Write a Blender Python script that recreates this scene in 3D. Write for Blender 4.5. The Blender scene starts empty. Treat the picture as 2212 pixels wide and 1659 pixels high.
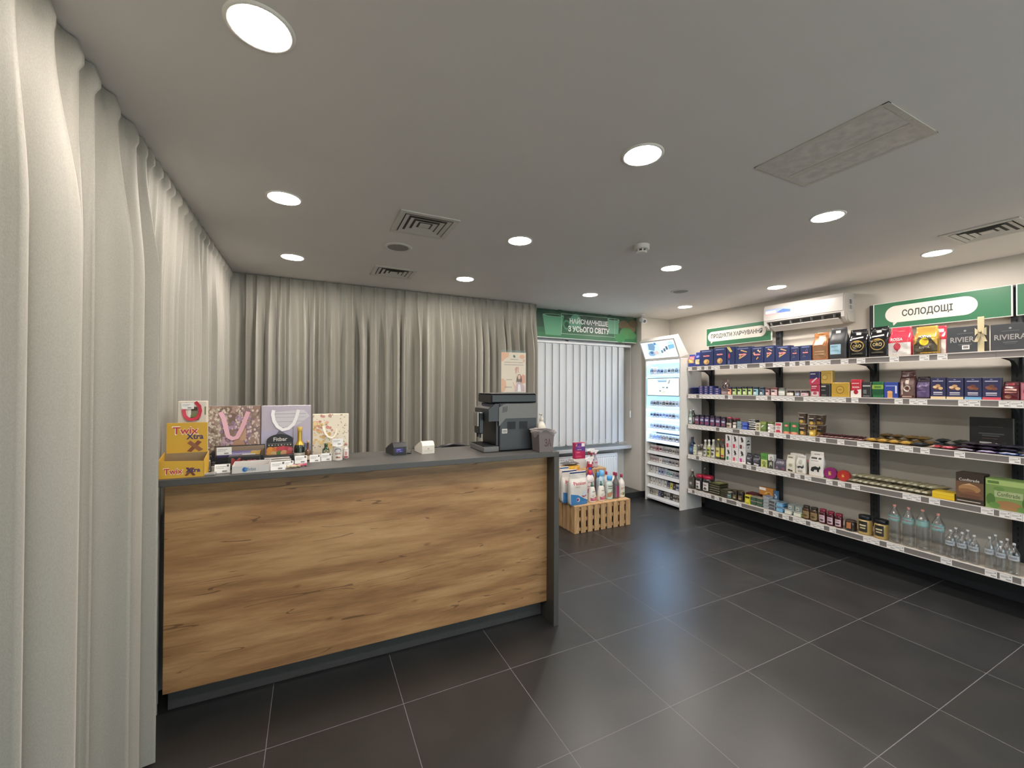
import bpy, bmesh, math, random
from mathutils import Vector, Matrix, Euler
rnd = random.Random(11)
SC = bpy.context.scene
COL = SC.collection
PI = math.pi

# ---------------------------------------------------------------- camera, world, exposure
def make_camera():
    cam = bpy.data.cameras.new('camera')
    cam.sensor_fit = 'HORIZONTAL'; cam.sensor_width = 36.0
    cam.lens = 36.0 * 888.7 / 2212.0
    cam.clip_start = 0.05
    o = bpy.data.objects.new('camera', cam); COL.objects.link(o)
    yaw, pit, rol = 0.45519, 0.00864, 0.00412
    cy, sy = math.cos(yaw), math.sin(yaw)
    F = Vector((sy * math.cos(pit), cy * math.cos(pit), math.sin(pit)))
    R = Vector((cy, -sy, 0)); U = R.cross(F)
    R2 = math.cos(rol) * R + math.sin(rol) * U
    U2 = -math.sin(rol) * R + math.cos(rol) * U
    m = Matrix((R2, U2, -F)).transposed().to_4x4(); m.translation = (0, 0, 1.6)
    o.matrix_world = m
    SC.camera = o
make_camera()
W = bpy.data.worlds.new('daylight'); SC.world = W; W.use_nodes = True
def make_world():
    # sky set bright toward -Y to feed the added shopfront, dim toward +Y
    nt = W.node_tree; bg = nt.nodes['Background']
    tc = nt.nodes.new('ShaderNodeTexCoord'); sp = nt.nodes.new('ShaderNodeSeparateXYZ'); nt.links.new(tc.outputs['Generated'], sp.inputs[0])
    up = nt.nodes.new('ShaderNodeMapRange'); up.inputs[1].default_value = -.15; up.inputs[2].default_value = .15; nt.links.new(sp.outputs[2], up.inputs[0])
    mx = nt.nodes.new('ShaderNodeMix'); mx.data_type = 'RGBA'; mx.inputs[6].default_value = (1.0, .97, .93, 1); mx.inputs[7].default_value = (.80, .90, 1.0, 1); nt.links.new(up.outputs[0], mx.inputs[0])
    st = nt.nodes.new('ShaderNodeMapRange'); st.inputs[1].default_value = -.2; st.inputs[2].default_value = .35; st.inputs[3].default_value = 2.2; st.inputs[4].default_value = 0.12; nt.links.new(sp.outputs[1], st.inputs[0])
    nt.links.new(mx.outputs[2], bg.inputs[0]); nt.links.new(st.outputs[0], bg.inputs[1])
make_world()
LAMP = 132.0                # emission of the ceiling downlights
SIGNLIGHT = 9.0          # emission of the backlit tobacco cabinet
SC.view_settings.view_transform = 'Standard'
SC.view_settings.look = 'None'
SC.view_settings.exposure = 0.76
SC.view_settings.gamma = 1.0
SC.view_settings.use_curve_mapping = False
SC.cycles.max_bounces = 8; SC.cycles.transparent_max_bounces = 24
SC.cycles.caustics_reflective = False; SC.cycles.caustics_refractive = False
SC.cycles.sample_clamp_indirect = 6.0

# ---------------------------------------------------------------- materials
def lin(h):
    h = h.lstrip('#')
    c = [int(h[i:i + 2], 16) / 255 for i in (0, 2, 4)]
    return tuple(x / 12.92 if x <= 0.04045 else ((x + 0.055) / 1.055) ** 2.4 for x in c) + (1,)
_mats = {}
def M(hx, rough=0.5, metal=0.0, noise=0.0, scale=40.0, bump=0.0, emit=0.0, coat=0.0, sheen=0.0, word='surface'):
    key = (hx, rough, metal, noise, scale, bump, emit, coat, sheen)
    if key in _mats: return _mats[key]
    m = bpy.data.materials.new('%s_%s' % (word, hx)); m.use_nodes = True
    nt = m.node_tree; b = nt.nodes['Principled BSDF']
    c = lin(hx)
    b.inputs['Base Color'].default_value = c
    b.inputs['Roughness'].default_value = rough; b.inputs['Metallic'].default_value = metal
    if coat: b.inputs['Coat Weight'].default_value = coat; b.inputs['Coat Roughness'].default_value = 0.08
    if sheen: b.inputs['Sheen Weight'].default_value = sheen; b.inputs['Sheen Roughness'].default_value = 0.4
    if emit:
        b.inputs['Emission Color'].default_value = c; b.inputs['Emission Strength'].default_value = emit
    if noise or bump:
        tc = nt.nodes.new('ShaderNodeTexCoord'); n = nt.nodes.new('ShaderNodeTexNoise')
        n.inputs['Scale'].default_value = scale; n.inputs['Detail'].default_value = 5
        nt.links.new(tc.outputs['Object'], n.inputs['Vector'])
        if noise:
            r = nt.nodes.new('ShaderNodeValToRGB')
            r.color_ramp.elements[0].position = 0.3; r.color_ramp.elements[1].position = 0.7
            r.color_ramp.elements[0].color = tuple(x * (1 - noise) for x in c[:3]) + (1,)
            r.color_ramp.elements[1].color = tuple(min(1, x * (1 + noise)) for x in c[:3]) + (1,)
            nt.links.new(n.outputs['Fac'], r.inputs['Fac']); nt.links.new(r.outputs['Color'], b.inputs['Base Color'])
        if bump:
            bp = nt.nodes.new('ShaderNodeBump'); bp.inputs['Strength'].default_value = bump; bp.inputs['Distance'].default_value = 0.01
            nt.links.new(n.outputs['Fac'], bp.inputs['Height']); nt.links.new(bp.outputs['Normal'], b.inputs['Normal'])
    _mats[key] = m
    return m
def clear_mat(hx, gloss=0.18, tint_name='clear'):
    key = ('clear', hx, gloss)
    if key in _mats: return _mats[key]
    m = bpy.data.materials.new('%s_%s' % (tint_name, hx)); m.use_nodes = True
    nt = m.node_tree; nt.nodes.remove(nt.nodes['Principled BSDF']); out = nt.nodes['Material Output']
    t = nt.nodes.new('ShaderNodeBsdfTransparent'); t.inputs[0].default_value = lin(hx)
    g = nt.nodes.new('ShaderNodeBsdfGlossy'); g.inputs['Roughness'].default_value = 0.12
    f = nt.nodes.new('ShaderNodeLayerWeight'); f.inputs[0].default_value = 0.35
    mp = nt.nodes.new('ShaderNodeMath'); mp.operation = 'MULTIPLY_ADD'; mp.inputs[1].default_value = 0.55 if gloss > .15 else 0.15; mp.inputs[2].default_value = gloss * 0.5
    nt.links.new(f.outputs['Facing'], mp.inputs[0])
    mx = nt.nodes.new('ShaderNodeMixShader')
    nt.links.new(mp.outputs[0], mx.inputs[0]); nt.links.new(t.outputs[0], mx.inputs[1]); nt.links.new(g.outputs[0], mx.inputs[2])
    nt.links.new(mx.outputs[0], out.inputs[0])
    _mats[key] = m
    return m
def nodes_of(name):
    m = bpy.data.materials.new(name); m.use_nodes = True
    nt = m.node_tree
    return m, nt, nt.nodes['Principled BSDF'], nt.nodes.new, nt.links.new
def ramp(nt, stops):
    r = nt.nodes.new('ShaderNodeValToRGB'); e = r.color_ramp.elements
    while len(e) < len(stops): e.new(0.5)
    for k, (p, c) in enumerate(stops): e[k].position = p; e[k].color = lin(c)
    return r
def mix(nt, fac, a, b, blend='MIX'):
    n = nt.nodes.new('ShaderNodeMix'); n.data_type = 'RGBA'; n.blend_type = blend
    for s, v in ((0, fac), (6, a), (7, b)):
        if isinstance(v, (int, float)): n.inputs[s].default_value = v
        elif isinstance(v, str): n.inputs[s].default_value = lin(v)
        else: nt.links.new(v, n.inputs[s])
    return n.outputs[2]
def math_n(nt, op, a, b=0.0, c=0.0):
    n = nt.nodes.new('ShaderNodeMath'); n.operation = op
    for k, v in enumerate((a, b, c)):
        if isinstance(v, (int, float)): n.inputs[k].default_value = v
        else: nt.links.new(v, n.inputs[k])
    return n.outputs[0]

# ---------------------------------------------------------------- mesh builder
_txt = {}
def text_mesh(s, off=0.014):
    """Outline of a word as flat 2-D faces, scaled to the unit square."""
    if (s, off) in _txt: return _txt[s, off]
    c = bpy.data.curves.new('word', 'FONT'); c.body = s; c.resolution_u = 2; c.offset = off
    o = bpy.data.objects.new('word', c); COL.objects.link(o)
    dg = bpy.context.evaluated_depsgraph_get(); dg.update()
    me = o.evaluated_get(dg).to_mesh()
    vs = [(v.co.x, v.co.y) for v in me.vertices]; fs = [tuple(p.vertices) for p in me.polygons]
    o.evaluated_get(dg).to_mesh_clear()
    bpy.data.objects.remove(o); bpy.data.curves.remove(c)
    x0 = min(v[0] for v in vs); x1 = max(v[0] for v in vs); y0 = min(v[1] for v in vs); y1 = max(v[1] for v in vs)
    vs = [((x - x0) / (x1 - x0), (y - y0) / (y1 - y0)) for x, y in vs]
    _txt[s, off] = (vs, fs)
    return vs, fs

from mathutils.geometry import tessellate_polygon
def cut_up(polys, nu):
    """cut flat outlines into small pieces so that they follow a curved surface"""
    def clip(P, ax, c, keep):
        out = []
        for i in range(len(P)):
            a, b = P[i - 1], P[i]; ia, ib = (a[ax] - c) * keep >= 0, (b[ax] - c) * keep >= 0
            if ia != ib:
                t = (c - a[ax]) / (b[ax] - a[ax]); out.append((a[0] + (b[0] - a[0]) * t, a[1] + (b[1] - a[1]) * t))
            if ib: out.append(b)
        return out
    res = []
    for P in polys:
        tri = tessellate_polygon([[Vector((x, y, 0)) for x, y in P]]) if len(P) > 3 else [(0, 1, 2)]
        for t in tri:
            todo = [[tuple(P[k][:2]) for k in t]]
            for ax in (0, 1):
                nxt = []
                for Q in todo:
                    lo = min(q[ax] for q in Q); hi = max(q[ax] for q in Q)
                    c0, c1 = math.floor(lo * nu - 1e-9), math.ceil(hi * nu + 1e-9)
                    if c1 - c0 <= 1: nxt.append(Q); continue
                    for c in range(c0, c1):
                        S = clip(clip(Q, ax, c / nu, 1), ax, (c + 1) / nu, -1)
                        if len(S) > 2: nxt.append(S)
                todo = nxt
            res += todo
    return res
class MB:
    def __init__(s):
        s.v = []; s.f = []; s.m = []; s.sm = []; s.mats = []
    def mi(s, mat):
        if mat not in s.mats: s.mats.append(mat)
        return s.mats.index(mat)
    def add(s, vs, fs, mat, smooth=False, X=None):
        o = len(s.v); k = s.mi(mat)
        s.v += [tuple(X @ Vector(v)) if X else tuple(v) for v in vs]
        for f in fs: s.f.append(tuple(i + o for i in f)); s.m.append(k); s.sm.append(smooth)
        return s
    def box(s, a, b, mat, bev=0.0, X=None):
        x0, y0, z0 = a; x1, y1, z1 = b
        if bev <= 0:
            return s.add([(x0, y0, z0), (x1, y0, z0), (x1, y1, z0), (x0, y1, z0), (x0, y0, z1), (x1, y0, z1), (x1, y1, z1), (x0, y1, z1)],
                         [(0, 3, 2, 1), (4, 5, 6, 7), (0, 1, 5, 4), (1, 2, 6, 5), (2, 3, 7, 6), (3, 0, 4, 7)], mat, False, X)
        t = min(bev, (x1 - x0) * .45, (y1 - y0) * .45, (z1 - z0) * .45)
        V = []; ids = {}
        for ix, x in enumerate((x0, x1)):
            for iy, y in enumerate((y0, y1)):
                for iz, z in enumerate((z0, z1)):
                    sx = t if ix == 0 else -t; sy = t if iy == 0 else -t; sz = t if iz == 0 else -t
                    for ax, p in enumerate(((x, y + sy, z + sz), (x + sx, y, z + sz), (x + sx, y + sy, z))):
                        ids[ix, iy, iz, ax] = len(V); V.append(p)
        F = []
        g = lambda ix, iy, iz, ax: ids[ix, iy, iz, ax]
        F += [(g(0,0,0,0), g(0,0,1,0), g(0,1,1,0), g(0,1,0,0)), (g(1,0,0,0), g(1,1,0,0), g(1,1,1,0), g(1,0,1,0))]
        F += [(g(0,0,0,1), g(1,0,0,1), g(1,0,1,1), g(0,0,1,1)), (g(0,1,0,1), g(0,1,1,1), g(1,1,1,1), g(1,1,0,1))]
        F += [(g(0,0,0,2), g(0,1,0,2), g(1,1,0,2), g(1,0,0,2)), (g(0,0,1,2), g(1,0,1,2), g(1,1,1,2), g(0,1,1,2))]
        for i in (0, 1):
            for j in (0, 1):
                F.append((g(i,j,0,0), g(i,j,1,0), g(i,j,1,1), g(i,j,0,1)) if (i == j) else (g(i,j,0,0), g(i,j,0,1), g(i,j,1,1), g(i,j,1,0)))
                F.append((g(i,0,j,0), g(i,1,j,0), g(i,1,j,2), g(i,0,j,2)))
                F.append((g(0,i,j,1), g(1,i,j,1), g(1,i,j,2), g(0,i,j,2)))
                for k in (0, 1): F.append((g(i,j,k,0), g(i,j,k,1), g(i,j,k,2)))
        return s.add(V, F, mat, False, X)
    def lathe(s, prof, mat, seg=20, X=None, a0=0.0, a1=2 * PI, smooth=True, sq=None, caps=True):
        """prof: (radius, z) from bottom to top; sq = (sx, sy) squashes the round."""
        full = abs(a1 - a0 - 2 * PI) < 1e-6; n = seg if full else seg + 1
        sx, sy = sq or (1, 1)
        V = []; F = []
        for r, z in prof:
            for k in range(n):
                a = a0 + (a1 - a0) * k / seg
                V.append((r * math.cos(a) * sx, r * math.sin(a) * sy, z))
        for i in range(len(prof) - 1):
            for k in range(seg):
                k2 = (k + 1) % n
                F.append((i * n + k, i * n + k2, (i + 1) * n + k2, (i + 1) * n + k))
        s.add(V, F, mat, smooth, X)
        if full and caps:
            s.add(V[:n], [tuple(range(n))[::-1]], mat, False, X); s.add(V[-n:], [tuple(range(n))], mat, False, X)
        return s
    def prism(s, poly, y0, y1, mat, X=None):
        """polygon in the XZ plane pushed from y0 to y1"""
        n = len(poly)
        V = [(x, y0, z) for x, z in poly] + [(x, y1, z) for x, z in poly]
        F = [tuple(range(n)), tuple(range(n, 2 * n))[::-1]] + [(k, n + k, n + (k + 1) % n, (k + 1) % n) for k in range(n)]
        return s.add(V, F, mat, False, X)
    def tube(s, pts, r, mat, seg=8, X=None, rs=None):
        pts = [Vector(p) for p in pts]; V = []; F = []; n = len(pts)
        up = Vector((0, 0, 1)); prev = None
        for i, p in enumerate(pts):
            t = (pts[min(i + 1, n - 1)] - pts[max(i - 1, 0)]).normalized()
            if prev is None:
                a = t.cross(up) if abs(t.dot(up)) < .95 else t.cross(Vector((1, 0, 0)))
            else: a = prev - t * prev.dot(t)
            a.normalize(); prev = a; b = t.cross(a); rr = rs[i] if rs else r
            for k in range(seg):
                th = 2 * PI * k / seg; V.append(p + (a * math.cos(th) + b * math.sin(th)) * rr)
        for i in range(n - 1):
            for k in range(seg): F.append((i * seg + k, i * seg + (k + 1) % seg, (i + 1) * seg + (k + 1) % seg, (i + 1) * seg + k))
        F.append(tuple(range(seg))[::-1]); F.append(tuple(range((n - 1) * seg, n * seg)))
        return s.add(V, F, mat, True, X)
    def grid(s, S, nu, nv, mat, smooth=True, X=None):
        V = [S(i / nu, j / nv) for j in range(nv + 1) for i in range(nu + 1)]
        F = [(j * (nu + 1) + i, j * (nu + 1) + i + 1, (j + 1) * (nu + 1) + i + 1, (j + 1) * (nu + 1) + i) for j in range(nv) for i in range(nu)]
        return s.add(V, F, mat, smooth, X)
    def prints(s, S, items, nu=1, rough=0.5, metal=0.0, X=None, lift=0.0):
        """flat print on the front surface S(u, v, off): r rectangle, e ellipse, p polygon, t word"""
        step = min(0.00025, 0.0022 / max(1, len(items)))
        for k, it in enumerate(items):
            off = 0.0006 + step * k + lift
            q = it[0]; mat = M(it[-1], rough, metal, word='print')
            if nu > 1 and q != 'r':
                if q == 'e': P = [[(it[1] + it[3] * math.cos(2 * PI * i / 18), it[2] + it[4] * math.sin(2 * PI * i / 18)) for i in range(18)]]
                elif q == 'p': P = [it[1]]
                else:
                    vs, fs = text_mesh(it[1]); u0, v0, u1, v1 = it[2:6]; P = [[(u0 + (u1 - u0) * vs[i][0], v0 + (v1 - v0) * vs[i][1]) for i in f] for f in fs]
                V = []; F = []
                for Q in cut_up(P, 8): F.append(tuple(range(len(V), len(V) + len(Q)))); V += [S(u, v, off) for u, v in Q]
                s.add(V, F, mat, False, X)
            elif q == 'r':
                u0, v0, u1, v1 = it[1:5]
                s.grid(lambda a, b: S(u0 + (u1 - u0) * a, v0 + (v1 - v0) * b, off), nu, nu if nu > 1 else 1, mat, False, X)
            elif q == 'e':
                cu, cv, ru, rv = it[1:5]; N = 18
                V = [S(cu, cv, off)] + [S(cu + ru * math.cos(2 * PI * i / N), cv + rv * math.sin(2 * PI * i / N), off) for i in range(N)]
                s.add(V, [(0, 1 + i, 1 + (i + 1) % N) for i in range(N)], mat, False, X)
            elif q == 'p':
                V = [S(u, v, off) for u, v in it[1]]; s.add(V, [tuple(range(len(V)))], mat, False, X)
            elif q in ('t', 'b'):
                vs, fs = text_mesh(it[1], .014 if q == 't' else .027); u0, v0, u1, v1 = it[2:6]
                s.add([S(u0 + (u1 - u0) * x, v0 + (v1 - v0) * y, off) for x, y in vs], fs, mat, False, X)
        return s
    def build(s, name, parent=None, loc=None, rot=0.0):
        me = bpy.data.meshes.new(name)
        me.from_pydata(s.v, [], s.f); me.update()
        for m in s.mats: me.materials.append(m)
        me.polygons.foreach_set('material_index', s.m); me.polygons.foreach_set('use_smooth', s.sm)
        o = bpy.data.objects.new(name, me); COL.objects.link(o)
        if parent: o.parent = parent
        if loc is not None: o.location = loc
        if rot: o.rotation_euler = rot if isinstance(rot, tuple) else (0, 0, rot)
        return o
def tag(o, label, cat, group=None):
    o['label'] = label; o['category'] = cat
    if group: o['group'] = group
    return o
def thing(name, label, cat, loc, rot=0.0, group=None):
    o = bpy.data.objects.new(name, None); COL.objects.link(o); o.empty_display_size = 0.05
    o.location = loc; o.rotation_euler = rot if isinstance(rot, tuple) else (0, 0, rot)
    return tag(o, label, cat, group)
def struct(o):
    o['kind'] = 'structure'; return o
def ordn(k):
    return ['first', 'second', 'third', 'fourth', 'fifth', 'sixth', 'seventh', 'eighth', 'ninth', 'tenth', 'eleventh', 'twelfth', 'thirteenth', 'fourteenth', 'fifteenth', 'sixteenth'][k]

# ================================================================ THE ROOM
H = 2.65                       # ceiling height
XL, XR, YF, YB = -0.82, 4.93, -2.60, 4.62

def floor_material():
    m, nt, b, N, L = nodes_of('dark_stone_tile')
    tc = N('ShaderNodeTexCoord'); sp = N('ShaderNodeSeparateXYZ'); L(tc.outputs['Object'], sp.inputs[0])
    def line(out, off):
        t = math_n(nt, 'DIVIDE', math_n(nt, 'SUBTRACT', out, off), 0.6)
        fr = math_n(nt, 'FRACT', t); d = math_n(nt, 'MINIMUM', fr, math_n(nt, 'SUBTRACT', 1.0, fr))
        return math_n(nt, 'LESS_THAN', d, 0.0028), math_n(nt, 'FLOOR', t)
    gx, fx = line(sp.outputs[0], 1.634); gy, fy = line(sp.outputs[1], 1.517)
    grout = math_n(nt, 'MAXIMUM', gx, gy)
    n1 = N('ShaderNodeTexNoise'); n1.inputs['Scale'].default_value = 2.2; n1.inputs['Detail'].default_value = 8; n1.inputs['Roughness'].default_value = .62
    cmb = N('ShaderNodeCombineXYZ'); L(math_n(nt, 'MULTIPLY', fx, 7.31), cmb.inputs[0]); L(math_n(nt, 'MULTIPLY', fy, 3.77), cmb.inputs[1])
    va = N('ShaderNodeVectorMath'); va.operation = 'ADD'; L(tc.outputs['Object'], va.inputs[0]); L(cmb.outputs[0], va.inputs[1]); L(va.outputs[0], n1.inputs['Vector'])
    r = ramp(nt, [(.3, '#222325'), (.52, '#292a2b'), (.75, '#343232')]); L(n1.outputs['Fac'], r.inputs[0])
    n2 = N('ShaderNodeTexNoise'); n2.inputs['Scale'].default_value = 45; n2.inputs['Detail'].default_value = 6; L(va.outputs[0], n2.inputs['Vector'])
    col = mix(nt, math_n(nt, 'MULTIPLY', n2.outputs['Fac'], .25), r.outputs[0], '#1c1c1d')
    col = mix(nt, grout, col, '#67656a'); L(col, b.inputs['Base Color'])
    rr = math_n(nt, 'MULTIPLY_ADD', n1.outputs['Fac'], .16, .27); L(math_n(nt, 'MAXIMUM', rr, math_n(nt, 'MULTIPLY', grout, .8)), b.inputs['Roughness'])
    b.inputs['Specular IOR Level'].default_value = .75
    bp = N('ShaderNodeBump'); bp.inputs['Strength'].default_value = .25; bp.inputs['Distance'].default_value = .004
    hgt = math_n(nt, 'SUBTRACT', math_n(nt, 'MULTIPLY', n2.outputs['Fac'], .35), math_n(nt, 'MULTIPLY', grout, .6)); L(hgt, bp.inputs['Height']); L(bp.outputs[0], b.inputs['Normal'])
    return m
TILE = floor_material()
PLASTER = M('#cbc6bd', .8, noise=.02, scale=6, bump=.05, word='plaster')
CEIL = M('#e2dedb', .85, noise=.015, scale=3, word='ceiling_paint')
NICHE = M('#c6c6c4', .85, noise=.02, scale=5, word='grey_plaster')
def room():
    struct(MB().box((XL - .1, YF - .1, -.1), (XR + .1, 5.2, 0), TILE).build('floor'))
    struct(MB().box((XL - .1, YF - .1, H), (XR + .1, 5.2, H + .1), CEIL).build('ceiling'))
    struct(MB().box((XL - .1, YF, 0), (XL, YB, H), PLASTER).build('wall_left'))
    struct(MB().box((XR, YF, 0), (XR + .1, 5.2, H), PLASTER).build('wall_right'))
    f = MB()                                                              # unseen wall; its glazed shopfront is added to brighten the ceiling
    f.box((XL - .1, YF - .1, 0), (-.3, YF, H), PLASTER); f.box((4.5, YF - .1, 0), (XR + .1, YF, H), PLASTER); f.box((-.3, YF - .1, 0), (4.5, YF, .12), PLASTER); f.box((-.3, YF - .1, 2.45), (4.5, YF, H), PLASTER)
    struct(f.build('wall_front'))
    w = thing('window_2', 'unseen glazed shopfront added behind the viewer to light the ceiling', 'window', (2.1, YF - .05, .12)); struct(w)
    f = MB(); wm = M('#50545a', .4, word='dark_aluminium')
    for x in (-2.4, -1.2, 0, 1.2, 2.4): f.box((x - .03 * (x > -2.4) , -.03, 0), (x + .03 * (x < 2.4), .03, 2.33), wm)
    f.box((-2.4, -.03, 0), (2.4, .03, .06), wm); f.box((-2.4, -.03, 2.27), (2.4, .03, 2.33), wm); f.build('frame', w)
    MB().box((-2.4, -.004, .06), (2.4, .004, 2.27), clear_mat('#f2f8f8', .06, 'window_glass')).build('pane', w)
    b = MB()
    b.box((XL - .1, YB, 0), (2.35, 5.2, H), NICHE)                        # behind the curtain
    b.box((4.37, 4.60, 0), (XR, 5.2, H), PLASTER)                         # stub beside the cabinet
    b.box((2.35, 4.97, 0), (4.37, 5.2, .74), NICHE); b.box((2.35, 4.97, 2.30), (4.37, 5.2, H), NICHE)
    b.box((2.35, 4.97, .74), (2.45, 5.2, 2.30), NICHE); b.box((4.27, 4.97, .74), (4.37, 5.2, 2.30), NICHE)
    struct(b.build('wall_back'))
    w = thing('window_1', 'white framed window behind the vertical blind', 'window', (3.36, 5.08, .74)); struct(w)
    f = MB(); wm = M('#eef0f2', .35, word='white_pvc')
    for x0, x1 in ((-.91, -.84), (-.035, .035), (.84, .91)): f.box((x0, -.035, 0), (x1, .035, 1.56), wm, .006)
    for z0, z1 in ((0, .07), (1.49, 1.56)): f.box((-.84, -.035, z0), (.84, .035, z1), wm, .006)
    f.build('frame', w)
    MB().box((-.84, -.004, .07), (.84, .004, 1.49), clear_mat('#eef6f8', .1, 'window_glass')).build('pane', w)
    struct(MB().box((2.35, 4.60, 0), (4.37, 4.97, .088), TILE).build('trim_1'))
    struct(MB().box((4.37, 4.585, 0), (XR, 4.60, .088), TILE).build('baseboard_back'))
    struct(MB().box((2.35, 4.79, .69), (4.37, 4.99, .735), M('#b9bdc2', .4, word='sill_stone'), .004).build('trim_2'))
room()

# ---------------------------------------------------------------- ceiling fittings
def downlight(name, label, x, y, group='round ceiling downlights'):
    t = thing(name, label, 'ceiling light', (x, y, H), 0, group)
    MB().lathe([(.079, -.004), (.084, -.006), (.090, -.004), (.093, 0)], M('#f2efe8', .4, word='white_trim'), 40, caps=False).build('trim_ring', t)
    d = MB().lathe([(.0795, -.0035), (.0795, -.003)], M('#fff4ea', .5, emit=LAMP, word='lamp_glow'), 40, smooth=False).build('diffuser', t)
    return t
LX = [(-.14, 'curtain'), (1.335, 'counter'), (2.82, 'aisle'), (4.32, 'shelf wall')]
_lab = {(-.14, 1.40): 'big glowing downlight at the upper left, nearest of the row along the curtain',
        (-.14, 2.61): 'glowing downlight above the sweets end of the counter, middle of the curtain row',
        (-.14, 3.77): 'small glowing downlight nearest the back curtain on the far left',
        (1.335, 1.40): 'large bright downlight in the middle of the ceiling, nearest of its row',
        (1.335, 2.61): 'bright downlight above the coffee machine between the square vent and smoke detector',
        (1.335, 3.77): 'small bright downlight near the back curtain, right of the far square vent',
        (2.82, 1.40): 'bright downlight just below the taped ceiling hatch',
        (2.82, 2.61): 'bright downlight just right of the smoke detector, centre of the ceiling',
        (2.82, 3.77): 'small bright downlight in front of the green window banner',
        (4.32, 1.40): 'bright downlight beside the square vent at the right edge of the picture',
        (4.32, 2.61): 'bright downlight just above the wall air conditioner',
        (4.32, 3.77): 'small bright downlight above the tobacco cabinet header'}
for (x, y), l in _lab.items(): downlight('downlight', l, x, y)
for x, _n in LX: downlight('downlight', 'glowing downlight behind the viewer above the ' + _n, x, .2)
def air_vent(x, y, w, d, label, rings=3):
    t = thing('ceiling_vent', label, 'air vent', (x, y, H), 0, 'square ceiling air vents')
    pl = M('#cfccc6', .5, word='vent_plastic')
    f = MB(); fw = .035
    for a, b in (((-w/2, -d/2, -.008), (w/2, -d/2 + fw, 0)), ((-w/2, d/2 - fw, -.008), (w/2, d/2, 0)), ((-w/2, -d/2 + fw, -.008), (-w/2 + fw, d/2 - fw, 0)), ((w/2 - fw, -d/2 + fw, -.008), (w/2, d/2 - fw, 0))):
        f.box(a, b, pl, .002)
    f.build('frame', t)
    MB().box((-w/2 + fw, -d/2 + fw, -.0015), (w/2 - fw, d/2 - fw, -.0005), M('#5a5854', .9, word='duct_dark')).build('duct', t)
    iw, idp = w/2 - fw - .006, d/2 - fw - .006
    for k in range(rings + 1):
        o = 1 - k / (rings + .9); q = max(0, o - .17); s = MB()
        if k == rings: s.box((-iw * o, -idp * o, -.007), (iw * o, idp * o, -.003), pl, .001)
        else:
            V = [(-iw*o, -idp*o, -.0085), (iw*o, -idp*o, -.0085), (iw*o, idp*o, -.0085), (-iw*o, idp*o, -.0085), (-iw*q, -idp*q, -.0025), (iw*q, -idp*q, -.0025), (iw*q, idp*q, -.0025), (-iw*q, idp*q, -.0025)]
            s.add(V, [(0, 1, 5, 4), (1, 2, 6, 5), (2, 3, 7, 6), (3, 0, 4, 7)], pl)
        s.build('louvre', t)
    return t
air_vent(.655, 2.64, .37, .37, 'square louvred ceiling vent nearer the viewer, behind the round speaker')
air_vent(.675, 3.85, .37, .33, 'square louvred ceiling vent far back near the curtain')
air_vent(4.03, 1.06, .37, .36, 'square louvred ceiling vent at the right edge above the shelving')
def speaker(x, y, label):
    t = thing('ceiling_speaker', label, 'speaker', (x, y, H), 0, 'round ceiling speakers')
    MB().lathe([(.075, -.003), (.083, -.008), (.100, -.006), (.104, 0)], M('#d9d6d0', .5, word='white_trim'), 36, caps=False).build('trim_ring', t)
    MB().lathe([(.0765, -.004), (.0765, -.003)], M('#8f8d89', .7, noise=.25, scale=900, word='grille'), 36).build('grille', t)
speaker(.582, 3.144, 'round grey speaker in the ceiling between the two square vents')
speaker(3.586, 3.19, 'round white rimmed speaker in the ceiling before the air conditioner')
def smoke():
    t = thing('smoke_detector', 'white smoke detector hanging from the middle of the ceiling', 'smoke detector', (2.18, 2.293, H))
    w = M('#e4e1da', .5, word='white_plastic')
    MB().lathe([(.046, -.032), (.055, -.028), (.056, 0)], w, 28).build('base', t)
    MB().lathe([(.030, -.056), (.036, -.052), (.036, -.047), (.030, -.046)], w, 28).build('cap', t)
    MB().lathe([(.028, -.047), (.030, -.032)], M('#54524f', .8, word='mesh_dark'), 28).build('chamber', t)
    b = MB()
    for k in range(6): b.box((.026, -.005, -.047), (.036, .005, -.031), w, 0, Matrix.Rotation(k * PI / 3, 4, 'Z'))
    b.build('cage', t)
smoke()
def hatch():
    t = thing('ceiling_hatch', 'taped-over rectangular access hatch in the ceiling, wrapped in film', 'ceiling hatch', (2.09, 0.99, H))
    film, nt, b, N, L = nodes_of('plastic_film')
    n = N('ShaderNodeTexNoise'); n.inputs['Scale'].default_value = 22; n.inputs['Detail'].default_value = 6; tc = N('ShaderNodeTexCoord'); L(tc.outputs['Object'], n.inputs['Vector'])
    r = ramp(nt, [(.38, '#c6c2bd'), (.62, '#d9d5d0')]); L(n.outputs['Fac'], r.inputs[0]); L(r.outputs[0], b.inputs['Base Color'])
    b.inputs['Roughness'].default_value = .38
    bp = N('ShaderNodeBump'); bp.inputs['Strength'].default_value = .5; bp.inputs['Distance'].default_value = .006; L(n.outputs['Fac'], bp.inputs['Height']); L(bp.outputs[0], b.inputs['Normal'])
    MB().box((-.195, -.24, -.0025), (.195, .24, 0), film, .001).build('panel', t)
    tp = M('#c9c5bd', .3, noise=.05, scale=60, bump=.3, word='tape')
    for k, (a, bb) in enumerate((((-.205, -.253, -.0032), (.205, -.232, -.0)), ((-.205, .232, -.0032), (.205, .253, 0)), ((.185, -.253, -.0034), (.205, .253, 0)), ((-.205, -.253, -.0034), (-.185, .253, 0)), ((.02, -.23, -.0038), (.06, .23, -.0026)))):
        MB().box(a, bb, tp).build('tape_strip', t)
hatch()
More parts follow.
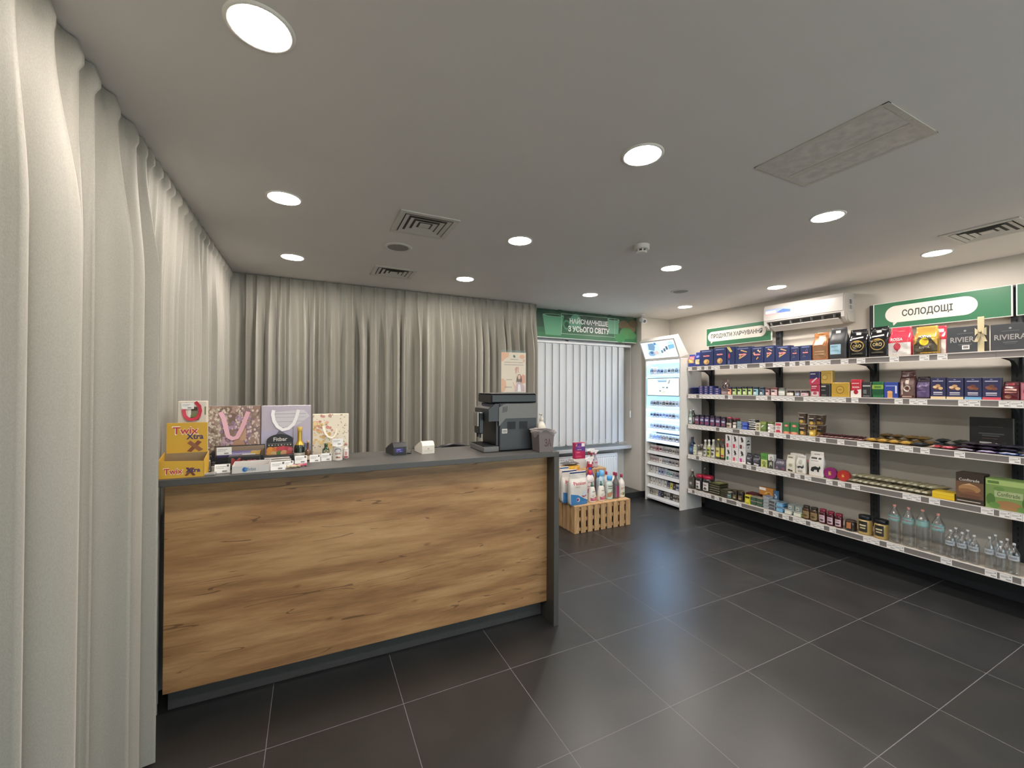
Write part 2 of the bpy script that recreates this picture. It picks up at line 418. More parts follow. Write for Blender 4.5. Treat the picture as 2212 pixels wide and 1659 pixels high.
def cctv():
    t = thing('security_camera', 'small white security camera under the ceiling by the green banner', 'camera', (4.24, 4.45, H))
    w = M('#e9e9ea', .4, word='white_plastic')
    MB().lathe([(.032, -.014), (.036, -.008), (.036, 0)], w, 24).build('mount', t)
    MB().tube([(0, 0, -.01), (0, 0, -.05), (-.005, -.02, -.07)], .010, w).build('arm', t)
    X = Matrix.Translation((-.005, -.02, -.085)) @ Euler((math.radians(112), 0, math.radians(-18))).to_matrix().to_4x4()
    MB().lathe([(.026, -.06), (.034, -.05), (.034, .055), (.030, .06)], w, 24, X).build('housing', t)
    MB().lathe([(.024, .0605), (.024, .062)], M('#23273a', .1, word='lens_glass'), 24, X).build('lens', t)
cctv()

# ---------------------------------------------------------------- curtains
def curtain_material():
    m, nt, b, N, L = nodes_of('sage_curtain_cloth')
    tc = N('ShaderNodeTexCoord')
    mp = N('ShaderNodeMapping'); mp.inputs['Scale'].default_value = (260, 260, 90); L(tc.outputs['Object'], mp.inputs[0])
    n = N('ShaderNodeTexNoise'); n.inputs['Scale'].default_value = 2.0; n.inputs['Detail'].default_value = 4; L(mp.outputs[0], n.inputs['Vector'])
    r = ramp(nt, [(.3, '#96938a'), (.7, '#a29f95')]); L(n.outputs['Fac'], r.inputs[0]); L(r.outputs[0], b.inputs['Base Color'])
    b.inputs['Roughness'].default_value = .62; b.inputs['Sheen Weight'].default_value = .35; b.inputs['Sheen Roughness'].default_value = .35
    b.inputs['Sheen Tint'].default_value = (.95, .95, .92, 1)
    bp = N('ShaderNodeBump'); bp.inputs['Strength'].default_value = .12; bp.inputs['Distance'].default_value = .002; L(n.outputs['Fac'], bp.inputs['Height']); L(bp.outputs[0], b.inputs['Normal'])
    return m
CLOTH = curtain_material()
def curtain(name, label, crests, amps, X, z0=.012, z1=2.645, seed=3, HANG=.078):
    """crests: fold positions along the track; amps: depth of each fold; X maps (along, out, up) to the room."""
    R = random.Random(seed)
    n = len(crests); drift = [R.uniform(-1, 1) for _ in range(n)]; lean = [R.uniform(.25, .75) for _ in range(n)]
    per = 22; zs = [z0, z0 + .05, .2, .45, .7, .95, 1.2, 1.45, 1.7, 1.85, 1.95, 2.03, 2.10, 2.17, 2.24, 2.30, 2.36, 2.40, 2.44, 2.47, 2.50, 2.535, 2.555, 2.575, 2.60, 2.625, z1]
    V = []; F = []
    cols = (n - 1) * per + 1
    for z in zs:
        t = min(1, max(0, (z1 - z) / 2.4)); head = 1 if z > 2.56 else 0
        open_ = min(1, max(0, (2.56 - z) / .55)); open_ = open_ * open_ * (3 - 2 * open_)
        cs = [c + .012 * drift[i] * math.sin(2.1 * t + i) * t for i, c in enumerate(crests)]
        for k in range(cols):
            i = min(k // per, n - 2); u = (k - i * per) / per
            s0, s1 = cs[i], cs[i + 1]; a = amps[i] * (1 - u) + amps[i + 1] * u
            w = (0.5 + 0.5 * math.cos(2 * PI * u))
            full = w ** .75
            pin = max(0, 1 - min(u, 1 - u) * 6.0) ** .8
            out = a * full * (0.15 + .85 * open_) + .012 * pin * (1 - open_)
            hang = HANG * (1 - open_)
            out += hang
            if head: out = HANG + .012 * full + .03 * pin * (0.55 + .45 * (1 if z < 2.60 else (2.645 - z) / .045))
            # gentle secondary fold in the valley
            out += (.007 * math.sin(4 * PI * u + i * 1.7) + .0035 * math.sin(9 * PI * u + i * 2.9)) * open_ * min(1, (s1 - s0) / .1)
            over = .125 * (s1 - s0) * math.sin(2 * PI * u) * open_ * (1 if lean[i] > .4 else -.7)
            s = s0 + (s1 - s0) * u - over
            V.append(X(s, out, z))
    for j in range(len(zs) - 1):
        for k in range(cols - 1): F.append((j * cols + k, j * cols + k + 1, (j + 1) * cols + k + 1, (j + 1) * cols + k))
    b = MB(); b.add(V, F, CLOTH, True)
    t = thing(name, label, 'curtain', X(crests[0], 0, 0))
    o = b.build('cloth', t); o.matrix_parent_inverse = Matrix.Translation(-Vector(t.location))
    hb = MB()                                                             # the narrow heading tape the pleats are sewn to
    a_, e_ = X(crests[0], HANG - .012, 2.585), X(crests[-1], HANG - .004, 2.64)
    hb.box((min(a_[0], e_[0]), min(a_[1], e_[1]), 2.585), (max(a_[0], e_[0]), max(a_[1], e_[1]), 2.64), M('#8f8e85', .8, word='heading_tape'))
    o = hb.build('heading_tape', t); o.matrix_parent_inverse = Matrix.Translation(-Vector(t.location))
    return t
def fold_run(a, b, lo, hi, R):
    out = [a]
    while out[-1] < b - lo: out.append(out[-1] + R.uniform(lo, hi))
    return out
_R = random.Random(5)
_near = [-2.5 + .17 * k for k in range(22)]
_left = [1.25, 1.385, 1.535, 1.69, 1.80, 1.956, 2.135, 2.235, 2.325, 2.44, 2.55, 2.637, 2.76, 2.88, 2.98, 3.08, 3.19, 3.31, 3.43, 3.56, 3.70, 3.84, 3.97, 4.10, 4.22, 4.33]
_left_amp = [.10, .13, .175, .12, .10, .155, .145, .168, .085, .075, .088, .07, .085, .075, .09, .10, .12, .10, .12, .10, .12, .10, .12, .10, .11, .10]
_all = [c for c in _near if c < 1.12] + _left
_amp = [_R.uniform(.10, .14) for c in _near if c < 1.12] + _left_amp
curtain('curtain', 'long pale grey pleated curtain down the left side of the room', _all, _amp, lambda s, o, z: (-.745 + o, s, z))
_back = fold_run(-.66, 2.53, .075, .135, _R); _back[-1] = 2.53
curtain('curtain', 'grey pleated curtain across the back, behind the counter', _back, [_R.uniform(.09, .16) for _ in _back], lambda s, o, z: (s, 4.545 - o, z), seed=8, HANG=.03)

# ---------------------------------------------------------------- counter
def oak_material():
    m, nt, b, N, L = nodes_of('golden_craft_oak')
    tc = N('ShaderNodeTexCoord'); mp = N('ShaderNodeMapping'); mp.inputs['Rotation'].default_value = (0, math.radians(-3.2), 0); mp.inputs['Scale'].default_value = (1.1, 1, 9)
    L(tc.outputs['Object'], mp.inputs[0])
    w = N('ShaderNodeTexNoise'); w.inputs['Scale'].default_value = 1.6; w.inputs['Detail'].default_value = 3; L(mp.outputs[0], w.inputs['Vector'])
    warp = N('ShaderNodeMix'); warp.data_type = 'VECTOR'; warp.inputs[0].default_value = .16; L(mp.outputs[0], warp.inputs[4]); L(w.outputs['Color'], warp.inputs[5])
    band = N('ShaderNodeTexNoise'); band.inputs['Scale'].default_value = 1.7; band.inputs['Detail'].default_value = 7; band.inputs['Roughness'].default_value = .62; L(warp.outputs[1], band.inputs['Vector'])
    r = ramp(nt, [(.30, '#8a6644'), (.45, '#a88055'), (.58, '#bd9668'), (.72, '#cba677')]); L(band.outputs['Fac'], r.inputs[0])
    fine = N('ShaderNodeTexNoise'); fine.inputs['Detail'].default_value = 6; fine.inputs['Scale'].default_value = 6
    mf = N('ShaderNodeMapping'); mf.inputs['Scale'].default_value = (1.5, 1, 40); L(warp.outputs[1], mf.inputs[0]); L(mf.outputs[0], fine.inputs['Vector'])
    rf = ramp(nt, [(.35, '#b4a898'), (.65, '#ffffff')]); L(fine.outputs['Fac'], rf.inputs[0])
    col = mix(nt, .6, r.outputs[0], rf.outputs[0], 'MULTIPLY')
    # thin dark cracks along the grain
    ck = N('ShaderNodeTexNoise'); ck.inputs['Scale'].default_value = 1.0; ck.inputs['Detail'].default_value = 2.5; ck.inputs['Distortion'].default_value = .3
    mc = N('ShaderNodeMapping'); mc.inputs['Scale'].default_value = (.9, 1, 1.5); mc.inputs['Location'].default_value = (3.1, 0, 1.3); L(warp.outputs[1], mc.inputs[0]); L(mc.outputs[0], ck.inputs['Vector'])
    d = math_n(nt, 'ABSOLUTE', math_n(nt, 'SUBTRACT', ck.outputs['Fac'], .5))
    gate = N('ShaderNodeTexNoise'); gate.inputs['Scale'].default_value = 2.0; L(mp.outputs[0], gate.inputs['Vector'])
    crack = math_n(nt, 'MULTIPLY', math_n(nt, 'LESS_THAN', d, .0055), math_n(nt, 'GREATER_THAN', gate.outputs['Fac'], .5))
    col = mix(nt, math_n(nt, 'MULTIPLY', crack, .62), col, '#4e3420')
    # knots
    vo = N('ShaderNodeTexVoronoi'); vo.inputs['Scale'].default_value = 3.2; mk = N('ShaderNodeMapping'); mk.inputs['Scale'].default_value = (1.0, 0.0, .28); L(mp.outputs[0], mk.inputs[0]); L(mk.outputs[0], vo.inputs['Vector'])
    kn = N('ShaderNodeMapRange'); kn.inputs[1].default_value = .02; kn.inputs[2].default_value = .10; kn.inputs[3].default_value = .7; kn.inputs[4].default_value = 0; L(vo.outputs['Distance'], kn.inputs[0])
    col = mix(nt, kn.outputs[0], col, '#6a4527')
    L(col, b.inputs['Base Color']); b.inputs['Roughness'].default_value = .48
    return m
OAK = oak_material()
DARK = M('#4b4a48', .42, noise=.05, scale=30, word='anthracite_laminate')
CT = 1.168                                                                # counter top height
def counter():
    t = thing('sales_counter', 'long sales counter with oak front and anthracite top and end panel', 'counter', (1.512, 2.36, 0), math.radians(-1.2))
    P = lambda a, b: ((a[0] - 1.512, a[1] - 2.36, a[2]), (b[0] - 1.512, b[1] - 2.36, b[2]))
    def part(n, a, b, m, bev=.0015):
        a, b = P(a, b); return MB().box(a, b, m, bev).build(n, t)
    part('worktop', (-.630, 2.36, 1.136), (1.512, 2.86, CT), DARK)
    part('end_panel', (1.474, 2.36, 0), (1.512, 2.86, 1.1355), DARK)
    part('front_panel', (-.626, 2.455, .128), (1.4735, 2.475, 1.1355), OAK)
    part('plinth', (-.626, 2.535, 0), (1.4735, 2.553, .16), DARK)
    part('end_panel', (-.626, 2.556, 0), (-.602, 2.86, 1.1355), DARK)
    part('back_shelf', (-.60, 2.56, .6), (1.4735, 2.83, .62), DARK)
counter()
def office_chair():
    t = thing('office_chair', 'black office chair behind the counter, only its backrest rim showing', 'chair', (.99, 3.46, -.0), math.radians(6))
    f = M('#26262a', .75, noise=.2, scale=200, word='black_mesh'); p = M('#1c1c1e', .4, word='black_plastic')
    b = MB()
    for k in range(5):
        a = 2 * PI * k / 5; b.tube([(0, 0, .08), (.27 * math.cos(a), .27 * math.sin(a), .06)], .02, p)
    b.build('star_base', t)
    for k in range(5):
        a = 2 * PI * k / 5
        MB().lathe([(.0, -.012), (.027, -.012), (.027, .012), (0, .012)], p, 14, Matrix.Translation((.27 * math.cos(a), .27 * math.sin(a), .0275)) @ Matrix.Rotation(PI / 2, 4, 'X')).build('caster', t)
    MB().tube([(0, 0, .06), (0, 0, .44)], .025, p).build('gas_lift', t)
    MB().box((-.24, -.24, .44), (.24, .24, .52), f, .04).build('seat', t)
    bk = MB()
    bk.grid(lambda u, v: ((u - .5) * (.46 - .16 * v ** 3), -.20 - .05 * (1 - (2 * u - 1) ** 2) - .05 * v, .56 + .565 * v + .012 * (1 - (2 * u - 1) ** 2)), 10, 8, f)
    bk.grid(lambda u, v: ((u - .5) * (.46 - .16 * v ** 3), -.245 - .05 * (1 - (2 * u - 1) ** 2) - .05 * v, .56 + .565 * v + .012 * (1 - (2 * u - 1) ** 2)), 10, 8, f)
    bk.build('backrest', t)
    MB().tube([(-.23, -.22, .56), (-.22, -.25, .9), (-.16, -.275, 1.095), (-.09, -.30, 1.132), (0, -.31, 1.142), (.09, -.30, 1.132), (.16, -.275, 1.095), (.22, -.25, .9), (.23, -.22, .56)], .016, p).build('back_frame', t)
    MB().tube([(0, .0, .45), (0, -.24, .5), (0, -.27, .75)], .025, p).build('back_support', t)
office_chair()

# ---------------------------------------------------------------- green signs and banner
def flat_S(w, h, y=0.0):                                                  # print surface of an upright panel, front towards -Y
    return lambda u, v, off=0.0: ((u - .5) * w, y - off, v * h)
def pill(u0, v0, u1, v1, asp, tail=None, n=12):
    """rounded speech bubble outline in unit coordinates; asp = width / height of the panel"""
    r = (v1 - v0) / 2; ru = r / asp; P = []
    for k in range(n + 1):
        a = -PI / 2 + PI * k / n; P.append((u1 - ru + ru * math.cos(a), v0 + r + r * math.sin(a)))
    for k in range(n + 1):
        a = PI / 2 + PI * k / n; P.append((u0 + ru + ru * math.cos(a), v0 + r + r * math.sin(a)))
    if tail: P += [(tail - .005, v0), (tail, v0 - tail_drop), (tail + .03, v0)]
    return P
tail_drop = .11
GREEN = '#2b6848'
def wall_sign(label, y0, y1, items):
    w = y0 - y1; h = .242
    t = thing('shelf_sign', label, 'sign', (4.842, (y0 + y1) / 2, 2.165), -PI / 2, 'green signs above the wall shelving')
    MB().box((-w/2, 0, 0), (w/2, .018, h), M('#e6ebe6', .4, word='sign_edge'), .002).build('board', t)
    b = MB(); b.prints(flat_S(w, h), [('r', .008, .022, .992, .985, GREEN)] + items, rough=.4); b.build('printed_face', t)
wall_sign('green sign reading ПРОДУКТИ ХАРЧУВАННЯ, partly behind the air conditioner', 3.872, 2.985,
          [('p', pill(.03, .25, .925, .80, 3.66, .085), '#d8d3ca'), ('b', 'ПРОДУКТИ ХАРЧУВАННЯ', .085, .385, .875, .665, '#3a423c')])
wall_sign('green sign reading СОЛОДОЩІ above the coffee bags', 2.017, 1.145,
          [('p', pill(.105, .205, .79, .84, 3.6, .175), '#d8d3ca'), ('b', 'СОЛОДОЩІ', .245, .36, .625, .66, '#3a423c')])
wall_sign('green sign cut off by the right edge of the picture', 1.128, .25, [('p', pill(.10, .205, .80, .84, 3.6, .17), '#d8d3ca')])
def banner():
    w, h = 1.98, .378
    t = thing('window_banner', 'long green banner with coffee cups above the window blind', 'banner', (3.368, 4.69, 2.266))
    MB().box((-w/2, 0, 0), (w/2, .014, h), M('#dfe6e2', .4, word='sign_edge'), .001).build('board', t)
    X = lambda px: (px - 105) / 1255 * (1.71 / w) + (1 - 1.71 / w)
    it = [('r', 0, .02, 1, 1, '#254a39'), ('r', 0, .02, 1, .36, '#2d6244'), ('r', 0, .02, 1, .18, '#32704a')]
    def cup(u, v0, du, dv, c, rim, tp=.72):
        return [('p', [(u - du * tp, v0), (u + du * tp, v0), (u + du, v0 + dv), (u - du, v0 + dv)], c), ('e', u, v0 + dv, du, .05, rim), ('e', u, v0 + dv, du * .82, .035, '#33523f')]
    for k in range(26):
        R = random.Random(k); it.append(('e', .12 + R.random() * .88, .72 + R.random() * .26, .02 + R.random() * .02, .04 + R.random() * .04, ['#2b4d3a', '#3a5a44', '#31503e', '#4a5f49'][k % 4]))
    it += cup(X(295), .10, .085, .70, '#5c9a78', '#86b79a') + [('e', X(450), .5, .03, .18, '#4c8a69'), ('e', X(450), .5, .018, .11, '#22503a')]
    it += [('e', X(560), .62, .05, .30, '#66a184')]
    it += cup(X(1040), .30, .055, .55, '#6aa384', '#9ac5aa', .8)
    for k, (a, v, r_, c) in enumerate(((1180, .68, .05, '#6b5c46'), (1260, .55, .06, '#76634c'), (1310, .75, .045, '#5d5341'), (1220, .36, .065, '#4f8a58'), (1130, .16, .05, '#458a58'), (1300, .28, .04, '#4b8355'))): it.append(('e', X(a), v, r_, r_ * 3.4, c))
    x0, x1, v0, v1 = X(385), X(1060), .17, .90
    for a in ((x0, v0, x1, v0 + .015), (x0, v1 - .015, x1, v1), (x0, v0, x0 + .003, v1), (x1 - .003, v0, x1, v1)): it.append(('r',) + a + ('#a9c9b4',))
    it += [('b', 'НАЙСМАЧНІШЕ', X(485), .56, X(968), .80, '#f2f5f0'), ('b', 'З УСЬОГО СВІТУ', X(468), .27, X(985), .48, '#f2f5f0')]
    b = MB(); b.prints(flat_S(w, h), it, rough=.35); b.build('printed_face', t)
banner()

# ---------------------------------------------------------------- vertical blind, radiator
def blind():
    t = thing('vertical_blind', 'pale grey vertical blind hanging over the back window', 'blind', (3.4, 4.79, .755))
    m, nt, b, N, L = nodes_of('blind_fabric')
    b.inputs['Base Color'].default_value = lin('#e4e7ea'); b.inputs['Roughness'].default_value = .7
    tr = N('ShaderNodeBsdfTranslucent'); tr.inputs[0].default_value = lin('#d8dcdf'); mx = N('ShaderNodeMixShader'); mx.inputs[0].default_value = .3
    L(b.outputs[0], mx.inputs[1]); L(tr.outputs[0], mx.inputs[2]); L(mx.outputs[0], nt.nodes['Material Output'].inputs[0])
    x = -.955; k = 0; R = random.Random(2)
    wm = M('#e8eaec', .4, word='white_plastic')
    MB().box((-.99, -.02, 1.455), (.93, .022, 1.49), wm, .003).build('head_rail', t)
    while x < .85:
        a = math.radians(12 + R.uniform(-3, 3)); c, s_ = math.cos(a), math.sin(a); hw = .0635
        sl = MB(); sl.grid(lambda u, v: ((u - .5) * 2 * hw * c, (u - .5) * 2 * hw * s_ - .006 * (1 - (2 * u - 1) ** 2), v * 1.405 + (.0 if v > 0 else .012 * (2 * u - 1) ** 4)), 6, 2, m)
        sl.box((-.006, -.004, 1.40), (.006, .004, 1.458), wm)
        o = sl.build('slat', t, (x, 0, .045))
        x += .114; k += 1
    ch = MB()
    pts = [(-.96 + i * .0285, -.016 + .0, .052 - .012 * abs(math.sin(i * PI / 4))) for i in range(64)]
    ch.tube(pts, .0018, wm, 5); ch.build('weight_chain', t)
    MB().tube([(.905, -.03, 1.45), (.905, -.03, .50)], .0022, wm, 6).build('pull_cord', t)
    MB().lathe([(.004, 0), (.011, .01), (.009, .09), (.003, .11)], wm, 12, Matrix.Translation((.905, -.03, .40))).build('cord_weight', t)
blind()
def radiator():
    t = thing('radiator', 'white panel radiator under the window sill', 'radiator', (3.43, 4.90, .12))
    wm = M('#e9eef2', .35, word='radiator_enamel'); dk = M('#8d9399', .6, word='slot_grey')
    b = MB(); b.box((-.69, -.05, 0), (.69, -.035, .50), wm, .006)
    n = 34
    for k in range(n): b.box((-.66 + k * .04, -.064, .03), (-.66 + k * .04 + .019, -.05, .455), wm, .004)
    s = b
    for k in range(n): s.box((-.655 + k * .04, -.0575, .458), (-.655 + k * .04 + .014, -.0495, .466), dk)
    b.build('front_panel', t)
    g = MB()
    g.box((-.70, -.058, .50), (.70, .05, .512), wm, .003)
    for k in range(46): g.box((-.68 + k * .03, -.04, .5125), (-.664 + k * .03, .03, .5135), dk)
    g.build('top_grille', t)
    MB().box((-.70, -.058, .0), (-.69, .05, .50), wm).build('side_cover', t); MB().box((.69, -.058, 0), (.70, .05, .50), wm).build('side_cover', t)
    MB().box((-.69, .035, 0), (.69, .05, .5), wm).build('back_panel', t)
    MB().box((-.5, .0, -.12), (-.46, .05, 0), wm).build('bracket_leg', t); MB().box((.46, .0, -.12), (.5, .05, 0), wm).build('bracket_leg', t)
radiator()

# ---------------------------------------------------------------- wall air conditioner
def aircon():
    t = thing('air_conditioner', 'white wall-mounted air conditioner between the two green signs', 'air conditioner', (4.93, 2.60, 2.275), -PI / 2)
    w = M('#bbb8b4', .25, coat=.3, word='gloss_white'); dk = M('#55534f', .7, word='vent_grey')
    prof = [(-.0, .285), (-.165, .285), (-.195, .275), (-.208, .24), (-.212, .105), (-.208, .088), (-.150, .082), (-.145, .030), (-.10, .0), (0, .0)]
    X = Matrix.Rotation(0, 4, 'Z')
    def swept(poly, x0, x1, mat):
        b = MB(); n = len(poly)
        V = [(x0, y, z) for y, z in poly] + [(x1, y, z) for y, z in poly]
        b.add(V, [tuple(range(n)), tuple(range(n, 2 * n))[::-1]] + [(k, n + k, n + (k + 1) % n, (k + 1) % n) for k in range(n)], mat)
        return b
    swept(prof, -.40, .40, w).build('casing', t)
    swept([(-.2135, .105), (-.2095, .238), (-.1970, .2745), (-.1985, .277), (-.2125, .24), (-.2165, .105)], -.392, .392, w).build('front_panel', t)
    swept([(-.205, .030), (-.207, .036), (-.125, -.012), (-.121, -.018)], -.33, .35, M('#cfccc8', .3, word='gloss_white')).build('air_flap', t)
    swept([(-.1505, .081), (-.1535, .081), (-.1485, .031), (-.1455, .031)], -.37, .37, dk).build('outlet', t)
    for k in range(7): swept([(-.150, .040), (-.195, .050), (-.198, .080), (-.150, .080)], -.33 + .105 * k, -.328 + .105 * k, M('#8f8d89', .5, word='vane_grey')).build('air_vane', t)
    for s in (-1, 1): swept([(-.150, .0), (-.205, .045), (-.208, .088), (-.150, .088)], s * .385 - .014, s * .385 + .014, w).build('end_cheek', t)
    S = lambda u, v, off=0.0: (-.392 + .784 * u, -.2165 + .004 * v - off, .105 + .135 * v)
    b = MB(); b.prints(S, [('r', .02, .42, .37, .93, '#9fb4d6'), ('r', .02, .42, .37, .56, '#c9a9ae'), ('r', .02, .56, .17, .80, '#dfe6ee'), ('p', [(.18, .55), (.37, .5), (.37, .70), (.27, .82), (.22, .72)], '#5a79b8'), ('r', .05, .62, .15, .74, '#f2f2f2')], rough=.3)
    b.build('energy_sticker', t)
    b = MB(); b.prints(S, [('t', 'AKAI', .43, .16, .51, .25, '#b0564c')], rough=.3); b.build('lettering', t)
    b = MB(); b.prints(lambda u, v, off=0.0: (.4 + off, -.12 + .06 * u, .11 + .12 * v), [('r', 0, 0, 1, 1, '#b9b9b8'), ('r', .12, .55, .88, .94, '#6d7074'), ('r', .12, .1, .88, .45, '#85888b')]); b.build('rating_label', t)
aircon()

# ================================================================ lit tobacco cabinet
CX0, CY0, CY1 = 4.350, 3.870, 4.500
TIERS = [(1.795, True), (1.345, True), (1.180, True), (1.022, True), (.868, False), (.704, False), (.546, False), (.385, False), (.224, False), (.075, False)]
GLOW = '#bfe6ff'
def cabinet():
    t = thing('tobacco_cabinet', 'tall white lit display cabinet of small packs beside the wall shelving', 'display cabinet', (CX0, (CY0 + CY1) / 2, 0))
    oy = (CY0 + CY1) / 2; hw = (CY1 - CY0) / 2
    wm = M('#dcdad5', .4, word='white_melamine'); gl = M('#a4d8ff', .5, emit=SIGNLIGHT * .06, word='backlit_acrylic'); met = M('#e6e8ea', .35, word='white_steel'); dk = M('#3c4148', .6, word='grey_steel')
    MB().box((0, -hw, 0), (.40, -hw + .018, 2.0), wm, .001).build('side_panel', t)
    MB().box((0, hw - .018, 0), (.40, hw, 2.0), wm, .001).build('side_panel', t)
    MB().box((.20, -hw + .018, .0), (.215, hw - .018, 1.98), dk).build('back_panel', t)
    MB().box((0, -hw + .018, 1.982), (.40, hw - .018, 2.0), wm).build('top_panel', t)
    MB().box((.02, -hw + .018, .045), (.2, hw - .018, .058), met).build('base_shelf', t)
    MB().box((.004, -hw + .018, .03), (.018, hw - .018, .058), met, .003).build('base_rail', t)
    MB().box((.19, -hw + .02, .99), (.1995, hw - .02, 1.975), gl).build('light_panel', t)
    for s in (-1, 1): MB().box((.012, s * (hw - .0185) - .001, .99), (.19, s * (hw - .0185) + .001, 1.975), M('#b0dfff', .5, emit=SIGNLIGHT * .05, word='backlit_acrylic')).build('side_light', t)
    MB().box((.010, -hw + .02, 1.945), (.035, hw - .02, 1.975), M('#c4e4ff', .5, emit=SIGNLIGHT * .5, word='led_strip')).build('led_strip', t)
    for k, (z, lit) in enumerate(TIERS):
        b = MB(); lm = M('#d4eefb', .4, emit=SIGNLIGHT * .025, word='lit_lip') if lit else met
        b.add([(.012, -hw + .02, z - .032), (.012, hw - .02, z - .032), (.05, hw - .02, z + .006), (.05, -hw + .02, z + .006), (.016, -hw + .02, z - .036), (.016, hw - .02, z - .036), (.054, hw - .02, z + .002), (.054, -hw + .02, z + .002)],
              [(0, 1, 2, 3), (4, 7, 6, 5), (0, 4, 5, 1), (3, 2, 6, 7), (0, 3, 7, 4), (1, 5, 6, 2)], lm)
        b.box((.05, -hw + .02, z - .004), (.19, hw - .02, z), lm if lit else met)
        ts = b.build('tier_shelf', t)
        if lit: MB().box((.056, -hw + .03, z - .012), (.070, hw - .03, z - .0045), M('#b8dcff', .5, emit=SIGNLIGHT * 2.6, word='led_strip')).build('led_strip', ts)
    # screen
    sc = MB(); sc.box((.010, -.292, 1.488), (.035, .285, 1.745), M('#9aa3a8', .35, word='screen_bezel'), .003); s_ = sc.build('screen', t)
    S = lambda u, v, off=0.0: (.0095 - off, .275 - u * .557, 1.502 + v * .230)
    b = MB()
    def lit_prints(b, S, items, e):
        for k, it in enumerate(items):
            off = .0004 + .0002 * k; mt = M(it[-1], .4, emit=e, word='backlit_print')
            if it[0] == 'r': u0, v0, u1, v1 = it[1:5]; V = [S(u0, v0, off), S(u1, v0, off), S(u1, v1, off), S(u0, v1, off)]
            elif it[0] == 'e': cu, cv, ru, rv = it[1:5]; V = [S(cu + ru * math.cos(a * PI / 10), cv + rv * math.sin(a * PI / 10), off) for a in range(20)]
            else: V = [S(u, v, off) for u, v in it[1]]
            b.add(V, [tuple(range(len(V)))], mt)
    lit_prints(b, S, [('r', 0, 0, 1, 1, '#eefbf4'), ('r', .02, .03, .30, .97, '#f4f6e2'), ('p', [(.30, .95), (.66, .95), (.62, .78), (.35, .78)], '#b6d3e6'), ('r', .36, .80, .62, .86, '#7f9fbc'),
                      ('r', .38, .22, .47, .42, '#e9eef2'), ('r', .39, .22, .45, .30, '#7a858c'), ('r', .48, .42, .57, .60, '#e4ebf0'), ('r', .49, .43, .52, .50, '#56616a'), ('r', .53, .43, .56, .50, '#56616a'),
                      ('r', .61, .40, .68, .57, '#d5dee4'), ('r', .615, .42, .67, .50, '#6b757d'), ('r', .62, .66, .71, .86, '#eef3f5'), ('p', [(.66, .66), (.72, .72), (.74, .92), (.71, .92)], '#8d9ba3'), ('p', [(.45, .1), (.6, .22), (.58, .26), (.44, .14)], '#b9c39a')], SIGNLIGHT * .045)
    b.build('lit_picture', s_)
    # tilted header light box
    A, B_, C_, D = (-.007, 2.004), (-.116, 2.253), (-.041, 2.308), (.147, 2.050)
    hb = MB(); y0, y1 = -hw, hw
    P4 = [A, B_, C_, D]; V = [(x, y0, z) for x, z in P4] + [(x, y1, z) for x, z in P4]
    hb.add(V, [(0, 1, 2, 3), (7, 6, 5, 4), (0, 4, 5, 1), (1, 5, 6, 2), (2, 6, 7, 3), (3, 7, 4, 0)], wm); h_ = hb.build('header_box', t)
    nx, nz = -(B_[1] - A[1]), (B_[0] - A[0]); ln = math.hypot(nx, nz); nx /= ln; nz /= ln
    S2 = lambda u, v, off=0.0: (A[0] + (B_[0] - A[0]) * (.06 + .88 * v) + nx * (off + .0008), (hw - .02) - u * (2 * hw - .04), A[1] + (B_[1] - A[1]) * (.06 + .88 * v) + nz * (off + .0008))
    b = MB()
    lit_prints(b, S2, [('r', 0, 0, 1, 1, '#e9f6fb'), ('r', .14, .12, .55, .90, '#c3d9e8'), ('p', [(.20, .55), (.36, .45), (.42, .70), (.38, .92), (.22, .92)], '#6f93b3'), ('e', .27, .30, .11, .16, '#86a5c6'), ('e', .27, .36, .05, .09, '#4c6f98'), ('p', [(.36, .2), (.5, .25), (.46, .45), (.34, .42)], '#c9b9b6'),
                       ('r', .40, .80, .47, .95, '#5b87b3'), ('r', .56, .28, .62, .46, '#6b7f92'), ('r', .64, .36, .70, .55, '#56697c'), ('r', .72, .45, .78, .66, '#4d6175'), ('r', .55, .62, .72, .95, '#d9d6e6'), ('p', [(.80, .45), (.98, .52), (.98, .75), (.80, .72)], '#7fb4cf'), ('r', .58, .1, .98, .26, '#cfdcd9'), ('e', .89, .83, .08, .09, '#b4d7ea')], SIGNLIGHT * .065)
    b.build('lit_picture', h_)
cabinet()
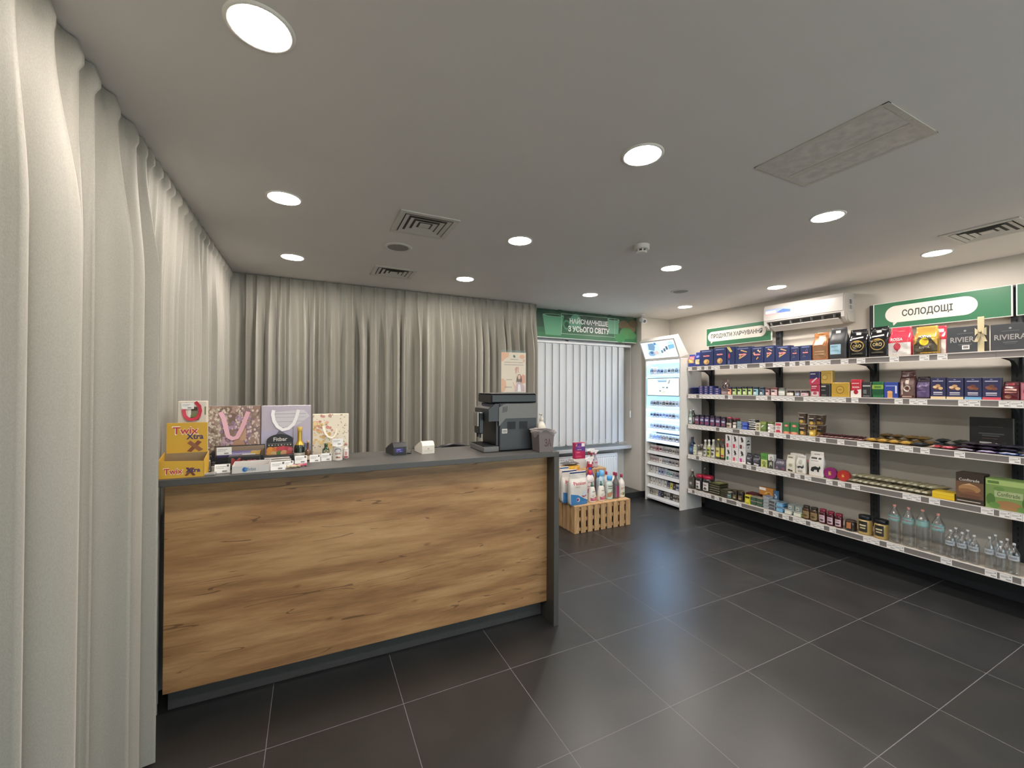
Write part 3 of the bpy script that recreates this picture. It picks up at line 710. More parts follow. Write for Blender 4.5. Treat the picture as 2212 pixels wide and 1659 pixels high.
PACKS = [  # colours of each row of packs, left to right: lid / body
 '#f4f6f8/#41506e #eef0f2/#b08f92 #dfe8ee/#2f4f86 #dfe8ee/#2f4f86 #f0f2f2/#8d99a6 #e8ecee/#55606c #e8ecee/#47525e #e6eaee/#505c6e #eef1f2/#93a3ae',
 '#e9ecf0/#5c6674 #f4f4f4/#545c6c #eaf0f4/#4c566a #f2f4f4/#9fb0bc #f2f2f2/#3a3f48 #f2f2f2/#3a3f48 #f0f2f4/#5a6470 #e8eef2/#6c7884 #eef2f6/#aebcc8 #f2f4f6/#c2ced8',
 '#e0e6ee/#4a5468 #d8dee8/#2c3444 #dde3ec/#2f3848 #e2e8f4/#6a78a8 #e2e8f4/#5d6ca0 #e2e8f4/#7684ac #d9dde2/#6c6a70 #d0d6dc/#3d4048 #e6ecf0/#8b98a4 #eef2f4/#a8b4be',
 '#e6e6ea/#86808e #d8d8de/#74707c #d6d8de/#6a6876 #d8d8dc/#6e6872 #d4d6da/#5c5a62 #d6d8da/#62626a #d8dadc/#565a62 #e4eaee/#3e4a5a #eef2f6/#b7c3cd #eef2f4/#9eaab6',
 '#e2e6ec/#8e98a8 #dfe6f0/#4d78c0 #dce4ee/#4f74b4 #c9ccd2/#46506a #cfcac8/#6e625e #d0cdca/#6a605c #ccc9c6/#544c48 #d2d2d0/#5c5652 #dad8d4/#5a544e #d6d2cc/#7a706a',
 '#d8d6d4/#5e5656 #e2dedc/#7c3a3a #d2b8b4/#8a4444 #e4e4e4/#6c4a4a #d4d2d0/#5a4c4c #e2e2e2/#26282c #e2e2e2/#24262a #e6e4dc/#8a8678 #d2d2d0/#5c5c5c #d8d8d6/#34363a',
 '#e2d8d4/#8a6a64 #d8d2d0/#7a6468 #e4dedc/#a07a74 #f0f0ee/#d6d0cc #e2e2e4/#50545c #e6e6e6/#5e6470 #dcdcde/#4e5660 #dad6d4/#7a7072 #d8d4d0/#6c6462 #d4d0cc/#7a706c',
 '#e8e8e4/#c8c8c2 #eceae6/#d6d4ce #eeeeec/#dcdcd8 #d6dae6/#6c78a0 #d8dce8/#5d6aa0 #dfe4f0/#8a96c0 #d6e6ea/#4f8a98 #dfe8e4/#7aa596 #d8d8e0/#5d6478 #d6d4dc/#6d687a #e4e4e6/#8a8a92',
 '#eceae4/#dcd8d0 #eceae4/#d9d5cc #eceae6/#dedbd4 #eceae4/#d8d4cc #eceae4/#dad6ce #eceae4/#d6d2c8 #5b6288/#3e4468 #e0dc80/#d2ce5a #5a4a44/#463a36 #e6eaf0/#5e6c90 #e4e4e0/#b0aeaa',
 '#b6b2ae/#5a5450 #d2cebc/#9a9684 #e4e0d0/#c2beaa #8a90b0/#3f4670 #3a3a3e/#222226 #c6c4c0/#5c5854 #e0dcd6/#8a8680 #5a5654/#35322f #d8d4cc/#6a645c #dcd8d2/#4c4844 #c8c4be/#585450']
CNAME = [('white', 'grey')]
def colour_word(h):
    r, g, b = [int(h[i:i + 2], 16) for i in (1, 3, 5)]
    mx, mn = max(r, g, b), min(r, g, b)
    if mx - mn < 30: return 'black' if mx < 70 else 'dark grey' if mx < 120 else 'grey' if mx < 195 else 'white'
    if r == mx and g > .8 * r: return 'yellow' if b < .6 * r else 'beige'
    if r == mx: return 'dark red' if mx < 150 else 'pink'
    if b == mx: return 'dark blue' if mx < 120 else 'blue'
    return 'green'
TIER_WORD = ['top', 'second', 'third', 'fourth', 'fifth', 'sixth', 'seventh', 'eighth', 'ninth', 'bottom']
def packs():
    protos = {}
    for k, row in enumerate(PACKS):
        cells = row.split(); n = len(cells); z = TIERS[k][0] + .0008
        slim = k in (7, 8)
        for j, c in enumerate(cells):
            lid, body = c.split('/'); R = random.Random(k * 50 + j)
            w = .040 if slim and j < 6 else .052; h = .096 if slim and j < 6 else .085
            if k == 0 and j < 2: w, h = .060, .105
            y = CY1 - .030 - (j + .5) * (.57 / n)
            b = MB(); b.box((-w/2, 0, 0), (w/2, .024, h), M(lid, .35, word='pack_card'), .0015)
            S = flat_S(w, h)
            b.prints(S, [('r', .02, .02, .98, .62 + .06 * R.random(), body), ('r', .1, .08, .9, .22 + .1 * R.random(), lid if R.random() > .5 else '#d9d9d6'), ('e', .5, .45, .2, .08, '#2e3036' if R.random() > .5 else '#c9c4bc'), ('r', .12, .74, .88, .80, body if R.random() > .4 else '#8a8f96')], rough=.35)
            o = b.build('cigarette_pack', None, (CX0 + .060 + .004 * R.random(), y, z + .0028), (math.radians(-6), 0, -PI / 2))
            cw = colour_word(body); lw = colour_word(lid)
            desc = cw if cw == lw else '%s and %s' % (lw, cw)
            pos = 'far left' if j == 0 else 'far right' if j == n - 1 else ordn(j) + ' from left'
            tag(o, '%s pack, %s, %s tier of the tobacco cabinet' % (desc, pos, TIER_WORD[k]), 'cigarette pack', 'packs in the tobacco cabinet')
packs()

# ================================================================ wall shelving
SXF, SXB = 4.460, 4.865
LV = [1.880, 1.522, 1.127, .733, .285]
POSTS = [3.835, 2.935, 2.035, 1.135, .235]
def shelving():
    t = thing('wall_shelving', 'long five-level grey wall shelving on black uprights, full of groceries', 'shelving', (4.9, 2.03, 0))
    o = Vector((4.9, 2.03, 0)); P = lambda x, y, z: (x - o.x, y - o.y, z)
    blk = M('#2b2e33', .5, word='black_steel'); deck = M('#c9c0b2', .5, noise=.06, scale=25, word='shelf_deck'); rail = M('#7d7876', .45, word='rail_grey'); lip = M('#d9d5d0', .4, word='rail_white')
    for y in POSTS:
        b = MB(); b.box(P(4.885, y - .03, 0), P(4.925, y + .03, 2.41), blk, .002)
        for k in range(48): b.box(P(4.8843, y - .004, .1 + k * .047), P(4.8852, y + .004, .122 + k * .047), M('#0e0f11', .8, word='slot_black'))
        b.build('upright', t)
    R = random.Random(9)
    for k, z in enumerate(LV):
        for i in range(len(POSTS)):
            y = POSTS[i]
            b = MB(); b.prism([(4.885 - o.x, z - .03), (4.885 - o.x, z - .16), (4.85 - o.x, z - .10), (4.78 - o.x, z - .062), (4.52 - o.x, z - .038), (4.52 - o.x, z - .03)], y - .012 - o.y, y + .012 - o.y, blk)
            b.build('bracket', t)
        for i in range(len(POSTS) - 1):
            ya, yb = POSTS[i] + (.018 if i == 0 else 0), POSTS[i + 1]
            b = MB(); b.box(P(SXF + .006, yb + .001, z - .028), P(SXB, ya - .001, z), deck, .001)
            sh = b.build('shelf_board', t)
            rl = MB(); rl.box(P(SXF + .001, yb + .0005, z - .050), P(SXF + .006, ya - .0005, z), rail)
            rl.box(P(SXF - .002, yb + .0005, z - .004), P(SXF + .006, ya - .0005, z + .003), lip); rl.box(P(SXF - .002, yb + .0005, z - .052), P(SXF + .006, ya - .0005, z - .046), lip)
            rl.build('label_rail', sh)
            y = ya - .012
            dens = [(.42, .5, .8, .85, .62), (.42, .7, .62, .68, .6), (.26, .5, .36, .36, .3), (.2, .5, .36, .3, .28)][i][k]
            while y > yb + .06:
                w = .052 + .012 * R.random()
                if R.random() < dens:
                    g = MB(); col = '#e2d94e' if (k == 3 and i == 2 and y - w < 1.335 and y > 1.30) else '#eeecea'
                    g.box(P(SXF - .0012, y - w, z - .046), P(SXF + .001, y, z - .005), M(col, .5, word='price_card'))
                    S = lambda u, v, off=0.0: (SXF - .0012 - off - o.x, y - w * u - o.y, z - .046 + .041 * v)
                    g.prints(S, [('r', .08, .62, .75, .70, '#9a9896'), ('r', .08, .44, .6, .52, '#a9a7a5'), ('r', .5, .12, .92, .3, '#a09e9c'), ('r', .80, .70, .92, .86, '#7d7b78')])
                    g.build('price_tag', sh)
                    y -= w + .002
                else: y -= w * .75
    MB().box(P(4.80, POSTS[-1] - .03, 0), P(4.815, 3.862, .232), blk).build('kick_board', t)
shelving()

# ================================================================ groceries: builders
def place(o, x, y, z, name, label, cat, group, rot, face=-PI / 2):
    o.location = (x, y, z); o.rotation_euler = (0, 0, face + rot)
    return tag(o, label, cat, group)
def carton(x, y, z, w, h, name, label, cat, group=None, d=.06, base='#223', items=(), side=(), rot=0, rough=.4, bev=.0015, face=-PI / 2, top=None):
    b = MB(); b.box((-w/2, 0, 0), (w/2, d, h), M(base, rough, word='card'), bev)
    b.prints(flat_S(w, h), items, rough=rough)
    if side: b.prints(lambda u, v, off=0.0: (w/2 + off, u * d, v * h), side, rough=rough); b.prints(lambda u, v, off=0.0: (-w/2 - off, d - u * d, v * h), side, rough=rough)
    if top: b.prints(lambda u, v, off=0.0: ((u - .5) * w, v * d, h + off), top, rough=rough)
    return place(b.build(name), x, y, z, name, label, cat, group, rot, face)
def pouch(x, y, z, w, h, name, label, cat, group=None, d=.07, base='#222', items=(), rot=0, rough=.3, crimp=None, face=-PI / 2, taper=.9, metal=0.0, flat=.86, lean=0.0):
    R = random.Random(int(1000 * (x + 7 * y + 3 * z))); n = 8; m = 14
    ph = [R.uniform(0, 6.28) for _ in range(6)]
    def prof(v):
        if v < .06: return .86 + .14 * v / .06
        if v < .55: return 1.0
        if v < flat: q = (v - .55) / (flat - .55); return 1.0 - .93 * q * q * (3 - 2 * q)
        return .07
    def wid(v): return 1.0 - (1 - taper) * max(0, (v - .55)) / .45 - .03 * (1 if v < .03 else 0)
    def fy(u, v):
        c = 2 * u - 1
        wr = .0022 * math.sin(9 * u + 11 * v + ph[0]) * math.sin(7 * v + ph[1]) + .0015 * math.sin(23 * v + 6 * u + ph[2]) * (1 if v > .5 else .4)
        return -(d / 2) * prof(v) * (.80 + .20 * (1 - abs(c) ** 3)) + wr * (1 if abs(c) < .95 else .3) + lean * v * v
    S = lambda u, v, off=0.0: ((u - .5) * w * wid(v), fy(u, v) - off, v * h)
    Bk = lambda u, v: ((.5 - u) * w * wid(v), -fy(1 - u, v) * .98 + 2 * lean * v * v, v * h)
    V = []; F = []; k = 2 * (n + 1)
    for j in range(m + 1):
        v = j / m
        V += [S(i / n, v) for i in range(n + 1)] + [Bk(i / n, v) for i in range(n + 1)]
    for j in range(m):
        for i in range(k): F.append((j * k + i, j * k + (i + 1) % k, (j + 1) * k + (i + 1) % k, (j + 1) * k + i))
    F.append(tuple(range(k))[::-1]); F.append(tuple(range(m * k, (m + 1) * k)))
    b = MB(); b.add(V, F, M(base, rough, metal, word='foil'), True)
    b.prints(S, items, nu=8, rough=rough, metal=metal, lift=.0012)
    if crimp: b.prints(S, [('r', .0, flat + .02, 1, .985, crimp)], nu=6, rough=rough, lift=.0008)
    return place(b.build(name), x + d / 2 if face == -PI / 2 else x, y if face == -PI / 2 else y + d / 2, z, name, label, cat, group, rot, face)
def arc_S(r, z0, z1, arc=2.2):
    return lambda u, v, off=0.0: ((r + off) * math.sin((u - .5) * arc), -(r + off) * math.cos((u - .5) * arc), z0 + (z1 - z0) * v)
def glassy(c): return clear_mat(c[1:], .25, 'bottle_clear') if c.startswith('~') else M(c, .12, coat=.3, word='glass')
def jar(x, y, z, w, h, name, label, cat, group=None, d=None, body='#533', lid='#222', lab='#eee', items=(), lidh=.16, rot=0, waist=1.0, face=-PI / 2, arc=2.3, lv=(.16, .74)):
    r = w / 2; t = thing(name, label, cat, (x + r if face == -PI / 2 else x, y if face == -PI / 2 else y + r, z), face + rot, group)
    zl = h * (1 - lidh)
    MB().lathe([(r * .80, 0), (r * .95, h * .02), (r, h * .07), (r * waist, h * .45), (r, zl * .84), (r * .93, zl * .95), (r * .82, zl)], glassy(body), 24).build('glass_body', t)
    MB().lathe([(r * .90, zl - h * .005), (r * .93, zl + h * .01), (r * .93, h * .985), (r * .88, h)], M(lid, .3, .3, word='lid'), 24).build('lid', t)
    if lab:
        b = MB(); S = arc_S(r * 1.004 * max(waist, .985), zl * lv[0], zl * lv[1], arc); b.prints(S, [('r', 0, 0, 1, 1, lab)] + list(items), nu=10, rough=.5); b.build('paper_label', t)
    return t
def bottle(x, y, z, w, h, name, label, cat, group=None, d=None, body='#243', cap='#111', lab=None, items=(), neck=.30, sh=.62, caph=.07, rot=0, lv=(.12, .48), squash=1.0, face=-PI / 2, arc=2.2, foil=None, ribs=0):
    r = w / 2; t = thing(name, label, cat, (x + r if face == -PI / 2 else x, y if face == -PI / 2 else y + r, z), face + rot, group)
    zc = h * (1 - caph); rn = r * neck
    prof = [(r * .78, 0), (r * .96, h * .012), (r, h * .04)]
    if ribs:
        for k in range(ribs): a = .08 + (sh - .12) * k / ribs; prof += [(r, h * a), (r * .955, h * (a + .5 * (sh - .12) / ribs))]
    prof += [(r, h * sh * .93), (r * .97, h * sh), (r * .86, h * (sh + .05)), (r * .62, h * (sh + .11)), (max(rn, r * .40 if neck < .4 else rn), h * (sh + .17)), (rn, h * (sh + .21)), (rn, zc)]
    if sh + .21 >= 1 - caph: prof = [p for p in prof if p[1] < zc] + [(rn, zc)]
    MB().lathe(prof, glassy(body), 22, sq=(1, squash)).build('bottle_body', t)
    MB().lathe([(rn * 1.12, zc - h * .004), (rn * 1.18, zc + h * .004), (rn * 1.15, h * .993), (rn * 1.0, h)], M(cap, .35, word='cap'), 18).build('cap', t)
    if foil: MB().lathe([(r * .80, h * (sh + .07)), (r * .64, h * (sh + .11)), (max(rn, r * .42) * 1.06, h * (sh + .17)), (rn * 1.12, h * (sh + .21)), (rn * 1.1, zc)], M(foil, .3, .6, word='foil'), 18, caps=False).build('neck_foil', t)
    if lab:
        b = MB(); S0 = arc_S(r * 1.005, h * lv[0], h * lv[1], arc); S = (lambda u, v, off=0.0: (lambda p: (p[0], p[1] * squash, p[2]))(S0(u, v, off))) if squash != 1 else S0
        b.prints(S, [('r', 0, 0, 1, 1, lab)] + list(items), nu=10, rough=.45); b.build('paper_label', t)
    return t
def cup(x, y, z, w, h, name, label, cat, group=None, d=None, body='#5b4a3c', lid='#b9a892', items=(), rot=0, face=-PI / 2):
    r = w / 2; t = thing(name, label, cat, (x + r, y, z), face + rot, group)
    b = MB(); b.lathe([(r * .74, 0), (r * .76, h * .02), (r * .96, h * .95), (r * 1.0, h * .965)], M(body, .4, word='cup_card'), 26)
    S = lambda u, v, off=0.0: (lambda rr, a: (rr * math.sin(a), -rr * math.cos(a), h * (.03 + .9 * v)))(r * (.765 + .195 * v) + off + .001, (u - .5) * 2.4)
    b.prints(S, items, nu=10, rough=.4); b.build('cup_body', t)
    MB().lathe([(r * 1.0, h * .966), (r * 1.02, h * .975), (r * 1.0, h)], M(lid, .3, .2, word='foil_lid'), 26).build('foil_lid', t)
    return t
def tin(x, y, z, w, h, name, label, cat, group=None, d=.075, base='#889', rim='#c9ccd0', lab=None, items=(), top=(), rot=0, face=-PI / 2):
    b = MB(); b.box((-w/2, 0, h * .1), (w/2, d, h * .9), M(base, .35, .2, word='tin'), min(.012, d * .25))
    b.box((-w/2 - .0012, -.0012, h * .88), (w/2 + .0012, d + .0012, h), M(rim, .25, .6, word='tin_rim'), .004); b.box((-w/2 - .0008, -.0008, 0), (w/2 + .0008, d + .0008, h * .14), M(rim, .25, .6, word='tin_rim'), .003)
    S = flat_S(w * .94, h); b.prints(lambda u, v, off=0.0: ((u - .5) * w * .8, -.0014 - off, h * (.18 + .66 * v)), ([('r', 0, 0, 1, 1, lab)] if lab else []) + list(items))
    b.prints(lambda u, v, off=0.0: ((u - .5) * w * .96, d * (.03 + .94 * v), h + off), top)
    return place(b.build(name), x, y, z, name, label, cat, group, rot, face)
def can(x, y, z, w, h, name, label, cat, group=None, d=None, base='#484', rim='#c9ccd0', items=(), rot=0, face=-PI / 2, lid=None):
    r = w / 2; t = thing(name, label, cat, (x + r, y, z), face + rot, group)
    b = MB(); b.lathe([(r * .95, 0), (r, h * .03), (r * .98, h * .06), (r * .98, h * .94)], M(base, .35, .15, word='tin'), 26)
    b.prints(arc_S(r * .985, h * .06, h * .94, 2.4), items, nu=10, rough=.35); b.build('can_body', t)
    MB().lathe([(r * .98, h * .94), (r, h * .96), (r, h * .985), (r * .93, h)], M(lid or rim, .25, .5, word='tin_rim'), 26).build('can_lid', t)
    return t
def packet(x, y, z, w, h, name, label, cat, group=None, d=.10, base='#732', items=(), rot=0, rough=.28, tilt=0.0, face=-PI / 2, crimp=None, roll=0.0, metal=0.0):
    """flat packet lying down: w across, d deep, h thick, crimped front and back"""
    R = random.Random(int(999 * (x + 3 * y + z * 11))); ph = R.uniform(0, 6)
    def hh(u, v, s):
        e = (1 - abs(2 * u - 1) ** 2.6) * (1 - max(0, abs(2 * v - 1) - .0) ** 3.2)
        return s * (h / 2) * max(.04, e) + .0014 * math.sin(13 * u + 9 * v + ph)
    S = lambda u, v, off=0.0: ((u - .5) * w, v * d, h / 2 + hh(u, v, 1) + off)
    B = lambda u, v: ((u - .5) * w, v * d, max(0.0004, h / 2 + hh(u, v, -1)))
    b = MB(); mt = M(base, rough, metal, word='wrapper'); b.grid(S, 8, 10, mt); b.grid(B, 8, 10, mt)
    if crimp:
        b.prints(S, [('r', 0, 0, 1, .08, crimp), ('r', 0, .92, 1, 1, crimp)], nu=6, lift=.0006)
    b.prints(S, items, nu=6, rough=rough, lift=.001)
    o = b.build(name); o.location = (x, y, z); o.rotation_euler = Euler((tilt, roll, face + rot)); return tag(o, label, cat, group)

# ================================================================ groceries: every item at its place on the shelves
def disc(x, y, z, w, h, name, label, cat, group=None, d=.04, base='#822', swirl='#cc8'):
    r = w / 2; t = thing(name, label, cat, (x, y, z + r), -PI / 2, group)
    X = Matrix.Rotation(PI / 2, 4, 'X')
    MB().lathe([(r * .97, -d), (r, -d + .003), (r, -.004), (r * .95, 0)], M(base, .3, word='card'), 36, X).build('round_box', t)
    b = MB(); S = lambda u, v, off=0.0: ((u - .5) * 2 * r, -off, (v - .5) * 2 * r)
    b.prints(S, [('e', .5, .5, .42, .42, base), ('p', [(.40, .66), (.62, .66), (.62, .58), (.46, .58), (.62, .48), (.60, .34), (.40, .30), (.40, .38), (.52, .42), (.42, .50)], swirl), ('e', .5, .48, .1, .06, '#e0c468')], rough=.3); b.build('printed_lid', t)
    return t
def ribbon_bow(x, y, z):
    t = thing('ribbon_bow', 'cream ribbon bow between the two wide dark grey boxes', 'ribbon', (x, y, z), -PI / 2); m = M('#cdbf9a', .4, word='satin')
    MB().box((-.017, 0, 0), (.017, .006, .262), m, .001).build('band', t)
    for s in (-1, 1):
        b = MB(); b.grid(lambda u, v: (s * (.004 + .026 * u), -.004 - .014 * math.sin(PI * u), .15 + (v - .5) * (.012 + .05 * u)), 8, 4, m); b.build('loop', t)
        b = MB(); b.grid(lambda u, v: (s * (.002 + .022 * u) + (v - .5) * .02, -.003 - .004 * u, .145 - .07 * u), 6, 2, m); b.build('tail', t)
    MB().lathe([(.003, 0), (.009, .006), (.003, .012)], m, 12, Matrix.Translation((0, -.008, .144))).build('knot', t)
pouch(4.480, 3.811, 1.881, 0.101, 0.161, 'pasta_bag', 'small pink and orange pasta bag at the far left end of the top shelf', 'pasta bag', None, d=0.05, base='#2f3f8e', items=[('r', 0.05, 0.3, 0.9, 0.62, '#d9a456'), ('r', 0.1, 0.64, 0.9, 0.86, '#d9707c'), ('e', 0.5, 0.45, 0.25, 0.12, '#e8c98a')])
pouch(4.490, 3.725, 1.881, 0.081, 0.185, 'pasta_bag', 'blue pasta bag beside the first navy pasta box on the top shelf', 'pasta bag', None, d=0.05, base='#2c3a86', items=[('r', 0.15, 0.16, 0.9, 0.5, '#d9cfa4'), ('e', 0.5, 0.7, 0.3, 0.08, '#7f8cc8')])
carton(4.480, 3.579, 1.881, 0.194, 0.204, 'pasta_box', 'navy pasta box with a nest picture, leftmost of the boxes', 'pasta box', 'navy pasta boxes on the top shelf', d=0.075, base='#26335f', items=[('r', 0.15, 0.88, 0.85, 0.92, '#8f9bc4'), ('e', 0.5, 0.62, 0.26, 0.05, '#c94a58'), ('t', 'Barilla', 0.27, 0.595, 0.73, 0.65, '#f0d8d4'), ('e', 0.5, 0.26, 0.22, 0.16, '#c79d63'), ('e', 0.45, 0.28, 0.1, 0.08, '#e0bd80'), ('e', 0.58, 0.22, 0.08, 0.07, '#a97f4a')])
carton(4.480, 3.390, 1.881, 0.168, 0.215, 'pasta_box', 'navy pasta box with a nest picture, beside the turned box', 'pasta box', 'navy pasta boxes on the top shelf', d=0.075, base='#26335f', items=[('r', 0.15, 0.88, 0.85, 0.92, '#8f9bc4'), ('e', 0.5, 0.62, 0.26, 0.05, '#c94a58'), ('t', 'Barilla', 0.27, 0.595, 0.73, 0.65, '#f0d8d4'), ('e', 0.5, 0.26, 0.22, 0.16, '#c79d63'), ('e', 0.45, 0.28, 0.1, 0.08, '#e0bd80'), ('e', 0.58, 0.22, 0.08, 0.07, '#a97f4a')])
carton(4.480, 3.247, 1.881, 0.100, 0.215, 'pasta_box', 'navy pasta box turned sideways with a yellow flap on top', 'pasta box', 'navy pasta boxes on the top shelf', d=0.075, base='#26335f', items=[('e', 0.3, 0.5, 0.1, 0.14, '#c94a58'), ('r', 0.22, 0.05, 0.35, 0.25, '#6d7aa8'), ('p', [(0.0, 0.98), (0.4, 0.98), (0.75, 0.72), (0.45, 0.7)], '#d9bf6a')])
carton(4.480, 3.094, 1.881, 0.190, 0.200, 'pasta_box', 'navy pasta box with tube pasta, just right of the turned box', 'pasta box', 'navy pasta boxes on the top shelf', d=0.075, base='#26335f', items=[('r', 0.15, 0.88, 0.85, 0.92, '#8f9bc4'), ('p', [(0.35, 0.78), (0.75, 0.66), (0.78, 0.71), (0.4, 0.84)], '#d8b27c'), ('p', [(0.28, 0.3), (0.68, 0.5), (0.66, 0.56), (0.25, 0.37)], '#d8b27c'), ('p', [(0.25, 0.36), (0.35, 0.6), (0.42, 0.58), (0.33, 0.33)], '#c79d63'), ('e', 0.5, 0.56, 0.26, 0.06, '#c94a58'), ('t', 'Barilla', 0.27, 0.53, 0.73, 0.6, '#f4e0dc')])
carton(4.480, 2.923, 1.881, 0.136, 0.186, 'pasta_box', 'navy pasta box with bow tie pasta picture', 'pasta box', 'navy pasta boxes on the top shelf', d=0.075, base='#26335f', items=[('r', 0.15, 0.88, 0.85, 0.92, '#8f9bc4'), ('p', [(0.48, 0.75), (0.6, 0.85), (0.72, 0.7), (0.82, 0.8), (0.74, 0.62), (0.6, 0.72)], '#e0c493'), ('p', [(0.42, 0.28), (0.55, 0.4), (0.66, 0.25), (0.6, 0.38), (0.48, 0.22)], '#d8b27c'), ('e', 0.24, 0.62, 0.09, 0.07, '#d29a6a'), ('e', 0.5, 0.53, 0.3, 0.06, '#c94a58'), ('t', 'Barilla', 0.25, 0.5, 0.75, 0.57, '#f4e0dc')])
carton(4.480, 2.789, 1.881, 0.113, 0.187, 'pasta_box', 'navy pasta box with tube pasta, right of the bow tie one', 'pasta box', 'navy pasta boxes on the top shelf', d=0.075, base='#26335f', items=[('r', 0.15, 0.88, 0.85, 0.92, '#8f9bc4'), ('p', [(0.35, 0.78), (0.75, 0.66), (0.78, 0.71), (0.4, 0.84)], '#d8b27c'), ('p', [(0.28, 0.3), (0.68, 0.5), (0.66, 0.56), (0.25, 0.37)], '#d8b27c'), ('p', [(0.25, 0.36), (0.35, 0.6), (0.42, 0.58), (0.33, 0.33)], '#c79d63'), ('e', 0.5, 0.56, 0.26, 0.06, '#c94a58'), ('t', 'Barilla', 0.27, 0.53, 0.73, 0.6, '#f4e0dc')])
carton(4.480, 2.649, 1.881, 0.149, 0.173, 'pasta_box', 'navy pasta box with tube pasta, tallest label before the dotted ones', 'pasta box', 'navy pasta boxes on the top shelf', d=0.075, base='#26335f', items=[('r', 0.15, 0.88, 0.85, 0.92, '#8f9bc4'), ('p', [(0.35, 0.78), (0.75, 0.66), (0.78, 0.71), (0.4, 0.84)], '#d8b27c'), ('p', [(0.28, 0.3), (0.68, 0.5), (0.66, 0.56), (0.25, 0.37)], '#d8b27c'), ('p', [(0.25, 0.36), (0.35, 0.6), (0.42, 0.58), (0.33, 0.33)], '#c79d63'), ('e', 0.5, 0.56, 0.26, 0.06, '#c94a58'), ('t', 'Barilla', 0.27, 0.53, 0.73, 0.6, '#f4e0dc')])
carton(4.480, 2.525, 1.881, 0.086, 0.155, 'pasta_box', 'navy pasta box with small dotted shapes, left one of two', 'pasta box', 'navy pasta boxes on the top shelf', d=0.075, base='#26335f', items=[('r', 0.15, 0.88, 0.85, 0.92, '#8f9bc4'), ('e', 0.62, 0.74, 0.05, 0.02, '#9a8d84'), ('e', 0.5, 0.68, 0.04, 0.02, '#9a8d84'), ('e', 0.66, 0.64, 0.05, 0.02, '#8a7d74'), ('e', 0.35, 0.38, 0.04, 0.02, '#8a7d74'), ('e', 0.45, 0.3, 0.05, 0.02, '#9a8d84'), ('e', 0.3, 0.28, 0.04, 0.02, '#9a8d84'), ('e', 0.5, 0.54, 0.26, 0.05, '#c94a58'), ('t', 'Barilla', 0.27, 0.515, 0.73, 0.57, '#f4e0dc')])
carton(4.480, 2.423, 1.881, 0.103, 0.156, 'pasta_box', 'navy pasta box with small dotted shapes, beside the copper coffee bag', 'pasta box', 'navy pasta boxes on the top shelf', d=0.075, base='#26335f', items=[('r', 0.15, 0.88, 0.85, 0.92, '#8f9bc4'), ('e', 0.62, 0.74, 0.05, 0.02, '#9a8d84'), ('e', 0.5, 0.68, 0.04, 0.02, '#9a8d84'), ('e', 0.66, 0.64, 0.05, 0.02, '#8a7d74'), ('e', 0.35, 0.38, 0.04, 0.02, '#8a7d74'), ('e', 0.45, 0.3, 0.05, 0.02, '#9a8d84'), ('e', 0.3, 0.28, 0.04, 0.02, '#9a8d84'), ('e', 0.5, 0.54, 0.26, 0.05, '#c94a58'), ('t', 'Barilla', 0.27, 0.515, 0.73, 0.57, '#f4e0dc')])
pouch(4.480, 2.296, 1.881, 0.136, 0.271, 'coffee_bag', 'copper-brown see-through coffee bag next to the navy pasta boxes', 'coffee bag', None, d=0.08, base='#a0683c', items=[('r', 0.1, 0.06, 0.9, 0.5, '#8d6a4c'), ('p', [(0.1, 0.55), (0.7, 0.55), (0.8, 0.75), (0.45, 0.68), (0.2, 0.72)], '#e8d6c4'), ('r', 0.35, 0.78, 0.8, 0.9, '#e2cdbb'), ('r', 0.18, 0.3, 0.8, 0.33, '#c09a74'), ('r', 0.18, 0.2, 0.8, 0.23, '#c09a74')], metal=0.1, rough=0.38, crimp='#b5763f')
pouch(4.480, 2.147, 1.881, 0.141, 0.302, 'coffee_bag', 'plain matt black coffee bag with a pale blue label', 'coffee bag', None, d=0.09, base='#303236', items=[('r', 0.08, 0.16, 0.72, 0.47, '#9cc3d6'), ('r', 0.14, 0.38, 0.55, 0.43, '#7aa2b8'), ('r', 0.14, 0.26, 0.62, 0.29, '#88aec4'), ('r', 0.3, 0.83, 0.6, 0.91, '#e9e7e4')], rough=0.5)
pouch(4.480, 1.989, 1.881, 0.145, 0.265, 'coffee_bag', 'glossy black coffee bag with a gold ring print, left of two', 'coffee bag', 'black coffee bags with a gold ring', d=0.09, base='#17181b', items=[('e', 0.5, 0.42, 0.36, 0.19, '#b89a58'), ('e', 0.5, 0.42, 0.32, 0.165, '#17181b'), ('t', 'ORO', 0.27, 0.36, 0.73, 0.47, '#d9c48a'), ('p', [(0.18, 0.66), (0.8, 0.69), (0.78, 0.74), (0.2, 0.7)], '#e8e6e2'), ('r', 0.36, 0.81, 0.62, 0.89, '#dcdad6'), ('r', 0.2, 0.14, 0.8, 0.17, '#5f5a4a'), ('e', 0.5, 0.55, 0.16, 0.025, '#8d7a4a')], rough=0.16)
pouch(4.480, 1.838, 1.881, 0.143, 0.270, 'coffee_bag', 'glossy black coffee bag with a gold ring print, beside the red bag', 'coffee bag', 'black coffee bags with a gold ring', d=0.09, base='#17181b', items=[('e', 0.5, 0.42, 0.36, 0.19, '#b89a58'), ('e', 0.5, 0.42, 0.32, 0.165, '#17181b'), ('t', 'ORO', 0.27, 0.36, 0.73, 0.47, '#d9c48a'), ('p', [(0.18, 0.66), (0.8, 0.69), (0.78, 0.74), (0.2, 0.7)], '#e8e6e2'), ('r', 0.36, 0.81, 0.62, 0.89, '#dcdad6'), ('r', 0.2, 0.14, 0.8, 0.17, '#5f5a4a'), ('e', 0.5, 0.55, 0.16, 0.025, '#8d7a4a')], rough=0.16)
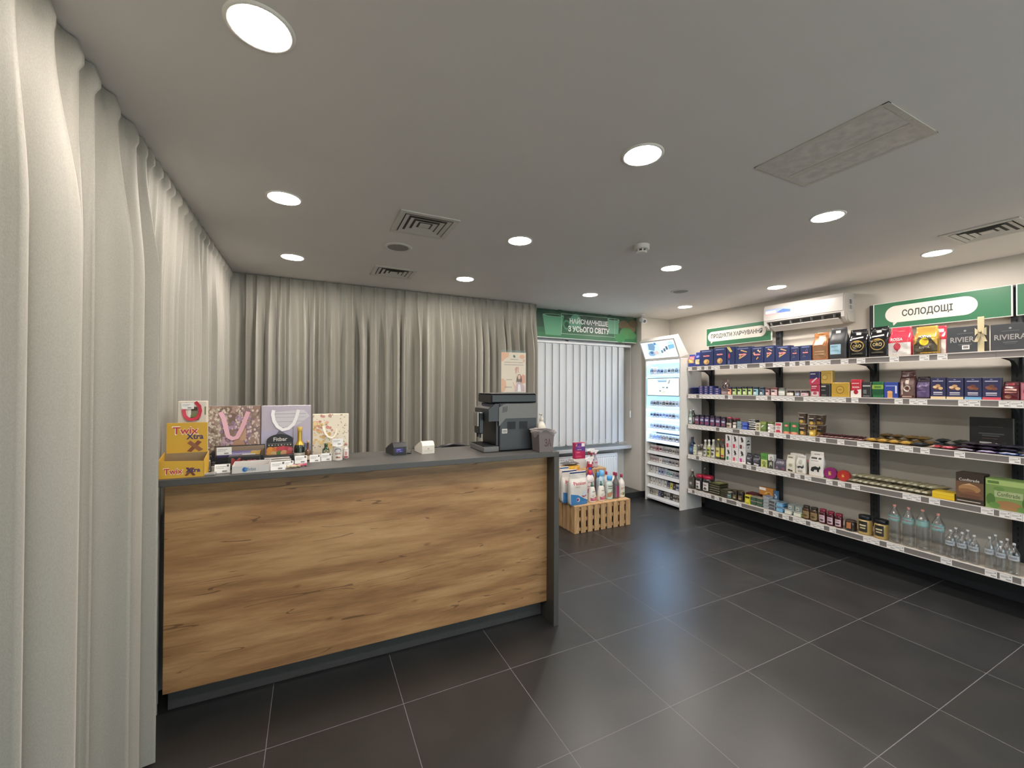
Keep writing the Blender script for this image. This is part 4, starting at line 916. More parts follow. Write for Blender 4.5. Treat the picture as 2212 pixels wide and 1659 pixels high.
pouch(4.480, 1.690, 1.881, 0.148, 0.246, 'coffee_bag', 'red and silver-white coffee bag', 'coffee bag', None, d=0.09, base='#c8384a', items=[('r', 0.0, 0.0, 1, 0.46, '#cfcbc8'), ('t', 'ROSSA', 0.12, 0.53, 0.66, 0.63, '#f0e6e4'), ('e', 0.42, 0.33, 0.16, 0.13, '#b03040'), ('p', [(0.3, 0.25), (0.5, 0.22), (0.42, 0.14)], '#8d2834'), ('r', 0.22, 0.04, 0.4, 0.2, '#b9b6b4')], rough=0.22)
pouch(4.480, 1.526, 1.881, 0.143, 0.233, 'coffee_bag', 'gold and black coffee bag with a sunflower badge', 'coffee bag', None, d=0.09, base='#bf9a4a', items=[('p', [(0, 0.0), (1, 0.0), (1, 0.3), (0.8, 0.52), (0.3, 0.52), (0.0, 0.35)], '#4a4436'), ('e', 0.47, 0.46, 0.34, 0.24, '#5c574c'), ('e', 0.47, 0.46, 0.2, 0.14, '#e8d23c'), ('e', 0.47, 0.46, 0.12, 0.08, '#d8b82c'), ('t', 'ЧОРНА', 0.2, 0.6, 0.74, 0.69, '#e9e6dc'), ('t', 'КАРТА', 0.26, 0.22, 0.7, 0.3, '#d9d6cc')], metal=0.35, rough=0.22)
pouch(4.590, 1.483, 1.881, 0.089, 0.238, 'coffee_bag', 'red and white coffee bag tucked behind the gold one', 'coffee bag', None, d=0.08, base='#bd3444', items=[('r', 0.55, 0.0, 1, 0.52, '#ece8e4'), ('r', 0.2, 0.78, 0.8, 0.9, '#e6b9bd'), ('r', 0.1, 0.08, 0.5, 0.2, '#d98a90')], rough=0.22)
carton(4.480, 1.297, 1.881, 0.200, 0.200, 'chocolate_box', 'wide dark grey box with a barcode sticker', 'chocolate box', None, d=0.1, base='#3d4146', items=[('e', 0.5, 0.83, 0.035, 0.035, '#9a9a9c'), ('t', 'RIVIERA', 0.1, 0.4, 0.9, 0.6, '#a9a7a4'), ('r', 0.28, 0.72, 0.72, 0.735, '#6e7176'), ('r', 0.32, 0.3, 0.68, 0.315, '#8a8c90'), ('r', 0.36, 0.24, 0.64, 0.252, '#6e7176'), ('r', 0.42, 0.12, 0.62, 0.28, '#e9e7e4'), ('r', 0.45, 0.16, 0.59, 0.25, '#8a8a8a')])
carton(4.480, 1.071, 1.881, 0.191, 0.192, 'chocolate_box', 'wide dark grey box cut by the right picture edge', 'chocolate box', None, d=0.1, base='#3d4146', items=[('e', 0.5, 0.83, 0.035, 0.035, '#9a9a9c'), ('t', 'RIVIERA', 0.1, 0.4, 0.9, 0.6, '#a9a7a4'), ('r', 0.28, 0.72, 0.72, 0.735, '#6e7176'), ('r', 0.32, 0.3, 0.68, 0.315, '#8a8c90'), ('r', 0.36, 0.24, 0.64, 0.252, '#6e7176')])
ribbon_bow(4.478, 1.214, 1.881)
packet(4.480, 3.772, 1.523, 0.180, 0.023, 'blue_packet', 'flat blue packet, bottom of the pile, left end of second shelf', 'packet', 'flat blue packets piled on the second shelf', d=0.16, base='#2e3a80', items=[('r', 0.3, 0.1, 0.7, 0.3, '#5a68a8')])
packet(4.480, 3.772, 1.546, 0.180, 0.023, 'blue_packet', 'flat blue packet, second from the bottom of the pile, left end of second shelf', 'packet', 'flat blue packets piled on the second shelf', d=0.16, base='#323f88', items=[('r', 0.3, 0.1, 0.7, 0.3, '#5a68a8')])
packet(4.480, 3.772, 1.570, 0.180, 0.023, 'blue_packet', 'flat blue packet, third from the bottom of the pile, left end of second shelf', 'packet', 'flat blue packets piled on the second shelf', d=0.16, base='#2b3777', items=[('r', 0.3, 0.1, 0.7, 0.3, '#5a68a8')])
packet(4.480, 3.772, 1.593, 0.180, 0.023, 'blue_packet', 'flat blue packet, top of the pile, left end of second shelf', 'packet', 'flat blue packets piled on the second shelf', d=0.16, base='#35438f', items=[('r', 0.3, 0.1, 0.7, 0.3, '#5a68a8')])
carton(4.480, 3.661, 1.523, 0.067, 0.026, 'small_blue_box', 'small blue box, bottom of the leftmost column on the second shelf', 'small box', 'small stacked blue boxes on the second shelf', d=0.1, base='#2d3872', items=[('e', 0.5, 0.5, 0.24, 0.26, '#a9aed0'), ('r', 0.3, 0.42, 0.7, 0.58, '#c8494f')])
carton(4.480, 3.661, 1.550, 0.067, 0.026, 'small_blue_box', 'small blue box, second up of the leftmost column on the second shelf', 'small box', 'small stacked blue boxes on the second shelf', d=0.1, base='#2d3872', items=[('e', 0.5, 0.5, 0.24, 0.26, '#a9aed0'), ('r', 0.3, 0.42, 0.7, 0.58, '#c8494f')])
carton(4.480, 3.661, 1.577, 0.067, 0.026, 'small_blue_box', 'small blue box, third up of the leftmost column on the second shelf', 'small box', 'small stacked blue boxes on the second shelf', d=0.1, base='#2d3872', items=[('e', 0.5, 0.5, 0.24, 0.26, '#a9aed0'), ('r', 0.3, 0.42, 0.7, 0.58, '#c8494f')])
carton(4.480, 3.661, 1.603, 0.067, 0.026, 'small_blue_box', 'small blue box, top of the leftmost column on the second shelf', 'small box', 'small stacked blue boxes on the second shelf', d=0.1, base='#2d3872', items=[('e', 0.5, 0.5, 0.24, 0.26, '#a9aed0'), ('r', 0.3, 0.42, 0.7, 0.58, '#c8494f')])
carton(4.480, 3.587, 1.523, 0.062, 0.026, 'small_blue_box', 'small blue box, bottom of the second column on the second shelf', 'small box', 'small stacked blue boxes on the second shelf', d=0.1, base='#2d3872', items=[('e', 0.5, 0.5, 0.24, 0.26, '#a9aed0'), ('r', 0.3, 0.42, 0.7, 0.58, '#c8494f')])
carton(4.480, 3.587, 1.550, 0.062, 0.026, 'small_blue_box', 'small blue box, second up of the second column on the second shelf', 'small box', 'small stacked blue boxes on the second shelf', d=0.1, base='#2d3872', items=[('e', 0.5, 0.5, 0.24, 0.26, '#a9aed0'), ('r', 0.3, 0.42, 0.7, 0.58, '#c8494f')])
carton(4.480, 3.587, 1.577, 0.062, 0.026, 'small_blue_box', 'small blue box, third up of the second column on the second shelf', 'small box', 'small stacked blue boxes on the second shelf', d=0.1, base='#2d3872', items=[('e', 0.5, 0.5, 0.24, 0.26, '#a9aed0'), ('r', 0.3, 0.42, 0.7, 0.58, '#c8494f')])
carton(4.480, 3.587, 1.603, 0.062, 0.026, 'small_blue_box', 'small blue box, top of the second column on the second shelf', 'small box', 'small stacked blue boxes on the second shelf', d=0.1, base='#2d3872', items=[('e', 0.5, 0.5, 0.24, 0.26, '#a9aed0'), ('r', 0.3, 0.42, 0.7, 0.58, '#c8494f')])
carton(4.480, 3.514, 1.523, 0.065, 0.026, 'small_blue_box', 'small blue box, bottom of the third column on the second shelf', 'small box', 'small stacked blue boxes on the second shelf', d=0.1, base='#2d3872', items=[('e', 0.5, 0.5, 0.24, 0.26, '#a9aed0'), ('r', 0.3, 0.42, 0.7, 0.58, '#c8494f')])
carton(4.480, 3.514, 1.550, 0.065, 0.026, 'small_blue_box', 'small blue box, second up of the third column on the second shelf', 'small box', 'small stacked blue boxes on the second shelf', d=0.1, base='#2d3872', items=[('e', 0.5, 0.5, 0.24, 0.26, '#a9aed0'), ('r', 0.3, 0.42, 0.7, 0.58, '#c8494f')])
carton(4.480, 3.514, 1.577, 0.065, 0.026, 'small_blue_box', 'small blue box, third up of the third column on the second shelf', 'small box', 'small stacked blue boxes on the second shelf', d=0.1, base='#2d3872', items=[('e', 0.5, 0.5, 0.24, 0.26, '#a9aed0'), ('r', 0.3, 0.42, 0.7, 0.58, '#c8494f')])
carton(4.480, 3.514, 1.603, 0.065, 0.026, 'small_blue_box', 'small blue box, top of the third column on the second shelf', 'small box', 'small stacked blue boxes on the second shelf', d=0.1, base='#2d3872', items=[('e', 0.5, 0.5, 0.24, 0.26, '#a9aed0'), ('r', 0.3, 0.42, 0.7, 0.58, '#c8494f')])
carton(4.480, 3.429, 1.523, 0.088, 0.026, 'small_blue_box', 'small blue box, bottom of the rightmost column on the second shelf', 'small box', 'small stacked blue boxes on the second shelf', d=0.1, base='#2d3872', items=[('e', 0.5, 0.5, 0.24, 0.26, '#a9aed0'), ('r', 0.3, 0.42, 0.7, 0.58, '#c8494f')])
carton(4.480, 3.429, 1.550, 0.088, 0.026, 'small_blue_box', 'small blue box, middle of the rightmost column on the second shelf', 'small box', 'small stacked blue boxes on the second shelf', d=0.1, base='#2d3872', items=[('e', 0.5, 0.5, 0.24, 0.26, '#a9aed0'), ('r', 0.3, 0.42, 0.7, 0.58, '#c8494f')])
carton(4.480, 3.429, 1.577, 0.088, 0.026, 'small_blue_box', 'small blue box, top of the rightmost column on the second shelf', 'small box', 'small stacked blue boxes on the second shelf', d=0.1, base='#2d3872', items=[('e', 0.5, 0.5, 0.24, 0.26, '#a9aed0'), ('r', 0.3, 0.42, 0.7, 0.58, '#c8494f')])
pouch(4.480, 3.333, 1.523, 0.090, 0.187, 'snack_pouch', 'silver-brown shiny pouch left of the small spread jars', 'pouch', None, d=0.05, base='#7a6a68', items=[('e', 0.5, 0.55, 0.3, 0.16, '#4c4244'), ('r', 0.1, 0.05, 0.9, 0.22, '#b3a0a2'), ('p', [(0.55, 0.6), (0.75, 0.8), (0.68, 0.82), (0.5, 0.65)], '#e6e2e2')], metal=0.4, rough=0.2)
jar(4.480, 3.274, 1.523, 0.055, 0.093, 'spread_jar', 'small orange labelled jar, second shelf, left of the green labelled jars', 'jar', 'small spread jars on the second shelf', body='#4a3c38', lid='#2c3350', lab='#d98a6a', items=[('e', 0.5, 0.7, 0.28, 0.14, '#2e3446'), ('r', 0.2, 0.15, 0.8, 0.22, '#f0ece4'), ('e', 0.5, 0.4, 0.2, 0.1, '#e8e2d8')], lv=(0.06, 0.92), lidh=0.18)
jar(4.480, 3.209, 1.523, 0.055, 0.096, 'spread_jar', 'small green labelled jar, second shelf, first of four from the left', 'jar', 'small spread jars on the second shelf', body='#4a3c38', lid='#2a3146', lab='#9fbf6c', items=[('e', 0.5, 0.7, 0.28, 0.14, '#2e3446'), ('r', 0.2, 0.15, 0.8, 0.22, '#f0ece4'), ('e', 0.5, 0.4, 0.2, 0.1, '#e8e2d8')], lv=(0.06, 0.92), lidh=0.18)
jar(4.480, 3.144, 1.523, 0.052, 0.097, 'spread_jar', 'small green labelled jar, second shelf, second of four from the left', 'jar', 'small spread jars on the second shelf', body='#4a3c38', lid='#2a3146', lab='#9cbd6a', items=[('e', 0.5, 0.7, 0.28, 0.14, '#2e3446'), ('r', 0.2, 0.15, 0.8, 0.22, '#f0ece4'), ('e', 0.5, 0.4, 0.2, 0.1, '#e8e2d8')], lv=(0.06, 0.92), lidh=0.18)
jar(4.480, 3.080, 1.523, 0.057, 0.099, 'spread_jar', 'small green labelled jar, second shelf, third of four from the left', 'jar', 'small spread jars on the second shelf', body='#4a3c38', lid='#2a3146', lab='#a2c06e', items=[('e', 0.5, 0.7, 0.28, 0.14, '#2e3446'), ('r', 0.2, 0.15, 0.8, 0.22, '#f0ece4'), ('e', 0.5, 0.4, 0.2, 0.1, '#e8e2d8')], lv=(0.06, 0.92), lidh=0.18)
jar(4.480, 3.016, 1.523, 0.052, 0.100, 'spread_jar', 'small green labelled jar, second shelf, last of four, beside the light blue jar', 'jar', 'small spread jars on the second shelf', body='#4a3c38', lid='#2a3146', lab='#9fbf6c', items=[('e', 0.5, 0.7, 0.28, 0.14, '#2e3446'), ('r', 0.2, 0.15, 0.8, 0.22, '#f0ece4'), ('e', 0.5, 0.4, 0.2, 0.1, '#e8e2d8')], lv=(0.06, 0.92), lidh=0.18)
jar(4.480, 2.952, 1.523, 0.061, 0.095, 'spread_jar', 'small light blue labelled jar, second shelf, right of the green labelled jars', 'jar', 'small spread jars on the second shelf', body='#4a3c38', lid='#2e4456', lab='#8cc4d4', items=[('e', 0.5, 0.7, 0.28, 0.14, '#2e3446'), ('r', 0.2, 0.15, 0.8, 0.22, '#f0ece4'), ('e', 0.5, 0.4, 0.2, 0.1, '#e8e2d8')], lv=(0.06, 0.92), lidh=0.18)
jar(4.480, 2.881, 1.523, 0.058, 0.092, 'spread_jar', 'small teal-blue labelled jar, second shelf, between light blue and pink ones', 'jar', 'small spread jars on the second shelf', body='#4a3c38', lid='#2c3a4c', lab='#4a6f8c', items=[('e', 0.5, 0.7, 0.28, 0.14, '#2e3446'), ('r', 0.2, 0.15, 0.8, 0.22, '#f0ece4'), ('e', 0.5, 0.4, 0.2, 0.1, '#e8e2d8')], lv=(0.06, 0.92), lidh=0.18)
jar(4.480, 2.816, 1.523, 0.049, 0.086, 'spread_jar', 'small dusty pink labelled jar, second shelf, right of the teal-blue one', 'jar', 'small spread jars on the second shelf', body='#4a3c38', lid='#6a4a50', lab='#b98a90', items=[('e', 0.5, 0.7, 0.28, 0.14, '#2e3446'), ('r', 0.2, 0.15, 0.8, 0.22, '#f0ece4'), ('e', 0.5, 0.4, 0.2, 0.1, '#e8e2d8')], lv=(0.06, 0.92), lidh=0.18)
jar(4.480, 2.749, 1.523, 0.070, 0.089, 'spread_jar', 'small wide pink and white labelled jar, second shelf, left of the grey lidded jar', 'jar', 'small spread jars on the second shelf', body='#4a3c38', lid='#8a5a60', lab='#d8b4b4', items=[('e', 0.5, 0.7, 0.28, 0.14, '#2e3446'), ('r', 0.2, 0.15, 0.8, 0.22, '#f0ece4'), ('e', 0.5, 0.4, 0.2, 0.1, '#e8e2d8')], lv=(0.06, 0.92), lidh=0.18)
jar(4.480, 2.671, 1.523, 0.071, 0.086, 'glass_jar', 'clear glass jar with a grey lid and white label', 'jar', None, body='#8a8f88', lid='#6e7068', lab='#d8d8d4', items=[('r', 0.2, 0.3, 0.8, 0.4, '#8a8a88')], lidh=0.2)
jar(4.480, 2.585, 1.523, 0.071, 0.057, 'spread_jar', 'low wide jar with white label and dark lid', 'jar', 'small spread jars on the second shelf', body='#5a4434', lid='#2e2a2c', lab='#eae6de', items=[('t', 'Nut', 0.3, 0.35, 0.7, 0.65, '#55504a')], lidh=0.22)
jar(4.480, 2.510, 1.523, 0.047, 0.058, 'spread_jar', 'low jar with grey-blue label between two low white ones', 'jar', 'small spread jars on the second shelf', body='#55524e', lid='#30323c', lab='#8f9cb4', items=[('r', 0.25, 0.3, 0.75, 0.5, '#d8dce4')], lidh=0.2)
jar(4.480, 2.446, 1.523, 0.080, 0.057, 'spread_jar', 'low wide jar with pink and white label beside the red coffee brick', 'jar', 'small spread jars on the second shelf', body='#6a5a58', lid='#2e2a2c', lab='#e4d2d4', items=[('e', 0.5, 0.5, 0.3, 0.25, '#b48a94')], lidh=0.22)
carton(4.480, 2.337, 1.523, 0.083, 0.119, 'coffee_brick', 'crimson coffee brick, lower one under the blue and red pack', 'coffee pack', None, d=0.055, base='#a8324e', items=[('r', 0.1, 0.05, 0.9, 0.42, '#c9c2c2'), ('e', 0.5, 0.28, 0.22, 0.12, '#b04a58'), ('r', 0.15, 0.82, 0.7, 0.88, '#e8d8d8'), ('r', 0.12, 0.68, 0.6, 0.72, '#d9b4bc')], bev=0.006, rough=0.25)
carton(4.480, 2.342, 1.643, 0.094, 0.126, 'coffee_brick', 'blue and red coffee brick stacked on the crimson one', 'coffee pack', None, d=0.055, base='#3a3560', items=[('p', [(0, 0), (1, 0), (1, 0.5), (0, 0.4)], '#b8405a'), ('p', [(0.2, 0.2), (0.7, 0.55), (0.78, 0.5), (0.3, 0.12)], '#d9c4c8'), ('r', 0.12, 0.8, 0.6, 0.86, '#d8d6e4')], bev=0.006, rough=0.25)
carton(4.480, 2.247, 1.523, 0.085, 0.123, 'coffee_brick', 'black coffee brick, lower one under the gold pack', 'coffee pack', None, d=0.055, base='#2c2e30', items=[('r', 0.1, 0.78, 0.55, 0.86, '#d0ceca'), ('r', 0.1, 0.5, 0.5, 0.55, '#8a8a88'), ('r', 0.1, 0.1, 0.6, 0.16, '#6e6e6c')], bev=0.006, rough=0.25)
carton(4.480, 2.237, 1.647, 0.098, 0.129, 'coffee_brick', 'gold coffee brick with a round emblem stacked on the black one', 'coffee pack', None, d=0.055, base='#b99a4e', items=[('e', 0.35, 0.5, 0.25, 0.2, '#6e5a30'), ('e', 0.35, 0.5, 0.22, 0.17, '#c4a65c'), ('r', 0.1, 0.78, 0.9, 0.8, '#8a7038')], bev=0.006, rough=0.22)
carton(4.480, 2.122, 1.523, 0.152, 0.138, 'coffee_brick', 'wide gold coffee brick with a round emblem standing on the shelf', 'coffee pack', None, d=0.055, base='#b8963f', items=[('e', 0.5, 0.5, 0.21, 0.26, '#6a5428'), ('e', 0.5, 0.5, 0.185, 0.225, '#bf9e4a'), ('t', 'ORO', 0.4, 0.45, 0.6, 0.55, '#6a5428')], bev=0.007, rough=0.2)
carton(4.480, 1.997, 1.523, 0.081, 0.164, 'coffee_brick', 'red and white coffee brick right of the wide gold one', 'coffee pack', None, d=0.055, base='#c03444', items=[('p', [(0, 0), (1, 0), (1, 0.46), (0, 0.36)], '#e4dfda'), ('e', 0.5, 0.3, 0.22, 0.13, '#a82c3a'), ('t', 'ROSSA', 0.18, 0.52, 0.84, 0.62, '#efe2e0'), ('r', 0.1, 0.76, 0.8, 0.8, '#e6c8ca')], bev=0.006, rough=0.22)
carton(4.480, 1.917, 1.523, 0.070, 0.142, 'coffee_brick', 'black coffee brick between the red and the green pack', 'coffee pack', None, d=0.055, base='#33373a', items=[('r', 0.1, 0.7, 0.9, 0.78, '#b9bab8'), ('r', 0.15, 0.25, 0.5, 0.5, '#6a6e70'), ('r', 0.1, 0.08, 0.8, 0.12, '#8d8f8e')], bev=0.006, rough=0.25)
carton(4.480, 1.836, 1.523, 0.081, 0.142, 'coffee_brick', 'dark green coffee brick with a yellow-green band', 'coffee pack', None, d=0.055, base='#2c6a44', items=[('r', 0, 0.55, 1, 0.8, '#8fae4c'), ('r', 0.2, 0.62, 0.8, 0.72, '#4c7a3e'), ('r', 0, 0.2, 1, 0.5, '#24563a')], bev=0.006, rough=0.25)
carton(4.480, 1.745, 1.523, 0.092, 0.136, 'coffee_brick', 'bright blue coffee box with an orange mug picture', 'coffee pack', None, d=0.06, base='#33489a', items=[('r', 0.25, 0.0, 0.62, 0.36, '#cf9a5c'), ('e', 0.43, 0.38, 0.2, 0.08, '#e0b070'), ('r', 0.12, 0.74, 0.85, 0.8, '#8ea0d8'), ('r', 0.82, 0.3, 0.95, 0.78, '#cfd6ec')], rough=0.3)
pouch(4.480, 1.638, 1.523, 0.102, 0.233, 'cocoa_pouch', 'tall dark maroon pouch with a white mug picture', 'pouch', None, d=0.06, base='#4a282a', items=[('r', 0.08, 0.1, 0.92, 0.72, '#6a5450'), ('e', 0.5, 0.36, 0.22, 0.12, '#d9cfc8'), ('r', 0.4, 0.5, 0.62, 0.72, '#cfc0b8'), ('r', 0.14, 0.14, 0.24, 0.6, '#b8a69e'), ('r', 0.2, 0.04, 0.8, 0.09, '#a89088'), ('e', 0.5, 0.36, 0.14, 0.07, '#5a3428')], rough=0.25)
pouch(4.480, 1.539, 1.523, 0.085, 0.180, 'chocolate_pouch', 'dark purple pouch with a grey-violet panel, right of the maroon pouch', 'pouch', None, d=0.05, base='#2e2130', items=[('r', 0.06, 0.08, 0.94, 0.76, '#5a4a72'), ('r', 0.2, 0.55, 0.8, 0.6, '#9a8cb0'), ('r', 0.2, 0.3, 0.7, 0.34, '#8070a0')], rough=0.3)
carton(4.480, 1.449, 1.523, 0.087, 0.170, 'chocolate_nut_box', 'navy box of chocolate nuts with a cream band at the foot, leftmost of four', 'chocolate box', 'navy boxes of chocolate nuts', d=0.05, base='#2b2d55', items=[('r', 0, 0, 1, 0.12, '#d9c49a'), ('e', 0.42, 0.52, 0.2, 0.07, '#8a5a3c'), ('e', 0.5, 0.62, 0.17, 0.07, '#c49a6a'), ('e', 0.68, 0.5, 0.15, 0.07, '#d9b888'), ('e', 0.3, 0.56, 0.14, 0.06, '#e0c49c'), ('r', 0.15, 0.82, 0.85, 0.86, '#b4b6d0'), ('r', 0.2, 0.28, 0.8, 0.33, '#d4d2dc'), ('r', 0.2, 0.2, 0.8, 0.24, '#b9b7c6'), ('e', 0.5, 0.92, 0.08, 0.02, '#8a8cb4')])
carton(4.480, 1.354, 1.523, 0.093, 0.165, 'chocolate_nut_box', 'navy box of chocolate nuts with a cream band at the foot, second of four', 'chocolate box', 'navy boxes of chocolate nuts', d=0.05, base='#2b2d55', items=[('r', 0, 0, 1, 0.12, '#d9c49a'), ('e', 0.42, 0.52, 0.2, 0.07, '#8a5a3c'), ('e', 0.5, 0.62, 0.17, 0.07, '#c49a6a'), ('e', 0.68, 0.5, 0.15, 0.07, '#d9b888'), ('e', 0.3, 0.56, 0.14, 0.06, '#e0c49c'), ('r', 0.15, 0.82, 0.85, 0.86, '#b4b6d0'), ('r', 0.2, 0.28, 0.8, 0.33, '#d4d2dc'), ('r', 0.2, 0.2, 0.8, 0.24, '#b9b7c6'), ('e', 0.5, 0.92, 0.08, 0.02, '#8a8cb4')])
carton(4.480, 1.257, 1.523, 0.089, 0.165, 'chocolate_nut_box', 'navy box of chocolate nuts with a light blue band at the foot', 'chocolate box', 'navy boxes of chocolate nuts', d=0.05, base='#2b2d55', items=[('r', 0, 0, 1, 0.12, '#6ea4cc'), ('e', 0.42, 0.52, 0.2, 0.07, '#8a5a3c'), ('e', 0.5, 0.62, 0.17, 0.07, '#6a3f34'), ('e', 0.68, 0.5, 0.15, 0.07, '#7a4a3a'), ('e', 0.3, 0.56, 0.14, 0.06, '#8a5444'), ('r', 0.15, 0.82, 0.85, 0.86, '#b4b6d0'), ('r', 0.2, 0.28, 0.8, 0.33, '#d4d2dc'), ('r', 0.2, 0.2, 0.8, 0.24, '#b9b7c6'), ('e', 0.5, 0.92, 0.08, 0.02, '#8a8cb4')])
carton(4.480, 1.163, 1.523, 0.091, 0.164, 'chocolate_nut_box', 'navy box of chocolate nuts with a red band at the foot', 'chocolate box', 'navy boxes of chocolate nuts', d=0.05, base='#2b2d55', items=[('r', 0, 0, 1, 0.12, '#c44a5c'), ('e', 0.42, 0.52, 0.2, 0.07, '#8a5a3c'), ('e', 0.5, 0.62, 0.17, 0.07, '#6a3f34'), ('e', 0.68, 0.5, 0.15, 0.07, '#7a4a3a'), ('e', 0.3, 0.56, 0.14, 0.06, '#8a5444'), ('r', 0.15, 0.82, 0.85, 0.86, '#b4b6d0'), ('r', 0.2, 0.28, 0.8, 0.33, '#d4d2dc'), ('r', 0.2, 0.2, 0.8, 0.24, '#b9b7c6'), ('e', 0.5, 0.92, 0.08, 0.02, '#8a8cb4')])
pouch(4.480, 1.071, 1.523, 0.080, 0.134, 'chocolate_pouch', 'maroon sweets pouch right of the navy nut boxes', 'pouch', None, d=0.05, base='#571f28', items=[('r', 0.15, 0.4, 0.85, 0.46, '#c48a80'), ('r', 0.15, 0.52, 0.85, 0.6, '#d9b0a4'), ('e', 0.35, 0.2, 0.2, 0.1, '#8a5a4a'), ('r', 0.3, 0.8, 0.7, 0.92, '#b83c48')], rough=0.25)
carton(4.480, 0.993, 1.523, 0.066, 0.128, 'sweet_box', 'pink and maroon box at the right end of the second shelf', 'sweet box', None, d=0.05, base='#8a4454', items=[('r', 0.06, 0.06, 0.94, 0.94, '#b4707e'), ('e', 0.5, 0.5, 0.3, 0.2, '#5e2430')])
bottle(4.480, 3.837, 1.128, 0.050, 0.187, 'sauce_bottle', 'slim clear bottle with white label at the left end of the third shelf', 'bottle', None, body='#8fa39c', cap='#d8dcdc', lab='#e4e8e6', items=[('r', 0.1, 0.1, 0.9, 0.45, '#6f8a9c')], neck=0.42)
bottle(4.520, 3.830, 1.128, 0.050, 0.196, 'sauce_bottle', 'slim dark bottle with a grey diamond label beside the purple jars', 'bottle', None, body='#3c3f44', cap='#cfd2d4', lab='#c8c4c8', items=[('r', 0.1, 0.1, 0.9, 0.3, '#8a7484')], neck=0.42)
jar(4.480, 3.736, 1.128, 0.067, 0.130, 'berry_jar', 'tall jar with purple label, first from the left in the row of six', 'jar', 'purple labelled jars on the third shelf', body='#382a40', lid='#262434', lab='#6a4a66', items=[('r', 0.15, 0.55, 0.85, 0.8, '#b9b4cc'), ('e', 0.5, 0.25, 0.3, 0.16, '#8a3c54')], lidh=0.14, lv=(0.08, 0.86))
jar(4.480, 3.658, 1.128, 0.060, 0.135, 'berry_jar', 'tall jar with purple label, second from the left in the row of six', 'jar', 'purple labelled jars on the third shelf', body='#382a40', lid='#262434', lab='#4a4670', items=[('r', 0.15, 0.55, 0.85, 0.8, '#b9b4cc'), ('e', 0.5, 0.25, 0.3, 0.16, '#8a3c54')], lidh=0.14, lv=(0.08, 0.86))
jar(4.480, 3.587, 1.128, 0.066, 0.137, 'berry_jar', 'tall jar with purple label, third from the left in the row of six', 'jar', 'purple labelled jars on the third shelf', body='#382a40', lid='#262434', lab='#54487c', items=[('r', 0.15, 0.55, 0.85, 0.8, '#b9b4cc'), ('e', 0.5, 0.25, 0.3, 0.16, '#8a3c54')], lidh=0.14, lv=(0.08, 0.86))
jar(4.480, 3.508, 1.128, 0.065, 0.131, 'berry_jar', 'tall jar with purple label, fourth from the left in the row of six', 'jar', 'purple labelled jars on the third shelf', body='#382a40', lid='#262434', lab='#5a4c74', items=[('r', 0.15, 0.55, 0.85, 0.8, '#b9b4cc'), ('e', 0.5, 0.25, 0.3, 0.16, '#8a3c54')], lidh=0.14, lv=(0.08, 0.86))
jar(4.480, 3.430, 1.128, 0.064, 0.129, 'berry_jar', 'tall jar with purple label, fifth from the left in the row of six', 'jar', 'purple labelled jars on the third shelf', body='#382a40', lid='#262434', lab='#5e4c70', items=[('r', 0.15, 0.55, 0.85, 0.8, '#b9b4cc'), ('e', 0.5, 0.25, 0.3, 0.16, '#8a3c54')], lidh=0.14, lv=(0.08, 0.86))
jar(4.480, 3.355, 1.128, 0.062, 0.125, 'berry_jar', 'tall jar with purple label, last in the row of six', 'jar', 'purple labelled jars on the third shelf', body='#382a40', lid='#262434', lab='#4c4258', items=[('r', 0.15, 0.55, 0.85, 0.8, '#b9b4cc'), ('e', 0.5, 0.25, 0.3, 0.16, '#8a3c54')], lidh=0.14, lv=(0.08, 0.86))
jar(4.480, 3.282, 1.128, 0.069, 0.129, 'preserve_jar', 'dark preserve jar with a pinkish-red lid, front one of the three', 'jar', 'dark preserve jars with red lids on the third shelf', body='#3c3230', lid='#b04a62', lab='#cdbfb2', items=[('e', 0.5, 0.4, 0.3, 0.25, '#6e5a4e')], lidh=0.14, lv=(0.05, 0.55))
jar(4.560, 3.279, 1.128, 0.061, 0.113, 'preserve_jar', 'dark preserve jar with a pinkish-red lid, middle one of the three', 'jar', 'dark preserve jars with red lids on the third shelf', body='#3c3230', lid='#b04a62', lab='#cdbfb2', items=[('e', 0.5, 0.4, 0.3, 0.25, '#6e5a4e')], lidh=0.14, lv=(0.05, 0.55))
jar(4.640, 3.290, 1.128, 0.059, 0.114, 'preserve_jar', 'dark preserve jar with a pinkish-red lid, rear one of the three', 'jar', 'dark preserve jars with red lids on the third shelf', body='#3c3230', lid='#b04a62', lab='#cdbfb2', items=[('e', 0.5, 0.4, 0.3, 0.25, '#6e5a4e')], lidh=0.14, lv=(0.05, 0.55))
jar(4.475, 3.205, 1.128, 0.043, 0.071, 'small_jar', 'small white labelled jar in front of the red lidded jars', 'jar', None, body='#7a6a60', lid='#d8d4d0', lab='#e6e0dc', lidh=0.2)
tin(4.480, 3.141, 1.128, 0.053, 0.029, 'fish_tin', 'white and blue fish tin, bottom of a stack of three', 'tin', 'white and blue fish tins on the third shelf', d=0.06, base='#d5dadc', lab='#7f9fb0')
tin(4.480, 3.141, 1.157, 0.053, 0.029, 'fish_tin', 'white and blue fish tin, middle of a stack of three', 'tin', 'white and blue fish tins on the third shelf', d=0.06, base='#d5dadc', lab='#7f9fb0')
tin(4.480, 3.141, 1.187, 0.053, 0.029, 'fish_tin', 'white and blue fish tin, top of a stack of three', 'tin', 'white and blue fish tins on the third shelf', d=0.06, base='#d5dadc', lab='#7f9fb0')
tin(4.480, 3.071, 1.128, 0.072, 0.042, 'blue_tin', 'bright blue tin, lower of the pair on the third shelf', 'tin', 'pair of bright blue tins', d=0.07, base='#3a55b4', rim='#3f5cc0', lab='#5570c8')
